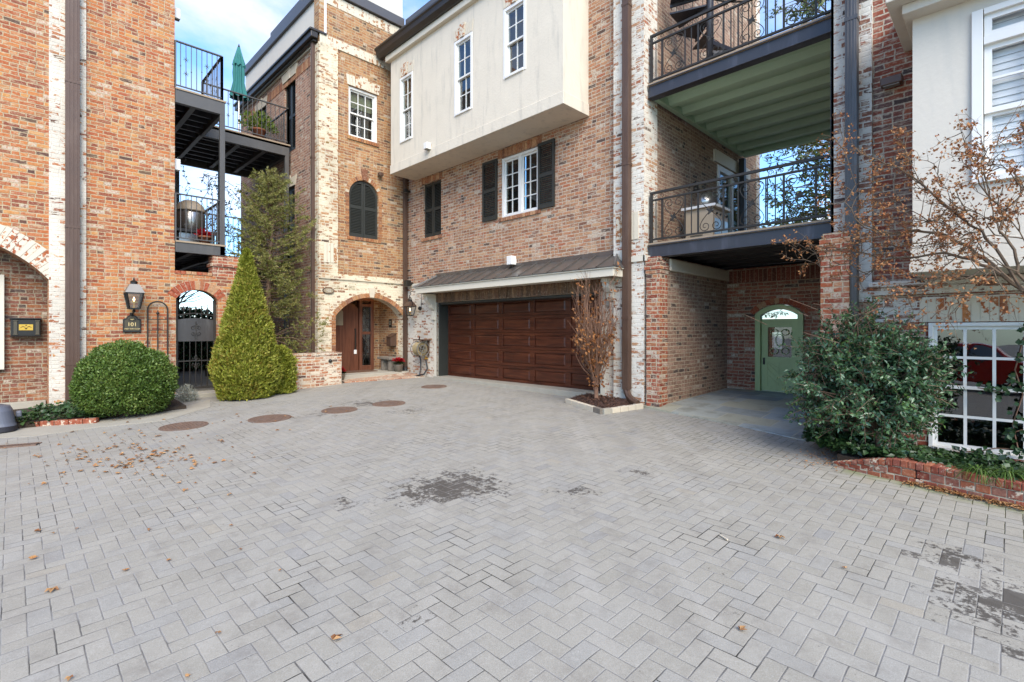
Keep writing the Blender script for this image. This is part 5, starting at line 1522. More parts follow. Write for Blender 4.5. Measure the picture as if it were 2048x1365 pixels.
# doorbell, mailbox, bench in the porch (on the right niche wall, facing -X)
NPn = PX(7.98)
nb = thing('number_tile', (7.97, 13.10, 2.02), 'small black framed number tile beside the niche mailbox', 'sign')
MB().pbox(NPn, 13.03, 13.17, 1.80, 2.03, -.02, .0).build('frame', 'black', nb); MB().pbox(NPn, 13.07, 13.13, 1.86, 1.98, -.024, -.01).build('tile', 'aged_plaque', nb)
m = MB(); m.tube([NPn(13.12, 1.95, -.026), NPn(13.08, 1.95, -.026), NPn(13.08, 1.90, -.026), NPn(13.12, 1.90, -.026)], .006, 4, True); m.build('numeral', 'black', nb)
mb_ = thing('wall_mailbox', (7.9, 12.88, 1.30), 'grey brown metal mailbox with peaked lid inside the entrance niche', 'mailbox')
q = MB(); q.hexa([NPn(12.77, 1.24, -.20), NPn(13.0, 1.24, -.20), NPn(13.0, 1.24, 0), NPn(12.77, 1.24, 0), NPn(12.77, 1.50, -.20), NPn(13.0, 1.50, -.20), NPn(13.0, 1.60, 0), NPn(12.77, 1.60, 0)]); q.build('box', 'bronze', mb_, bevel=.006)
q = MB(); q.hexa([NPn(12.75, 1.49, -.22), NPn(13.02, 1.49, -.22), NPn(13.02, 1.60, .0), NPn(12.75, 1.60, .0), NPn(12.75, 1.505, -.22), NPn(13.02, 1.505, -.22), NPn(13.02, 1.62, 0), NPn(12.75, 1.62, .0)]); q.build('lid', 'bronze', mb_)
bn = thing('stone_bench', (7.7, 12.75, .54), 'small stone bench inside the entrance niche', 'bench')
MB().box(7.56, 12.48, .86, 7.96, 13.16, .93).build('seat', 'bark_grey', bn, bevel=.012)
for y in (12.56, 12.94): MB().box(7.62, y, .54, 7.92, y + .11, .86).build('support', 'bark_grey', bn, bevel=.01)
def poinsettia(x, y, z, r, label, group='red flower pots at the entrance'):
    t = thing('flower_pot', (x, y, z), label, 'flower pot', group)
    MB().lathe([(r * .7, 0), (r * .95, r * 1.3), (r * 1.0, r * 1.35), (r * .9, r * 1.35)], (x, y, z), 16).build('pot', 'zinc', t, smooth=True)
    d = rdir(60); d[:, 2] = np.abs(d[:, 2]) * .5
    leaf_obj('leaves', np.array([x, y, z + r * 1.5]) + d * r * .4, d, rdir(60) + [0, 0, 2], r * .9, r * .45, 'ivy', t)
    d = rdir(110); d[:, 2] = np.abs(d[:, 2]) * .5
    leaf_obj('bracts', np.array([x, y, z + r * 2.0]) + d * RNG.uniform(.2, 1.0, (110, 1)) * r, d, rdir(110) + [0, 0, 2.5], r * .7, r * .4, 'red_petal', t)
M['ivy'] = leafmat('ivy_leaf', ['24361e', '34502a', '456636', '2c4426', '5a7840'], 0.38, 0.15, 0.6)
px_, py_ = 7.72, 12.26
poinsettia(px_, py_, .535, .14, 'red flowers in a galvanised pot beside the stone bench')
poinsettia(5.98, 12.22, .40, .12, 'red flowers in a pot half hidden behind the low wall end')
struct_mat = MB().box(6.25, 12.75, .536, 7.35, 13.25, .556).build('doormat', 'mat'); tag(struct_mat, 'brown coir doormat in front of the front door', 'doormat')

# hose reel on the whitewashed wall
hz = thing('hose_reel', (7.95, 11.45, .9), 'wall mounted hose reel with tan coiled hose left of the garage door', 'hose reel')
c = (7.90, 11.47, 1.19)
m = MB()
for i in range(5):
    for k_ in range(3):
        rr = .12 + k_ * .025
        m.tube([(c[0] + rr * math.sin(2 * math.pi * q / 22) * .98, c[1] + .10 - i * .05, c[2] + rr * math.cos(2 * math.pi * q / 22)) for q in range(22)], .015, 6, True)
m.build('hose_coil', 'hose', hz, smooth=True)
m = MB()
for y in (c[1] - .16, c[1] + .16):
    for rr in (.20, .10): m.tube([(c[0] + rr * math.sin(2 * math.pi * q / 24), y, c[2] + rr * math.cos(2 * math.pi * q / 24)) for q in range(24)], .012, 6, True)
    for q in range(4):
        a = q * math.pi / 2 + .4; m.tube([(c[0], y, c[2]), (c[0] + .2 * math.sin(a), y, c[2] + .2 * math.cos(a))], .01, 5)
m.tube([(c[0], c[1] - .2, c[2]), (c[0], c[1] + .2, c[2])], .02, 8)
m.build('reel_frame', 'zinc', hz)
m = MB().box(7.84, 11.24, 1.42, 8.10, 11.72, 1.45).box(8.07, 11.3, 1.0, 8.10, 11.36, 1.42).box(8.07, 11.58, 1.0, 8.10, 11.64, 1.42); m.tube([(7.9, 11.5, 1.45), (7.88, 11.46, 1.5), (7.86, 11.42, 1.53)], .018, 6)
m.build('bracket', 'bronze', hz)
m = MB().tube([(7.95, 11.58, 1.05), (8.02, 11.6, .85), (8.0, 11.58, .62), (7.92, 11.52, .47), (7.80, 11.62, .43), (7.62, 11.85, .425)], .018, 8)
m.tube([(8.03, 11.40, .98), (8.04, 11.36, .80), (8.03, 11.30, .66), (7.96, 11.36, .50), (7.84, 11.55, .44)], .022, 8)
m.build('loose_hose', 'black_plastic', hz, smooth=True)
m = MB().tube([(8.1, 11.38, .92), (8.0, 11.38, .92)], .02, 8); m.tube([(8.03, 11.38, .92), (8.03, 11.38, .98)], .012, 6); m.tube([(8.03, 11.34, .98), (8.03, 11.42, .98)], .008, 5); m.build('tap', 'gold', hz)

# trellis
tr = thing('garden_trellis', (2.12, 12.42, .25), 'black arched iron trellis against the brick wall', 'trellis')
T = PY(12.42); m = MB()
xa, xb, zs = 1.95, 2.29, 2.12; xc2 = (xa + xb) / 2; rr = (xb - xa) / 2
m.tube([T(xa, .28, 0), T(xa, zs, 0)] + [T(xc2 - rr * math.cos(math.pi * i / 12), zs + rr * math.sin(math.pi * i / 12), 0) for i in range(1, 12)] + [T(xb, zs, 0), T(xb, .28, 0)], .015, 6)
m.tube([T(xc2, .28, 0), T(xc2, 2.03, 0)], .013, 6); m.lathe([(.008, 0), (.012, .02), (.035, .05), (.012, .08), (.002, .12)], T(xc2, 2.0, 0), 8)
for z in (1.92, 1.70, 1.1, .6): m.tube([T(xa, z, 0), T(xb, z, 0)], .008, 5)
m.build('frame', 'iron', tr)

# floodlights
def flood(name, x, y, z, wx, wy, h, mat, label, dirx, diry, lens='zinc'):
    t = thing(name, (x, y, z), label, 'floodlight', 'small outdoor floodlights')
    m = MB(); m.box(x - wx / 2, y - wy / 2, z, x + wx / 2, y + wy / 2, z + h); m.build('housing', mat, t, bevel=.012)
    m = MB(); m.box(x + dirx * wx * .5 - .03, y + diry * wy * .5 - .03, z + h * .25, x + dirx * (wx * .5 + .07) + .03, y + diry * (wy * .5 + .07) + .03, z + h * .7); m.build('mount', mat, t, bevel=.004)
    m = MB()
    m.box(x - wx / 2 * .8 - dirx * .012, y - wy / 2 * .8 - diry * .012, z + h * .12, x + wx / 2 * .8 - dirx * .012, y + wy / 2 * .8 - diry * .012, z + h * .55) if False else m.box(x - wx * .36, y - wy * .36, z - .008, x + wx * .36, y + wy * .36, z)
    m.build('lens', lens, t)
flood('floodlight', 7.24, YA - .10, 5.98, .13, .12, .10, 'bronze', 'small brown floodlight to the right of the arched shutters', 0, 1)
flood('floodlight', 7.92, 12.2, 5.62, .10, .10, .10, 'black', 'small black floodlight under the stucco bay beside the downpipe', 1, 0)
flood('floodlight', 7.95, 12.15, 2.95, .15, .15, .17, 'black', 'black floodlight beside the downpipe above the yoke lantern', 1, 0)
flood('floodlight', XY - .10, 10.2, 6.16, .13, .14, .16, 'white', 'white floodlight on the lower edge of the stucco bay', 1, 0)
flood('floodlight', XB - .14, 8.02, 3.18, .16, .16, .20, 'white', 'white floodlight above the canopy roof', 1, 0)
flood('floodlight', 2.50, 12.66, 8.36, .11, .14, .22, 'white', 'white floodlight high on the left house corner', -1, 0)
flood('floodlight', 2.50, 12.66, 5.12, .11, .14, .24, 'white', 'white floodlight on the left house corner between the decks', -1, 0)
flood('floodlight', XR - .10, 1.06, 4.75, .13, .22, .10, 'bronze', 'brown vented floodlight below the eave of the right house', 1, 0)

# ------------------------------------------------------------------ things in the paving
def manhole(px, py, r, label):
    x, y = onG(px, py); z = gz(x, y)
    t = thing('manhole_cover', (x, y, z), label, 'manhole cover', 'manhole covers in the paving')
    def disc(m, r0, r1, zz0, zz1, n=36):
        o = len(m.v)
        for rr, zz in ((r1, zz0), (r1, zz1), (r0, zz1), (r0, zz0)):
            for q in range(n):
                a = 2 * math.pi * q / n; X, Y = x + rr * math.cos(a), y + rr * math.sin(a)
                m.v.append((X, Y, gz(X, Y) + zz))
        for i in range(4):
            for q in range(n): m.f.append((o + i * n + q, o + i * n + (q + 1) % n, o + ((i + 1) % 4) * n + (q + 1) % n, o + ((i + 1) % 4) * n + q))
    m = MB(); disc(m, r * .93, r, -.03, .010); m.build('frame', 'rust', t)
    m = MB(); disc(m, .002, r * .92, -.03, .006); 
    m.build('cover', 'rust', t)
    m = MB()
    for i in range(-6, 7):
        for j in range(-6, 7):
            a, b = i * r * .135, j * r * .135
            if a * a + b * b < (r * .85) ** 2:
                X, Y = x + a, y + b; m.box(X - .018, Y - .018, gz(X, Y) + .004, X + .018, Y + .018, gz(X, Y) + .012)
    m.build('studs', 'rust', t)
manhole(368, 853, .33, 'rusty manhole cover nearest the round boxwood')
manhole(540, 838, .33, 'rusty manhole cover in front of the golden conical evergreen')
manhole(679, 821, .31, 'rusty manhole cover beside the dark oil stain')
manhole(778, 808, .31, 'rusty manhole cover just right of the dark oil stain')
manhole(868, 774, .30, 'small rusty manhole cover nearest the hose reel')
a = onG(-120, 905); b = onG(78, 889); 
gr_ = thing('drain_grate', ((a[0] + b[0]) / 2, (a[1] + b[1]) / 2, gz(*b)), 'long rusty slotted drain grate at the left edge of the paving', 'drain grate')
A_ = Vector((*a, gz(*a) + .006)); B_ = Vector((*b, gz(*b) + .006)); tt = (B_ - A_).normalized(); sd_ = Vector((-tt.y, tt.x, 0))
m = MB(); L_ = (B_ - A_).length
for s_ in (-.07, .07): m.bar(A_ + sd_ * s_, B_ + sd_ * s_, .02, .02)
i = 0.0
while i < L_: m.bar(A_ + tt * i - sd_ * .065, A_ + tt * i + sd_ * .065, .02, .016); i += .036
m.build('bars', 'rust', gr_)
m = MB().bar(A_ - Vector((0, 0, .004)), B_ - Vector((0, 0, .004)), .12, .004); m.build('slot', 'interior', gr_)

# bin at the left edge
bx = thing('plastic_bin', (-.45, 10.95, .15), 'slate grey plastic bin cut by the left edge of the photo', 'bin')
m = MB()
def rbox(x0, x1, y0, y1, z0, z1, s, z):
    n = 8; r = .16; pts = []
    for cx_, cy_, a0 in ((x1 - r, y1 - r, 0), (x0 + r, y1 - r, 90), (x0 + r, y0 + r, 180), (x1 - r, y0 + r, 270)):
        for i in range(n + 1):
            a = R(a0 + 90 * i / n); pts.append((cx_ + r * math.cos(a), cy_ + r * math.sin(a)))
    return pts
def loft(levels, name, mat):
    m = MB(); n = None
    for (g_, z) in levels:
        pts = rbox(-.95 + g_, .06 - g_, 10.62 + g_, 11.2 - g_, 0, 0, 1, z); n = len(pts)
        m.v += [(p[0], p[1], z) for p in pts]
    for i in range(len(levels) - 1):
        for q in range(n): m.f.append((i * n + q, i * n + (q + 1) % n, (i + 1) * n + (q + 1) % n, (i + 1) * n + q))
    m.f.append(tuple(range(n))[::-1]); m.f.append(tuple((len(levels) - 1) * n + q for q in range(n)))
    m.build(name, mat, bx)
loft([(.02, .16), (.0, .18), (-.0, .255)], 'foot', 'bin_dark')
loft([(.005, .255), (.02, .30), (.05, .48), (.08, .545), (.16, .57)], 'body', 'bin')
MB().box(.04, 10.85, .36, .11, 11.0, .45).build('handle', 'bin', bx, bevel=.02)
m = MB()
for x in (-.28, -.22): m.box(x, 10.60, .38, x + .02, 10.66, .5)
m.build('ribs', 'bin_dark', bx)

# red car parked behind the photographer, seen only mirrored in the lower right window
car = thing('parked_car', (-5.2, 1.2, gz(-5.2, 1.2)), 'red parked car mirrored in the lower right window', 'car')
CB = gz(-5.2, 1.2)
prof = [(-1.1, .32), (-1.12, .62), (-1.0, .80), (-.55, .86), (-.15, .92), (.35, 1.32), (.9, 1.44), (1.7, 1.42), (2.4, 1.18), (2.75, .96), (3.15, .92), (3.25, .70), (3.2, .32)]
m = MB(); n = len(prof)
for xo, ins in ((-6.05, .0), (-4.35, .0)):
    for (y, z) in prof:
        k_ = .16 * max(0, z - .9) / .5; m.v.append((xo + (k_ if xo < -5 else -k_), y, CB + z))
m.f = [tuple(range(n)), tuple(range(2 * n - 1, n - 1, -1))] + [(i, (i + 1) % n, (i + 1) % n + n, i + n) for i in range(n)]
m.build('body', plain('red_car_paint', 'c0281c', 0.2, 0.1, var=0.03, kk=0.9), car, bevel=.04)
def sx(z): return -4.345 - .16 * max(0, z - .9) / .5
for pts in ([(.02, .96), (.42, 1.27), (.88, 1.37), (.92, .98)], [(.98, .98), (.96, 1.37), (1.66, 1.35), (2.28, 1.13), (2.3, 1.0)]):
    m = MB(); k_ = len(pts)
    m.v = [(sx(z) + .012, y, CB + z) for y, z in pts] + [(sx(z) - .02, y, CB + z) for y, z in pts]
    m.f = [tuple(range(k_)), tuple(range(2 * k_ - 1, k_ - 1, -1))] + [(i, (i + 1) % k_, (i + 1) % k_ + k_, i + k_) for i in range(k_)]
    m.build('side_window', plain('tinted_car_glass', '8a98a0', 0.05, 0.0, var=0.02), car)
for y in (-.45, 2.45):
    for x in (-4.42, -5.98):
        m = MB(); m.tube([(x - .1, y, CB + .33), (x + .1, y, CB + .33)], .33, 24); wh = m.build('wheel', 'black_plastic', car)
        MB().tube([(x - .108, y, CB + .33), (x + .108, y, CB + .33)], .20, 18).build('rim', 'zinc', wh)

# ------------------------------------------------------------------ planting
M['boxwood'] = leafmat('boxwood_leaf', ['4a6424', '5f7c30', '74903c', '526e26', '869e48', '93a250'], 0.5, 0.2, 0.62)
M['arbor'] = leafmat('golden_arborvitae_spray', ['868e28', 'a2a836', 'bcbc4a', '788426', 'c8c258', 'ae963e'], 0.6, 0.3, 0.68)
M['spruce'] = leafmat('spruce_needles', ['6c7434', '888c46', '9e9c4e', 'b2a85e', '788040', 'c2b470'], 0.6, 0.25, 0.66)
M['spruce_tip'] = leafmat('spruce_tips', ['8c8a54', 'a09860', '7d7f4c'], 0.6, 0.2, 0.66)
M['holly'] = leafmat('holly_leaf', ['34503a', '4a6c48', '608458', '3e6244', '729468', '64863f'], 0.26, 0.12, 0.62, 0.5)
M['dry_leaf'] = leafmat('dry_orange_leaf', ['a0602e', 'b87840', 'c98a52', '8a5030', 'd0a070'], 0.7, 0.25, 0.66)
M['maple_leaf'] = leafmat('dry_maple_leaf', ['a86a44', 'c08454', 'cc9864', '945a38', 'b8764a'], 0.7, 0.25, 0.7)
M['litter'] = leafmat('fallen_leaf', ['b0713a', 'c48a50', 'd6ab78', '8f5a34', 'c89a66'], 0.75, 0.1, 0.7)
M['silver'] = leafmat('silver_leaf', ['b4b4a4', 'c8c8ba', '9c9e8c', 'd4d2c6'], 0.8, 0.2, 0.66)
M['strap'] = leafmat('strap_leaf', ['3c5a28', '56762f', '6f8c40', '2f4a22', '8aa058'], 0.4, 0.2, 0.62)
M['lime'] = leafmat('lime_green_leaf', ['6c8a2c', '8ba23c', 'a4b44c', '587424'], 0.5, 0.3, 0.62)
M['tree_leaf'] = leafmat('tree_leaf', ['3c5028', '58703a', '768848', '8c9a50', '48602e', 'a0a258'], 0.4, 0.25, 0.62)

def lump(p, s, k=3.0):
    return noise.noise(Vector((p[0] * k, p[1] * k, p[2] * k)) + Vector((s, s * 1.7, s * .6)))

# round boxwood
def boxwood():
    c = np.array([1.42, 11.0, 0]); zb = gz(1.4, 10.6) + .0; H_ = 1.24; Rr = .725
    t = thing('boxwood_bush', (c[0], c[1], zb), 'big round clipped green boxwood below the number plaque', 'bush')
    P_, A, N_ = [], [], []
    n = 26000
    d = rdir(n)
    for i in range(n):
        v = d[i]
        if v[2] < -.80: continue
        f = 1 + .09 * lump(v, 3, 2.2) + .07 * lump(v, 9, 6) + (.07 * RNG.random() if RNG.random() < .05 else 0)
        top = .10 * max(0, v[2]) ** 14
        dep = RNG.random() ** 1.6 * .16
        f *= 1 / (abs(v[0]) ** 2.7 + abs(v[1]) ** 2.7 + abs(v[2]) ** 2.7) ** (1 / 2.7) * .97
        x = v[0] * Rr * (f - dep); y = v[1] * Rr * (f - dep); z = zb + H_ * .46 + v[2] * H_ * (.52 if v[2] > 0 else .46) * (f - dep) + top
        if v[2] > 0: k_ = 1 - .10 * v[2]; x *= k_; y *= k_
        if z < zb + .02: continue
        P_.append((c[0] + x, c[1] + y, z)); a = v * .7 + RNG.normal(size=3) * .6 + np.array([0, 0, .35]); A.append(a); N_.append(v + RNG.normal(size=3) * .6)
    leaf_obj('foliage', P_, A, N_, RNG.uniform(.030, .052, len(P_)), RNG.uniform(.020, .03, len(P_)), 'boxwood', t)
    # added shell of bigger leaves, blocks light through the bush; then the stems
    n = 5000; d = rdir(n); d = d[d[:, 2] > -.7]
    q = np.stack([c[0] + d[:, 0] * Rr * .78, c[1] + d[:, 1] * Rr * .78, zb + H_ * .46 + d[:, 2] * H_ * .39], 1)
    leaf_obj('light_block_leaves', q, rdir(len(q)), d + rdir(len(q)) * .4, .10, .07, 'boxwood', t)
    m = MB()
    for i in range(14):
        a = i * 2.4; m.tube([(c[0] + .06 * math.cos(a), c[1] + .06 * math.sin(a), zb - .05), (c[0] + .25 * math.cos(a), c[1] + .25 * math.sin(a), zb + .4), (c[0] + .55 * math.cos(a), c[1] + .55 * math.sin(a), zb + .8)], [.03, .02, .008], 5)
    m.build('stems', 'bark', t)
boxwood()

def arborvitae(cx, cy, zb, H_, Rb, n, label, prof, seed, name='arborvitae'):
    t = thing(name, (cx, cy, zb), label, 'evergreen', 'golden conical evergreens')
    P_, A, N_ = [], [], []
    for i in range(n):
        h = RNG.random() ** 1.35
        a = RNG.random() * 2 * math.pi
        r = Rb * prof(h)
        v = np.array([math.cos(a), math.sin(a), 0])
        f = 1 + .10 * lump((v[0], v[1], h * 5), seed, 1.6) + .10 * lump((v[0] * 3, v[1] * 3, h * 14), seed + 3, 1.3)
        dep = RNG.random() ** 1.7 * .13
        rr = max(.0, r * f - dep)
        P_.append((cx + v[0] * rr, cy + v[1] * rr, zb + .02 + h * H_))
        A.append(v * .75 + np.array([0, 0, .8]) + RNG.normal(size=3) * .45); N_.append(v * .6 + RNG.normal(size=3) * .8)
    m_ = len(P_)
    leaf_obj('foliage', P_, A, N_, RNG.uniform(.05, .10, m_), RNG.uniform(.022, .042, m_), 'arbor', t, curl=.15)
    q, A2, N2 = [], [], []
    for i in range(n // 7):
        h = RNG.random() ** 1.3; a = RNG.random() * 2 * math.pi; r = max(0, Rb * prof(h) - .16)
        v = np.array([math.cos(a), math.sin(a), 0]); q.append((cx + v[0] * r, cy + v[1] * r, zb + h * H_ * .96)); A2.append(np.array([0, 0, 1]) + RNG.normal(size=3) * .4); N2.append(v + RNG.normal(size=3) * .3)
    leaf_obj('inner_foliage', q, A2, N2, .18, .12, 'arbor', t)
    MB().tube([(cx, cy, zb - .1), (cx, cy, zb + H_ * .5), (cx, cy, zb + H_ * .9)], [.06, .04, .01], 7).build('trunk', 'bark', t)
arborvitae(3.50, 11.42, gz(3.5, 11.1), 3.08, .66, 26000, 'tall golden green conical evergreen in front of the iron gate',
           lambda h: (min(1, .74 + h * 1.5) if h < .17 else 1.0 - ((h - .17) / .83) ** 1.12 * .97) , 5)
arborvitae(4.20, 11.48, gz(4.2, 11.4), .98, .32, 5000, 'short golden evergreen shrub against the tall conical one and the low wall',
           lambda h: math.sqrt(max(0.02, 1 - (max(0, h - .45) / .57) ** 2)) * (.85 + .15 * min(1, h * 3)), 15)

# spruce behind the low wall
def spruce():
    bx_, by_, zb = 4.58, 13.05, .68
    t = thing('spruce_tree', (bx_, by_, zb), 'olive green spruce with a bare pinkish trunk behind the low brick wall', 'tree')
    m = MB(); top = 5.58
    tp = [(bx_ + .03, by_, zb - .1), (bx_ - .03, by_, 1.4), (bx_ - .10, by_, 2.2), (bx_ - .06, by_, 3.2), (bx_ + .02, by_, 4.4), (bx_ + .02, by_, top)]
    m.tube(tp, [.085, .075, .065, .055, .035, .008], 8)
    P_, A, N_ = [], [], []; T_, TA, TN = [], [], []
    nb = 150
    for i in range(nb):
        h = (i + RNG.random()) / nb
        z = 2.02 + h * (top - 2.15)
        L_ = (1.0 - .15 * h if h < .55 else (1.0 - .0825) * (1 - ((h - .55) / .47) ** 1.5 * .78)) * RNG.choice([.55, .75, .95, 1.05, 1.18])
        if h < .12: L_ *= .75 + 2 * h
        a = i * 2.399 + RNG.normal() * .3
        up = .10 + .55 * h
        v = np.array([math.cos(a), math.sin(a), 0])
        if a % (2 * math.pi) and by_ + v[1] * L_ < 12.1 and z < 1.3: continue
        p0 = np.array([bx_ - .03, by_, z]); pts = []
        for k_ in range(6):
            s = k_ / 5; pts.append(p0 + v * L_ * s + np.array([0, 0, (up - .25) * L_ * s + .25 * L_ * s * s]))
        m.tube(pts, [.016, .013, .010, .008, .006, .003], 4)
        nt = int(12 * L_) + 5
        for k_ in range(nt):
            s = RNG.uniform(.22, 1.0); bp = p0 + v * L_ * s + np.array([0, 0, (up - .25) * L_ * s + .25 * L_ * s * s])
            side = np.cross(v, [0, 0, 1]) * RNG.choice([-1, 1])
            td = v * .7 + side * RNG.uniform(.1, 1.0) + np.array([0, 0, RNG.uniform(-.25, .55)]); td /= np.linalg.norm(td)
            tl = RNG.uniform(.12, .26) * (1.1 - .4 * s)
            nn = int(tl / .0095)
            for q in range(nn):
                u = q / nn
                rd = RNG.normal(size=3); rd -= td * rd.dot(td); rd /= np.linalg.norm(rd) + 1e-6
                P_.append(bp + td * tl * u); A.append(td * .75 + rd * .8); N_.append(RNG.normal(size=3))
    for i in range(34):
        a = i * 2.4; h_ = RNG.uniform(.05, 1.0); b0 = np.array([bx_ + .02 + .28 * math.cos(a) * RNG.random(), by_ + .28 * math.sin(a) * RNG.random(), top - h_])
        ln = RNG.uniform(.18, .34)
        for q in range(46):
            u = q / 46; rd = RNG.normal(size=3); rd[2] = 0
            T_.append(b0 + np.array([0, 0, ln * u])); TA.append(np.array([0, 0, .9]) + rd * .55); TN.append(RNG.normal(size=3))
    # low side branch with a tuft near the downpipe, dry lower twigs
    for (px, py, d) in ((630, 660, 12.3), (600, 655, 12.3), (625, 690, 12.3), (585, 690, 12.4), (600, 715, 12.4), (560, 700, 12.4), (640, 640, 12.3)):
        e = at(px, py, d)
        m.tube([(bx_ - .05, by_, 1.5), ((bx_ + e.x) / 2, (by_ + e.y) / 2, (1.5 + e.z) / 2 + .10), tuple(e)], [.012, .009, .004], 4)
        for k_ in range(9):
            td = RNG.normal(size=3); td /= np.linalg.norm(td); bp = np.array(e) + RNG.normal(size=3) * .08
            for q in range(20):
                rd = RNG.normal(size=3); P_.append(bp + td * .16 * q / 20); A.append(td * .7 + rd * .5); N_.append(RNG.normal(size=3))
    m.build('trunk', 'bark', t)
    n = len(P_)
    leaf_obj('needles', P_, A, N_, RNG.uniform(.05, .085, n), RNG.uniform(.012, .02, n), 'spruce', t, fold=.1)
    leaf_obj('tips', T_, TA, TN, .07, .016, 'spruce_tip', t, fold=.1)
spruce()

# reddish shrub under the spruce
def undershrub():
    t = thing('berry_shrub', (4.95, 13.2, .7), 'thin green and rusty shrub under the spruce', 'shrub')
    m = MB(); P_, A, N_ = [], [], []
    for i in range(26):
        a = RNG.random() * 6.28; e = np.array([4.95 + .42 * math.cos(a) * RNG.random(), 13.1 + .3 * math.sin(a), 1.0 + RNG.random() * .75])
        m.tube([(4.95, 13.15, .68), tuple((np.array([4.95, 13.15, .7]) + e) / 2 + RNG.normal(size=3) * .04), tuple(e)], [.008, .006, .003], 4)
        for q in range(22): P_.append(e + RNG.normal(size=3) * .12); A.append(RNG.normal(size=3)); N_.append(RNG.normal(size=3))
    m.build('stems', 'twig', t); leaf_obj('foliage', P_, A, N_, .055, .03, 'spruce', t)
undershrub()

# columnar hornbeam in its stone edged bed by the garage
def column_tree():
    bx_, by_ = 7.53, 5.36; zb = .40
    t = thing('columnar_tree', (bx_, by_, zb), 'slim upright bare tree with dry orange leaves in front of the garage', 'tree')
    m = MB(); tips = []
    m.tube([(bx_, by_, zb - .1), (bx_, by_, zb + .22), (bx_ + .01, by_, zb + .55)], [.045, .038, .034], 8)
    P_, A, N_ = [], [], []
    for i in range(78):
        a = RNG.random() * 2 * math.pi; rad = math.sqrt(RNG.random())
        top = RNG.uniform(1.2, 2.55) * (1.0 - .12 * rad)
        h0 = RNG.uniform(.20, .7)
        spread = .40 * rad
        pts = []
        for k_ in range(7):
            s = k_ / 6
            w_ = spread * math.sin(min(1.0, s * 1.25) * math.pi / 2) * (1 - .30 * max(0, s - .6))
            pts.append(np.array([bx_ + w_ * math.cos(a) + RNG.normal() * .012, by_ + w_ * math.sin(a) + RNG.normal() * .012, zb + h0 + (top - h0) * s]))
        m.tube(pts, [.011, .009, .008, .006, .005, .004, .002], 4)
        for k_ in range(8):
            s = RNG.uniform(.15, .95); j = int(s * 6); b0 = pts[j] + (pts[min(6, j + 1)] - pts[j]) * (s * 6 - j)
            d_ = np.array([math.cos(a + RNG.normal() * .9) * .5, math.sin(a + RNG.normal() * .9) * .5, 1.0]); d_ /= np.linalg.norm(d_); ln = RNG.uniform(.12, .38)
            e = b0 + d_ * ln; mid = b0 + d_ * ln * .5 + RNG.normal(size=3) * .012
            m.tube([b0, mid, e], [.004, .003, .0015], 3)
            low = (e[2] - zb) / 2.3
            if RNG.random() < (.8 if low < .55 else .25):
                for q in range(int(RNG.integers(1, 4))):
                    P_.append(e + RNG.normal(size=3) * .02); A.append(RNG.normal(size=3) + np.array([0, 0, -.6])); N_.append(RNG.normal(size=3))
    for i in range(90):
        h = RNG.uniform(.25, .85); a = RNG.random() * 6.28; P_.append(np.array([bx_ + .10 * math.cos(a) * (1 + h), by_ + .10 * math.sin(a) * (1 + h), zb + h])); A.append(RNG.normal(size=3)); N_.append(RNG.normal(size=3))
    m.build('stems', 'twig', t)
    leaf_obj('dry_leaves', P_, A, N_, RNG.uniform(.045, .08, len(P_)), .045, 'dry_leaf', t, fold=.35, curl=.35)
column_tree()
bd = thing('tree_bed', (7.6, 5.3, .3), 'mulched planting bed with pale stone edging around the upright tree', 'planting bed')
cor = [(7.44, 6.02), (6.98, 4.86), (7.78, 4.62), (7.98, 4.70), (7.98, 5.95)]
cor = [onG(1134, 806), onG(1205, 829), onG(1284, 817)]
q0, q1, q2 = [Vector((p[0], p[1], 0)) for p in cor]
m = MB(); n = 16
for i in range(n + 1):
    for j in range(n + 1):
        u, v = i / n, j / n
        a = Vector((q0.x, q0.y, 0)).lerp(Vector((q1.x, q1.y, 0)), u); b = Vector((8.0, 6.0, 0)).lerp(Vector((8.0, 4.72, 0)), u) if True else None
        a2 = a.lerp(b, v)
        e = min(u, 1 - u, v, 1 - v)
        m.v.append((a2.x, a2.y, gz(a2.x, a2.y) + .05 + min(.09, e * .5) + .02 * noise.noise(Vector((a2.x * 14, a2.y * 14, 0)))))
for i in range(n):
    for j in range(n): m.f.append((i * (n + 1) + j, (i + 1) * (n + 1) + j, (i + 1) * (n + 1) + j + 1, i * (n + 1) + j + 1))
m.build('mulch', 'mulch', bd, smooth=False)
nm = 1400
P_ = []
for i in range(nm):
    u, v = RNG.random(2); a2 = q0.lerp(q1, u).lerp(Vector((8.0, 6.0, 0)).lerp(Vector((8.0, 4.72, 0)), u), v); e = min(u, 1 - u, v, 1 - v)
    P_.append((a2.x, a2.y, gz(a2.x, a2.y) + .055 + min(.09, e * .5)))
d = rdir(nm); d[:, 2] *= .35
M['chips'] = leafmat('bark_chip', ['3a251c', '54382a', '6e4c3a', '452e22'], 0.9, 0.0, 0.8)
leaf_obj('bark_chips', P_, d, rdir(nm) + [0, 0, 1.5], .045, .02, 'chips', bd)
def edging(a, b, nseg, h):
    for i in range(nseg):
        p = a.lerp(b, (i + .02) / nseg); q = a.lerp(b, (i + .98) / nseg); z = gz(p.x, p.y) + h / 2 - .01
        k = MB().bar((p.x, p.y, z), (q.x, q.y, gz(q.x, q.y) + h / 2 - .01), .085, h * RNG.uniform(.85, 1.05))
        k.build('edging_stone', RNG.choice(['stone', 'concrete', 'bark_grey', 'bark_grey', 'stone']), bd, bevel=.008)
edging(q0, q1, 5, .10); edging(q1, q2, 5, .10)

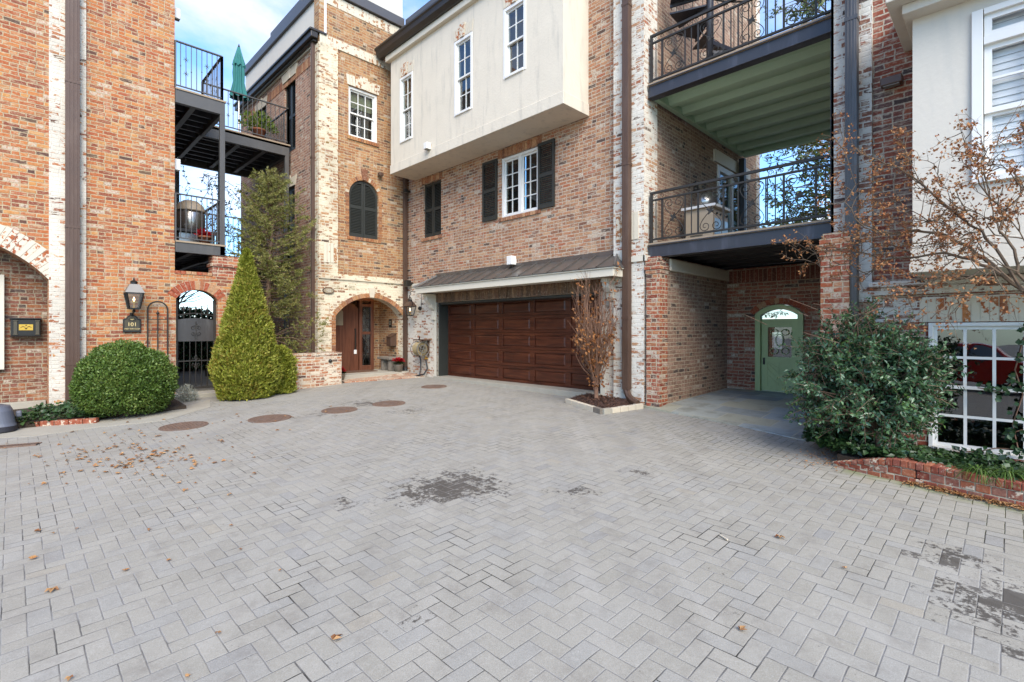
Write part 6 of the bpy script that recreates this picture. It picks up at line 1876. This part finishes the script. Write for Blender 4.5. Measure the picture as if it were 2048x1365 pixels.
# ivy and brick curb at the left
def ivy_patch(name, pts, label, n, h, mat='ivy', size=(.05, .085), zoff=None, nrm_up=1.0):
    P_, A, N_ = [], [], []
    poly = [Vector((p[0], p[1], 0)) for p in pts]
    tris = tessellate_polygon([poly]); ar = []
    for t_ in tris: a, b, c = [poly[i] for i in t_]; ar.append(abs((b - a).cross(c - a).z) / 2)
    ar = np.array(ar) / sum(ar)
    for i in range(n):
        a, b, c = [poly[q] for q in tris[RNG.choice(len(tris), p=ar)]]
        u, v = RNG.random(2)
        if u + v > 1: u, v = 1 - u, 1 - v
        p = a + (b - a) * u + (c - a) * v
        bump = .5 + .5 * noise.noise(Vector((p.x * 3.2, p.y * 3.2, 1.0)))
        z = (zoff(p.x, p.y) if zoff else gz(p.x, p.y)) + h * bump * RNG.uniform(.35, 1.0) * (.45 if p.x > 7.3 and p.y < .9 else 1)
        P_.append((p.x, p.y, z)); A.append((RNG.normal(), RNG.normal(), RNG.normal() * .4)); N_.append((RNG.normal() * .55 - .35, RNG.normal() * .55 - .35, nrm_up))
    o = leaf_obj(name, P_, A, N_, RNG.uniform(*size, n), RNG.uniform(size[0] * .9, size[1] * .95, n), mat, None, fold=.12, curl=.1, mid=.38)
    tag(o, label, 'ivy', None, 'stuff')
    return o
cl = [onG(20, 846), onG(90, 842), onG(200, 836), onG(230, 800), (1.0, 12.35), (.1, 12.35), onG(22, 812)]
ivy_patch('ivy', [(-.02, 10.93), (.72, 10.75), (1.15, 10.65), (1.1, 12.4), (.55, 12.4), (.1, 12.2)], 'dark green ivy around the foot of the left pilaster', 1500, .34)
cb = thing('brick_curb', (.5, 10.75, .17), 'low worn brick edging in front of the ivy at left', 'curb')
a = Vector((*onG(24, 852), 0)); b = Vector((*onG(205, 848), 0))
a = Vector((-.02, 10.80, 0)); a = Vector((*onG(24, 856), 0)); b = Vector((*onG(196, 846), 0))
for i in range(6):
    p = a.lerp(b, (i + .02) / 6); q = a.lerp(b, (i + .98) / 6)
    MB().bar((p.x, p.y, gz(p.x, p.y) + .035), (q.x, q.y, gz(q.x, q.y) + .035), .10, .09).build('brick', 'unit_curb', cb, bevel=.008)
# silver shrub by the gate
sv = thing('silver_shrub', (2.42, 11.9, .25), 'small silvery grey shrub between the boxwood and the gate', 'shrub')
P_, A, N_ = [], [], []
cx_, cy_ = onG(372, 803)
for i in range(1100):
    v = rdir(1)[0]; v[2] = abs(v[2]); r = RNG.random() ** .5
    P_.append(np.array([cx_, cy_, gz(cx_, cy_)]) + v * r * np.array([.22, .22, .34])); A.append(v + RNG.normal(size=3) * .5 + [0, 0, .4]); N_.append(RNG.normal(size=3))
leaf_obj('foliage', P_, A, N_, .05, .016, 'silver', sv)
MB().tube([(cx_, cy_, .2), (cx_, cy_, .4)], .01, 5).build('stem', 'twig', sv)

# potted plant foliage, vine on the far post
n = 420; d = rdir(n); d[:, 2] = np.abs(d[:, 2])
leaf_obj('foliage', np.array([4.75, 14.5, 7.18]) + d * RNG.random((n, 1)) ** .5 * np.array([.48, .35, .42]), d + rdir(n) * .6, rdir(n), .10, .06, 'lime', pb_)
vt = thing('climbing_vine', (4.4, 16.8, .5), 'bare tangled climbing vine hanging on the far balcony post', 'vine')
m = MB(); P_, A, N_ = [], [], []
for i in range(34):
    z = RNG.uniform(4.0, 6.4); p = np.array([4.42 + RNG.normal() * .25, 16.85, z]); pts = [p]
    for k_ in range(7):
        p = p + np.array([RNG.normal() * .14, RNG.normal() * .05, RNG.normal() * .16 - .04]); pts.append(p)
    m.tube(pts, .008, 3)
    for k_ in range(12): P_.append(pts[RNG.integers(8)] + RNG.normal(size=3) * .04); A.append(RNG.normal(size=3)); N_.append(RNG.normal(size=3))
for i in range(16):
    z = RNG.uniform(6.8, 7.7); p = np.array([4.3 + RNG.normal() * .2, 16.6, z]); pts = [p]
    for k_ in range(6): p = p + RNG.normal(size=3) * .12; pts.append(p)
    m.tube(pts, .008, 3)
    for k_ in range(10): P_.append(pts[RNG.integers(7)] + RNG.normal(size=3) * .04); A.append(RNG.normal(size=3)); N_.append(RNG.normal(size=3))
m.tube([(4.42, 16.85, .5), (4.36, 16.85, 3.0), (4.42, 16.85, 6.4)], .025, 6)
for i in range(3):
    pts = [np.array([3.4 - .15 * i, 16.3, 6.45])]
    for k_ in range(8): pts.append(pts[-1] + np.array([RNG.normal() * .06, 0, -.16]))
    m.tube(pts, .006, 3)
    for q in pts: P_ += [q + RNG.normal(size=3) * .03 for _ in range(3)]; A += [RNG.normal(size=3) for _ in range(3)]; N_ += [RNG.normal(size=3) for _ in range(3)]
m.build('stems', 'bark', vt); leaf_obj('foliage', P_, A, N_, .07, .05, 'holly', vt)
# hedge in the courtyard behind the gate
hg = thing('courtyard_hedge', (3.2, 18.6, .3), 'dark hedge in the courtyard seen through the iron gate', 'hedge')
P_, A, N_ = [], [], []
for i in range(11000):
    x = RNG.uniform(2.0, 6.0); z = RNG.random() ** .7 * (2.05 + .3 * noise.noise(Vector((x * 2.2, 0, 0))))
    P_.append((x, 18.4 + RNG.random() * .5, .3 + z)); A.append(RNG.normal(size=3)); N_.append((RNG.normal() * .5, -1, RNG.normal() * .5))
leaf_obj('foliage', P_, A, N_, .10, .06, 'holly', hg)
bt = thing('bare_tree', (3.9, 20.5, .3), 'bare winter tree glimpsed through the top of the iron gate arch', 'tree')
m_ = MB(); m_.tube([(3.9, 20.5, .2), (3.9, 20.5, 1.8), (3.85, 20.5, 2.6)], [.09, .07, .05], 6)
for i in range(46):
    a = RNG.uniform(.15, 2.99); q = np.array([3.87, 20.5, 2.3 + RNG.random() * .5]); pts_ = [q]
    for k_ in range(5): q = q + np.array([math.cos(a) * .32 + RNG.normal() * .08, RNG.normal() * .06, math.sin(a) * .26 + RNG.normal() * .07]); pts_.append(q)
    m_.tube(pts_, [.022, .018, .014, .010, .007, .004], 4)
m_.build('branches_or_board', 'bark_grey', bt)
MB().box(1.9, 18.9, .2, 6.1, 19.0, 2.1).build('branches_or_board', 'bark', hg)  # solid bark-coloured board, added so no sky sparkles through the hedge

# big holly on the right
def holly():
    c = np.array([6.98, 1.08, 0]); zb = gz(7, 1) + .08
    t = thing('holly_bush', (c[0], c[1], zb), 'big loose dark green holly bush before the right window', 'bush')
    m = MB(); P_, A, N_ = [], [], []
    env = lambda v: .90 * (1 + .20 * lump(v, 21, 1.6) + .16 * lump(v, 5, 3.4))
    nbr = 500
    for i in range(nbr):
        v = rdir(1)[0]
        if v[2] < -.85: v[2] = -v[2] * .3
        v /= np.linalg.norm(v)
        r = env(v) * (RNG.uniform(.55, 1.02)) * (1 - .40 * max(0, -v[1])) * (1 - .04 * max(0, -v[2]))
        e = np.array([c[0], c[1], zb + .78]) + v * r * np.array([.95, .98, .90])
        if e[2] < zb + .06: continue
        e[0] = min(e[0], 7.74)
        b0 = np.array([c[0] + .1 * v[0], c[1] + .1 * v[1], zb + .25 + .3 * max(0, v[2])])
        mid = (b0 + e) / 2 + np.array([0, 0, .10]) + RNG.normal(size=3) * .05
        m.tube([b0, mid, e], [.012, .008, .004], 4)
        for k_ in range(5):
            td = v * .8 + RNG.normal(size=3) * .65; td /= np.linalg.norm(td); ln = RNG.uniform(.10, .26)
            s0 = e - v * RNG.uniform(0, .22); s1 = s0 + td * ln
            m.tube([s0, s1], [.004, .002], 3)
            for q in range(11):
                u = q / 10; rd = RNG.normal(size=3); rd -= td * rd.dot(td); rd /= np.linalg.norm(rd) + 1e-6
                P_.append(s0 + td * ln * u); A.append(td * .55 + rd * .8); N_.append(td * .6 + RNG.normal(size=3) * .45 + np.array([0, 0, .5]))
    m.tube([(c[0], c[1] - .02, zb - .1), (c[0] - .03, c[1], zb + .3), (c[0] + .06, c[1] + .08, zb + .8)], [.04, .034, .02], 7)
    m.tube([(c[0] + .03, c[1] - .05, zb - .1), (c[0] + .05, c[1] - .16, zb + .4), (c[0] + .0, c[1] - .3, zb + .9)], [.035, .03, .015], 7)
    for i in range(26):   # pale dead twigs poking out near the top
        e = np.array([c[0] - .6 + RNG.normal() * .2, c[1] + RNG.normal() * .35, zb + 1.5 + RNG.normal() * .1]); m.tube([e, e + np.array([RNG.normal() * .15, RNG.normal() * .2, .12])], [.004, .002], 3)
    m.build('stems', 'bark', t)
    n = len(P_)
    leaf_obj('foliage', P_, A, N_, RNG.uniform(.042, .068, n), RNG.uniform(.022, .034, n), 'holly', t, fold=.18, curl=.12)
holly()

# right planting bed: curved brick curb, ivy, strap-leaved clumps
cp = [onG(1665, 932), onG(1715, 944), onG(1775, 958), onG(1840, 972), onG(1905, 987), onG(1975, 1003), onG(2048, 1019), onG(2130, 1036), onG(2300, 1062)]
CURV = [Vector((p[0], p[1], 0)) for p in cp]
def curv(s):
    s = max(0, min(len(CURV) - 1.001, s)); i = int(s); return CURV[i].lerp(CURV[i + 1], s - i)
rc = thing('brick_curb', (6.2, .6, .2), 'curved red brick curb with a round drain hole along the right planting', 'curb')
m1 = MB(); mm_ = MB(); L_ = 8
def course(z0, z1, nb, shift, din, th, drop=lambda s: True):
    for i in range(nb):
        s0 = (i + shift) / nb * L_; s1 = (i + shift + .93) / nb * L_
        if s1 > L_ or not drop((s0 + s1) / 2): continue
        p, q = curv(s0), curv(s1); t = (q - p).normalized(); nrm = Vector((t.y, -t.x, 0))
        if nrm.x < 0: nrm = -nrm
        o_ = RNG.uniform(-.004, .004); c8 = []
        for z in (z0, z1):
            for pp, dd in ((p, din), (q, din), (q, din + th), (p, din + th)):
                w_ = pp + nrm * (dd + o_); hh_ = .25 + .75 * min(1, ((s0 + s1) / 2) / 2.2); c8.append((w_.x, w_.y, gz(pp.x, pp.y) + z * hh_ - .02))
        m1.hexa(c8)
hole = lambda s: not (2.86 < s < 3.06)
course(.0, .075, 18, 0, 0, .10); course(.085, .155, 18, .5, 0, .10, hole); course(.165, .235, 34, .25, -.01, .20)
o1 = m1.build('bricks', 'unit_curb', rc, bevel=.006)
for i in range(40):
    p, q = curv(i / 40 * L_), curv((i + 1) / 40 * L_); t = (q - p).normalized(); nrm = Vector((t.y, -t.x, 0)); nrm = nrm if nrm.x > 0 else -nrm
    s_ = (i + .5) / 40 * L_
    if 2.8 < s_ < 3.1: continue
    hh_ = .25 + .75 * min(1, s_ / 2.2); c8 = []
    for z in (-.02, .228):
        for pp, dd in ((p, .006), (q, .006), (q, .095), (p, .095)): w_ = pp + nrm * dd; c8.append((w_.x, w_.y, gz(pp.x, pp.y) + z * hh_ - .02))
    mm_.hexa(c8)
mm_.build('mortar', 'mortar', rc)
p, q = curv(2.9), curv(3.0); t = (q - p).normalized(); nrm = Vector((t.y, -t.x, 0)); nrm = nrm if nrm.x > 0 else -nrm
m = MB(); cc = p + nrm * .02; z = gz(p.x, p.y) + .10
m.tube([(cc.x, cc.y, z), (cc.x + nrm.x * .25, cc.y + nrm.y * .25, z + .02)], .045, 12); m.build('drain_hole', 'interior', rc, smooth=True)
def bedz(x, y): return gz(x, y) + .13 - .13 * max(0, min(1, (x - 6.4) / 1.2))
m = MB()
for i in range(25):
    p = curv(i / 24 * L_); t = (curv(min(L_ - .01, i / 24 * L_ + .1)) - curv(i / 24 * L_ - .1)).normalized(); nrm = Vector((t.y, -t.x, 0)); nrm = nrm if nrm.x > 0 else -nrm
    a = p + nrm * .1
    m.v += [(a.x, a.y, gz(a.x, a.y) - .1), (a.x, a.y, gz(a.x, a.y) + .11), (XR, min(a.y + .1, 1.45), gz(XR, a.y) + .0)]
for i in range(24): m.f += [(i * 3, i * 3 + 3, i * 3 + 4, i * 3 + 1), (i * 3 + 1, i * 3 + 4, i * 3 + 5, i * 3 + 2)]
struct(m.build('planting_soil', 'soil', recalc=False), label='soil of the right planting bed', cat='soil')
bedp = [(c.x + .07, c.y) for c in CURV[:8]] + [(7.8, -.9), (7.8, 1.4), (7.5, 1.75), (6.95, 1.85)]
ivy_patch('ivy', bedp, 'dark green ivy covering the right bed behind the brick curb', 5200, .17, zoff=bedz, size=(.045, .075))
ivy_patch('ivy', [(6.45, 1.35), (7.0, 1.85), (7.45, 1.7), (7.3, 1.1)], 'reddish green ivy tumbling at the passage end of the right bed', 700, .28, zoff=bedz, size=(.045, .075))
# ivy strand climbing the right side of the window
iv = thing('climbing_ivy', (7.75, .0, .3), 'ivy strand climbing the right side of the lower window', 'ivy')
m = MB(); P_, A, N_ = [], [], []
for (path) in ([(2040, 915), (2025, 850), (2046, 790), (2030, 740), (2044, 690), (2060, 640)], [(2030, 760), (2005, 785), (1985, 780), (1955, 776)], [(2050, 900), (1990, 897), (1950, 905), (1910, 900)], [(2046, 860), (2010, 870)]):
    pts = [];
    for (px, py) in path: Y, Z = onX(px, py, XR - .10); pts.append(np.array([XR - .10, Y, Z]))
    m.tube(pts, .006, 4)
    for i in range(len(pts) - 1):
        for q in range(8):
            P_.append(pts[i] + (pts[i + 1] - pts[i]) * RNG.random() + np.array([-.03 * RNG.random(), RNG.normal() * .035, RNG.normal() * .03])); A.append(np.array([0, RNG.normal(), RNG.normal() - .4])); N_.append(np.array([-1, RNG.normal() * .4, RNG.normal() * .4 + .3]))
m.build('stems', 'twig', iv); leaf_obj('foliage', P_, A, N_, RNG.uniform(.045, .075, len(P_)), RNG.uniform(.04, .07, len(P_)), 'ivy', iv, mid=.38)
def strap(px, py, d, n, ln, label):
    b = at(px, py, d); z = bedz(b.x, b.y) + .0
    t = thing('liriope_clump', (b.x, b.y, z), label, 'ornamental grass', 'strap leaved clumps')
    P_, A, N_, W_ = [], [], [], []
    m = MB()
    for i in range(n):
        a = RNG.random() * 6.28; r = RNG.uniform(.5, 1) * ln; h = RNG.uniform(.5, .9) * ln
        p = np.array([b.x + RNG.normal() * .02, b.y + RNG.normal() * .02, z]); dirn = np.array([math.cos(a), math.sin(a), 0]); side = np.array([-dirn[1], dirn[0], 0])
        o = len(m.v); K = 6
        for k_ in range(K + 1):
            s = k_ / K; c = p + dirn * r * (s ** 1.2) + np.array([0, 0, h * (1.9 * s - 1.75 * s * s)]); w_ = .0055 * (1 - s ** 2 * .85)
            m.v += [tuple(c - side * w_), tuple(c + side * w_)]
        for k_ in range(K): m.f.append((o + 2 * k_, o + 2 * k_ + 1, o + 2 * k_ + 3, o + 2 * k_ + 2))
    m.build('blades', 'strap', t, recalc=False)
strap(1960, 930, 4.55, 120, .30, 'strap leaved grass clump on the right curb, nearest the holly')
strap(2015, 945, 4.45, 140, .32, 'strap leaved grass clump on the right curb below the window ivy')
strap(2090, 955, 4.4, 120, .32, 'strap leaved grass clump at the far right edge of the photo')

# dry maple reaching in from the right
def maple():
    root = Vector((6.25, -1.05, gz(6.2, -1) + .1))
    t = thing('maple_tree', root, 'spreading maple with dry curled tan leaves reaching in from the right', 'tree')
    m = MB(); P_, A, N_ = [], [], []
    H0 = at(2230, 690, 4.2)
    m.tube([root, (root.x - .05, root.y + .05, 1.0), H0, at(2120, 620, 4.1)], [.07, .06, .045, .035], 8)
    limbs = [
        ([(2120, 620), (2048, 582), (1985, 532), (1935, 492), (1880, 468), (1830, 462), (1780, 468), (1735, 452)], 4.1, 4.9, .030),
        ([(2048, 582), (1992, 500), (1960, 465), (1905, 425), (1850, 372), (1790, 332), (1735, 312), (1700, 298)], 4.15, 5.1, .020),
        ([(2000, 548), (1945, 520), (1890, 505), (1830, 512), (1775, 520), (1735, 548), (1690, 560)], 4.2, 5.2, .020),
        ([(2080, 600), (2036, 545), (2030, 500), (2000, 462), (2008, 425), (2040, 392), (2062, 345)], 4.1, 4.3, .022),
        ([(1905, 425), (1880, 405), (1842, 372), (1820, 320), (1805, 285)], 4.6, 4.9, .010),
        ([(1830, 462), (1775, 470), (1725, 455), (1690, 402), (1712, 372), (1690, 300), (1680, 255)], 4.8, 5.3, .011),
        ([(1775, 520), (1725, 505), (1668, 500), (1630, 508), (1598, 488)], 5.0, 5.5, .009),
        ([(1735, 548), (1700, 528), (1640, 535), (1612, 520)], 5.1, 5.5, .008),
        ([(2036, 545), (2000, 528), (1962, 560), (1930, 600), (1890, 618)], 4.1, 4.2, .009),
        ([(1985, 532), (1930, 560), (1880, 555), (1830, 580), (1785, 598)], 4.2, 4.5, .009),
        ([(2000, 462), (1985, 420), (1970, 350), (1940, 310), (1925, 265)], 4.3, 4.5, .009),
        ([(1935, 492), (1890, 535), (1850, 560), (1800, 570), (1760, 600)], 4.4, 4.8, .008),
        ([(1880, 468), (1840, 430), (1790, 405), (1745, 400)], 4.6, 5.0, .008),
        ([(1830, 512), (1780, 490), (1740, 488), (1700, 470)], 4.8, 5.2, .008),
        ([(1992, 500), (1950, 440), (1900, 400), (1870, 340)], 4.2, 4.6, .008),
        ([(2008, 425), (1985, 400), (1950, 352), (1975, 300), (2020, 270), (2050, 240)], 4.25, 4.2, .010),
        ([(1960, 465), (1925, 470), (1880, 440), (1845, 445), (1800, 420)], 4.4, 4.7, .008),
        ([(2048, 480), (1990, 470), (1935, 478), (1890, 490), (1850, 485)], 4.2, 4.6, .008),
        ([(2070, 520), (2020, 440), (1975, 440), (1925, 410), (1890, 420)], 4.1, 4.5, .008),
        ([(2060, 400), (2020, 345), (1990, 330), (1955, 290)], 4.15, 4.3, .007),
    ]
    def twig(p, dirn, ln, r, lvl):
        pts = [p]; d_ = dirn.copy()
        k = 4
        for i in range(k):
            d_ = d_ + RNG.normal(size=3) * .28 + np.array([0, 0, .04]); d_ /= np.linalg.norm(d_); pts.append(pts[-1] + d_ * ln / k)
        m.tube(pts, [r * (1 - .75 * i / k) for i in range(k + 1)], 4 if lvl == 0 else 3)
        if lvl < 2:
            for i in range(1, k + 1):
                for rep in range(1):
                    if RNG.random() < .8:
                        nd = d_ * .6 + RNG.normal(size=3) * .6; nd /= np.linalg.norm(nd); twig(pts[i], nd, ln * RNG.uniform(.35, .6), r * .5, lvl + 1)
        if lvl >= 1:
            for i in (2, 4):
                if RNG.random() < .36:
                    for q in range(int(RNG.integers(2, 5))):
                        P_.append(pts[i] + RNG.normal(size=3) * .014); A.append(RNG.normal(size=3) + np.array([0, 0, -.5])); N_.append(RNG.normal(size=3))
    for path, d0, d1, r0 in limbs:
        pts = []
        for i, (px, py) in enumerate(path):
            s = i / (len(path) - 1); pts.append(np.array(at(px, py, d0 + (d1 - d0) * s)))
        sm = []
        for i in range(len(pts) - 1):
            for q in range(3): sm.append(pts[i] + (pts[i + 1] - pts[i]) * q / 3 + RNG.normal(size=3) * .006)
        sm.append(pts[-1])
        m.tube(sm, [r0 * .72 * (1 - .72 * i / (len(sm) - 1)) for i in range(len(sm))], 6)
        for i in range(2, len(sm)):
            if sm[i][2] < .5: continue
            for rep in range(1):
                if RNG.random() < (.45 if r0 > .015 and i < 8 else .8):
                    base = sm[i] - sm[i - 1]; base /= np.linalg.norm(base) + 1e-6
                    nd = base * .7 + RNG.normal(size=3) * np.array([.45, .45, .5]); nd /= np.linalg.norm(nd); twig(sm[i], nd, RNG.uniform(.16, .36), .005, 0 if RNG.random() < .6 else 1)
    m.build('branches_or_board', 'twig_tan', t)
    n = len(P_)
    leaf_obj('dry_leaves', P_, A, N_, RNG.uniform(.016, .034, n), RNG.uniform(.014, .026, n), 'maple_leaf', t, fold=.45, curl=.45)
maple()

# evergreen tree behind the right balconies
def back_tree():
    bx_, by_ = 17.5, 4.55
    t = thing('background_tree', (bx_, by_, .6), 'leafy evergreen tree behind the right hand balconies', 'tree')
    m = MB(); P_, A, N_ = [], [], []
    m.tube([(bx_, by_ - 1.2, .4), (bx_ + .1, by_ - 1.0, 3), (bx_, by_ - .8, 6), (bx_, by_ - .6, 11)], [.22, .18, .13, .03], 8)
    for i in range(330):
        z = RNG.uniform(2.6, 12.5); a = RNG.random() * 6.28
        b0 = np.array([bx_, by_ - .9, z]); L_ = RNG.uniform(.9, 2.7) * (1 - max(0, z - 9) / 8)
        e = b0 + np.array([math.cos(a), math.sin(a), RNG.uniform(-.2, .5)]) * L_
        mid = (b0 + e) / 2 + np.array([0, 0, .15]); m.tube([b0, mid, e], [.03, .018, .006], 4)
        for k_ in range(9):
            s = RNG.uniform(.35, 1); bp = b0 + (e - b0) * s + RNG.normal(size=3) * .12; td = (e - b0) / L_ + RNG.normal(size=3) * .7; td /= np.linalg.norm(td); ln = RNG.uniform(.25, .5)
            m.tube([bp, bp + td * ln], [.006, .003], 3)
            for q in range(9): P_.append(bp + td * ln * RNG.random()); A.append(td + RNG.normal(size=3) * .8 + [0, 0, -.3]); N_.append(RNG.normal(size=3) + [0, 0, .6])
    m.build('trunk', 'bark', t); n = len(P_)
    leaf_obj('foliage', P_, A, N_, RNG.uniform(.10, .16, n), RNG.uniform(.035, .055, n), 'tree_leaf', t)
back_tree()

# ------------------------------------------------------------------ fallen leaves
def scatter(name, pts, size, label, mat='litter', lift=.012):
    P_, A, N_, L_ = [], [], [], []
    for (x, y, z) in pts:
        k_ = 1
        a = RNG.random() * 6.28; l = RNG.uniform(*size)
        for q in range(3):     # three lobes make one leaf
            b = a + (q - 1) * .75; P_.append((x, y, z + lift)); A.append((math.cos(b), math.sin(b), RNG.uniform(-.05, .35))); N_.append((RNG.normal() * .3, RNG.normal() * .3, 1)); L_.append(l * (1 if q == 1 else .75))
    L_ = np.array(L_)
    o = leaf_obj(name, P_, A, N_, L_, L_ * .55, mat, None, fold=.2, curl=.15)
    tag(o, label, 'leaves', None, 'stuff'); return o
pts = []
for i in range(230):
    px, py = (RNG.normal(270, 110), RNG.normal(908, 30)) if i % 2 else (RNG.normal(260, 85), RNG.normal(915, 20))
    if py < 866: continue
    x, y = onG(px, py); pts.append((x, y, gz(x, y)))
for (px, py) in ((1148, 0), (513, 948), (335, 1125), (395, 1020), (465, 1052), (105, 1180), (62, 1122), (435, 1268), (665, 1285), (140, 1358), (370, 1358), (80, 1065), (110, 1068), (155, 1060), (480, 1100), (60, 970), (92, 968), (500, 956), (890, 868), (1560, 1075), (1690, 1140), (1480, 1265), (560, 1145), (300, 1060), (240, 958), (250, 1145)):
    if py > 0: x, y = onG(px, py); pts.append((x, y, gz(x, y)))
for i in range(90):
    x, y = onG(RNG.uniform(100, 700), RNG.uniform(810, 870))
    if RNG.random() < .4 and y < 11.2: pts.append((x, y, gz(x, y)))
scatter('fallen_leaves', pts, (.018, .07), 'tan fallen leaves scattered over the pavers at left')
pts = []
for i in range(750):
    s = RNG.uniform(2.6, 7.9); p = curv(s); t_ = (curv(s + .05) - curv(s - .05)).normalized(); nrm = Vector((t_.y, -t_.x, 0)); nrm = nrm if nrm.x > 0 else -nrm
    w_ = p - nrm * abs(RNG.normal()) * .045; pts.append((w_.x, w_.y, gz(w_.x, w_.y) + RNG.random() * .02))
for i in range(160):
    x, y = onG(RNG.normal(1655, 30), RNG.normal(922, 10)); pts.append((x, y, gz(x, y) + RNG.random() * .02))
scatter('leaf_litter', pts, (.014, .032), 'line of dry leaf litter along the right brick curb')
tw = thing('fallen_twig', (*onG(1448, 1078), gz(*onG(1448, 1078))), 'pale fallen twig lying on the pavers right of centre', 'twig')
a = onG(1440, 1073); b = onG(1455, 1083); MB().tube([(*a, gz(*a) + .01), (*b, gz(*b) + .012)], .007, 6).build('stick', 'stone', tw)

S.render.engine = 'CYCLES'
S.cycles.max_bounces = 7
S.cycles.transparent_max_bounces = 12
S.cycles.caustics_reflective = False
S.cycles.caustics_refractive = False
S.cycles.use_denoising = True
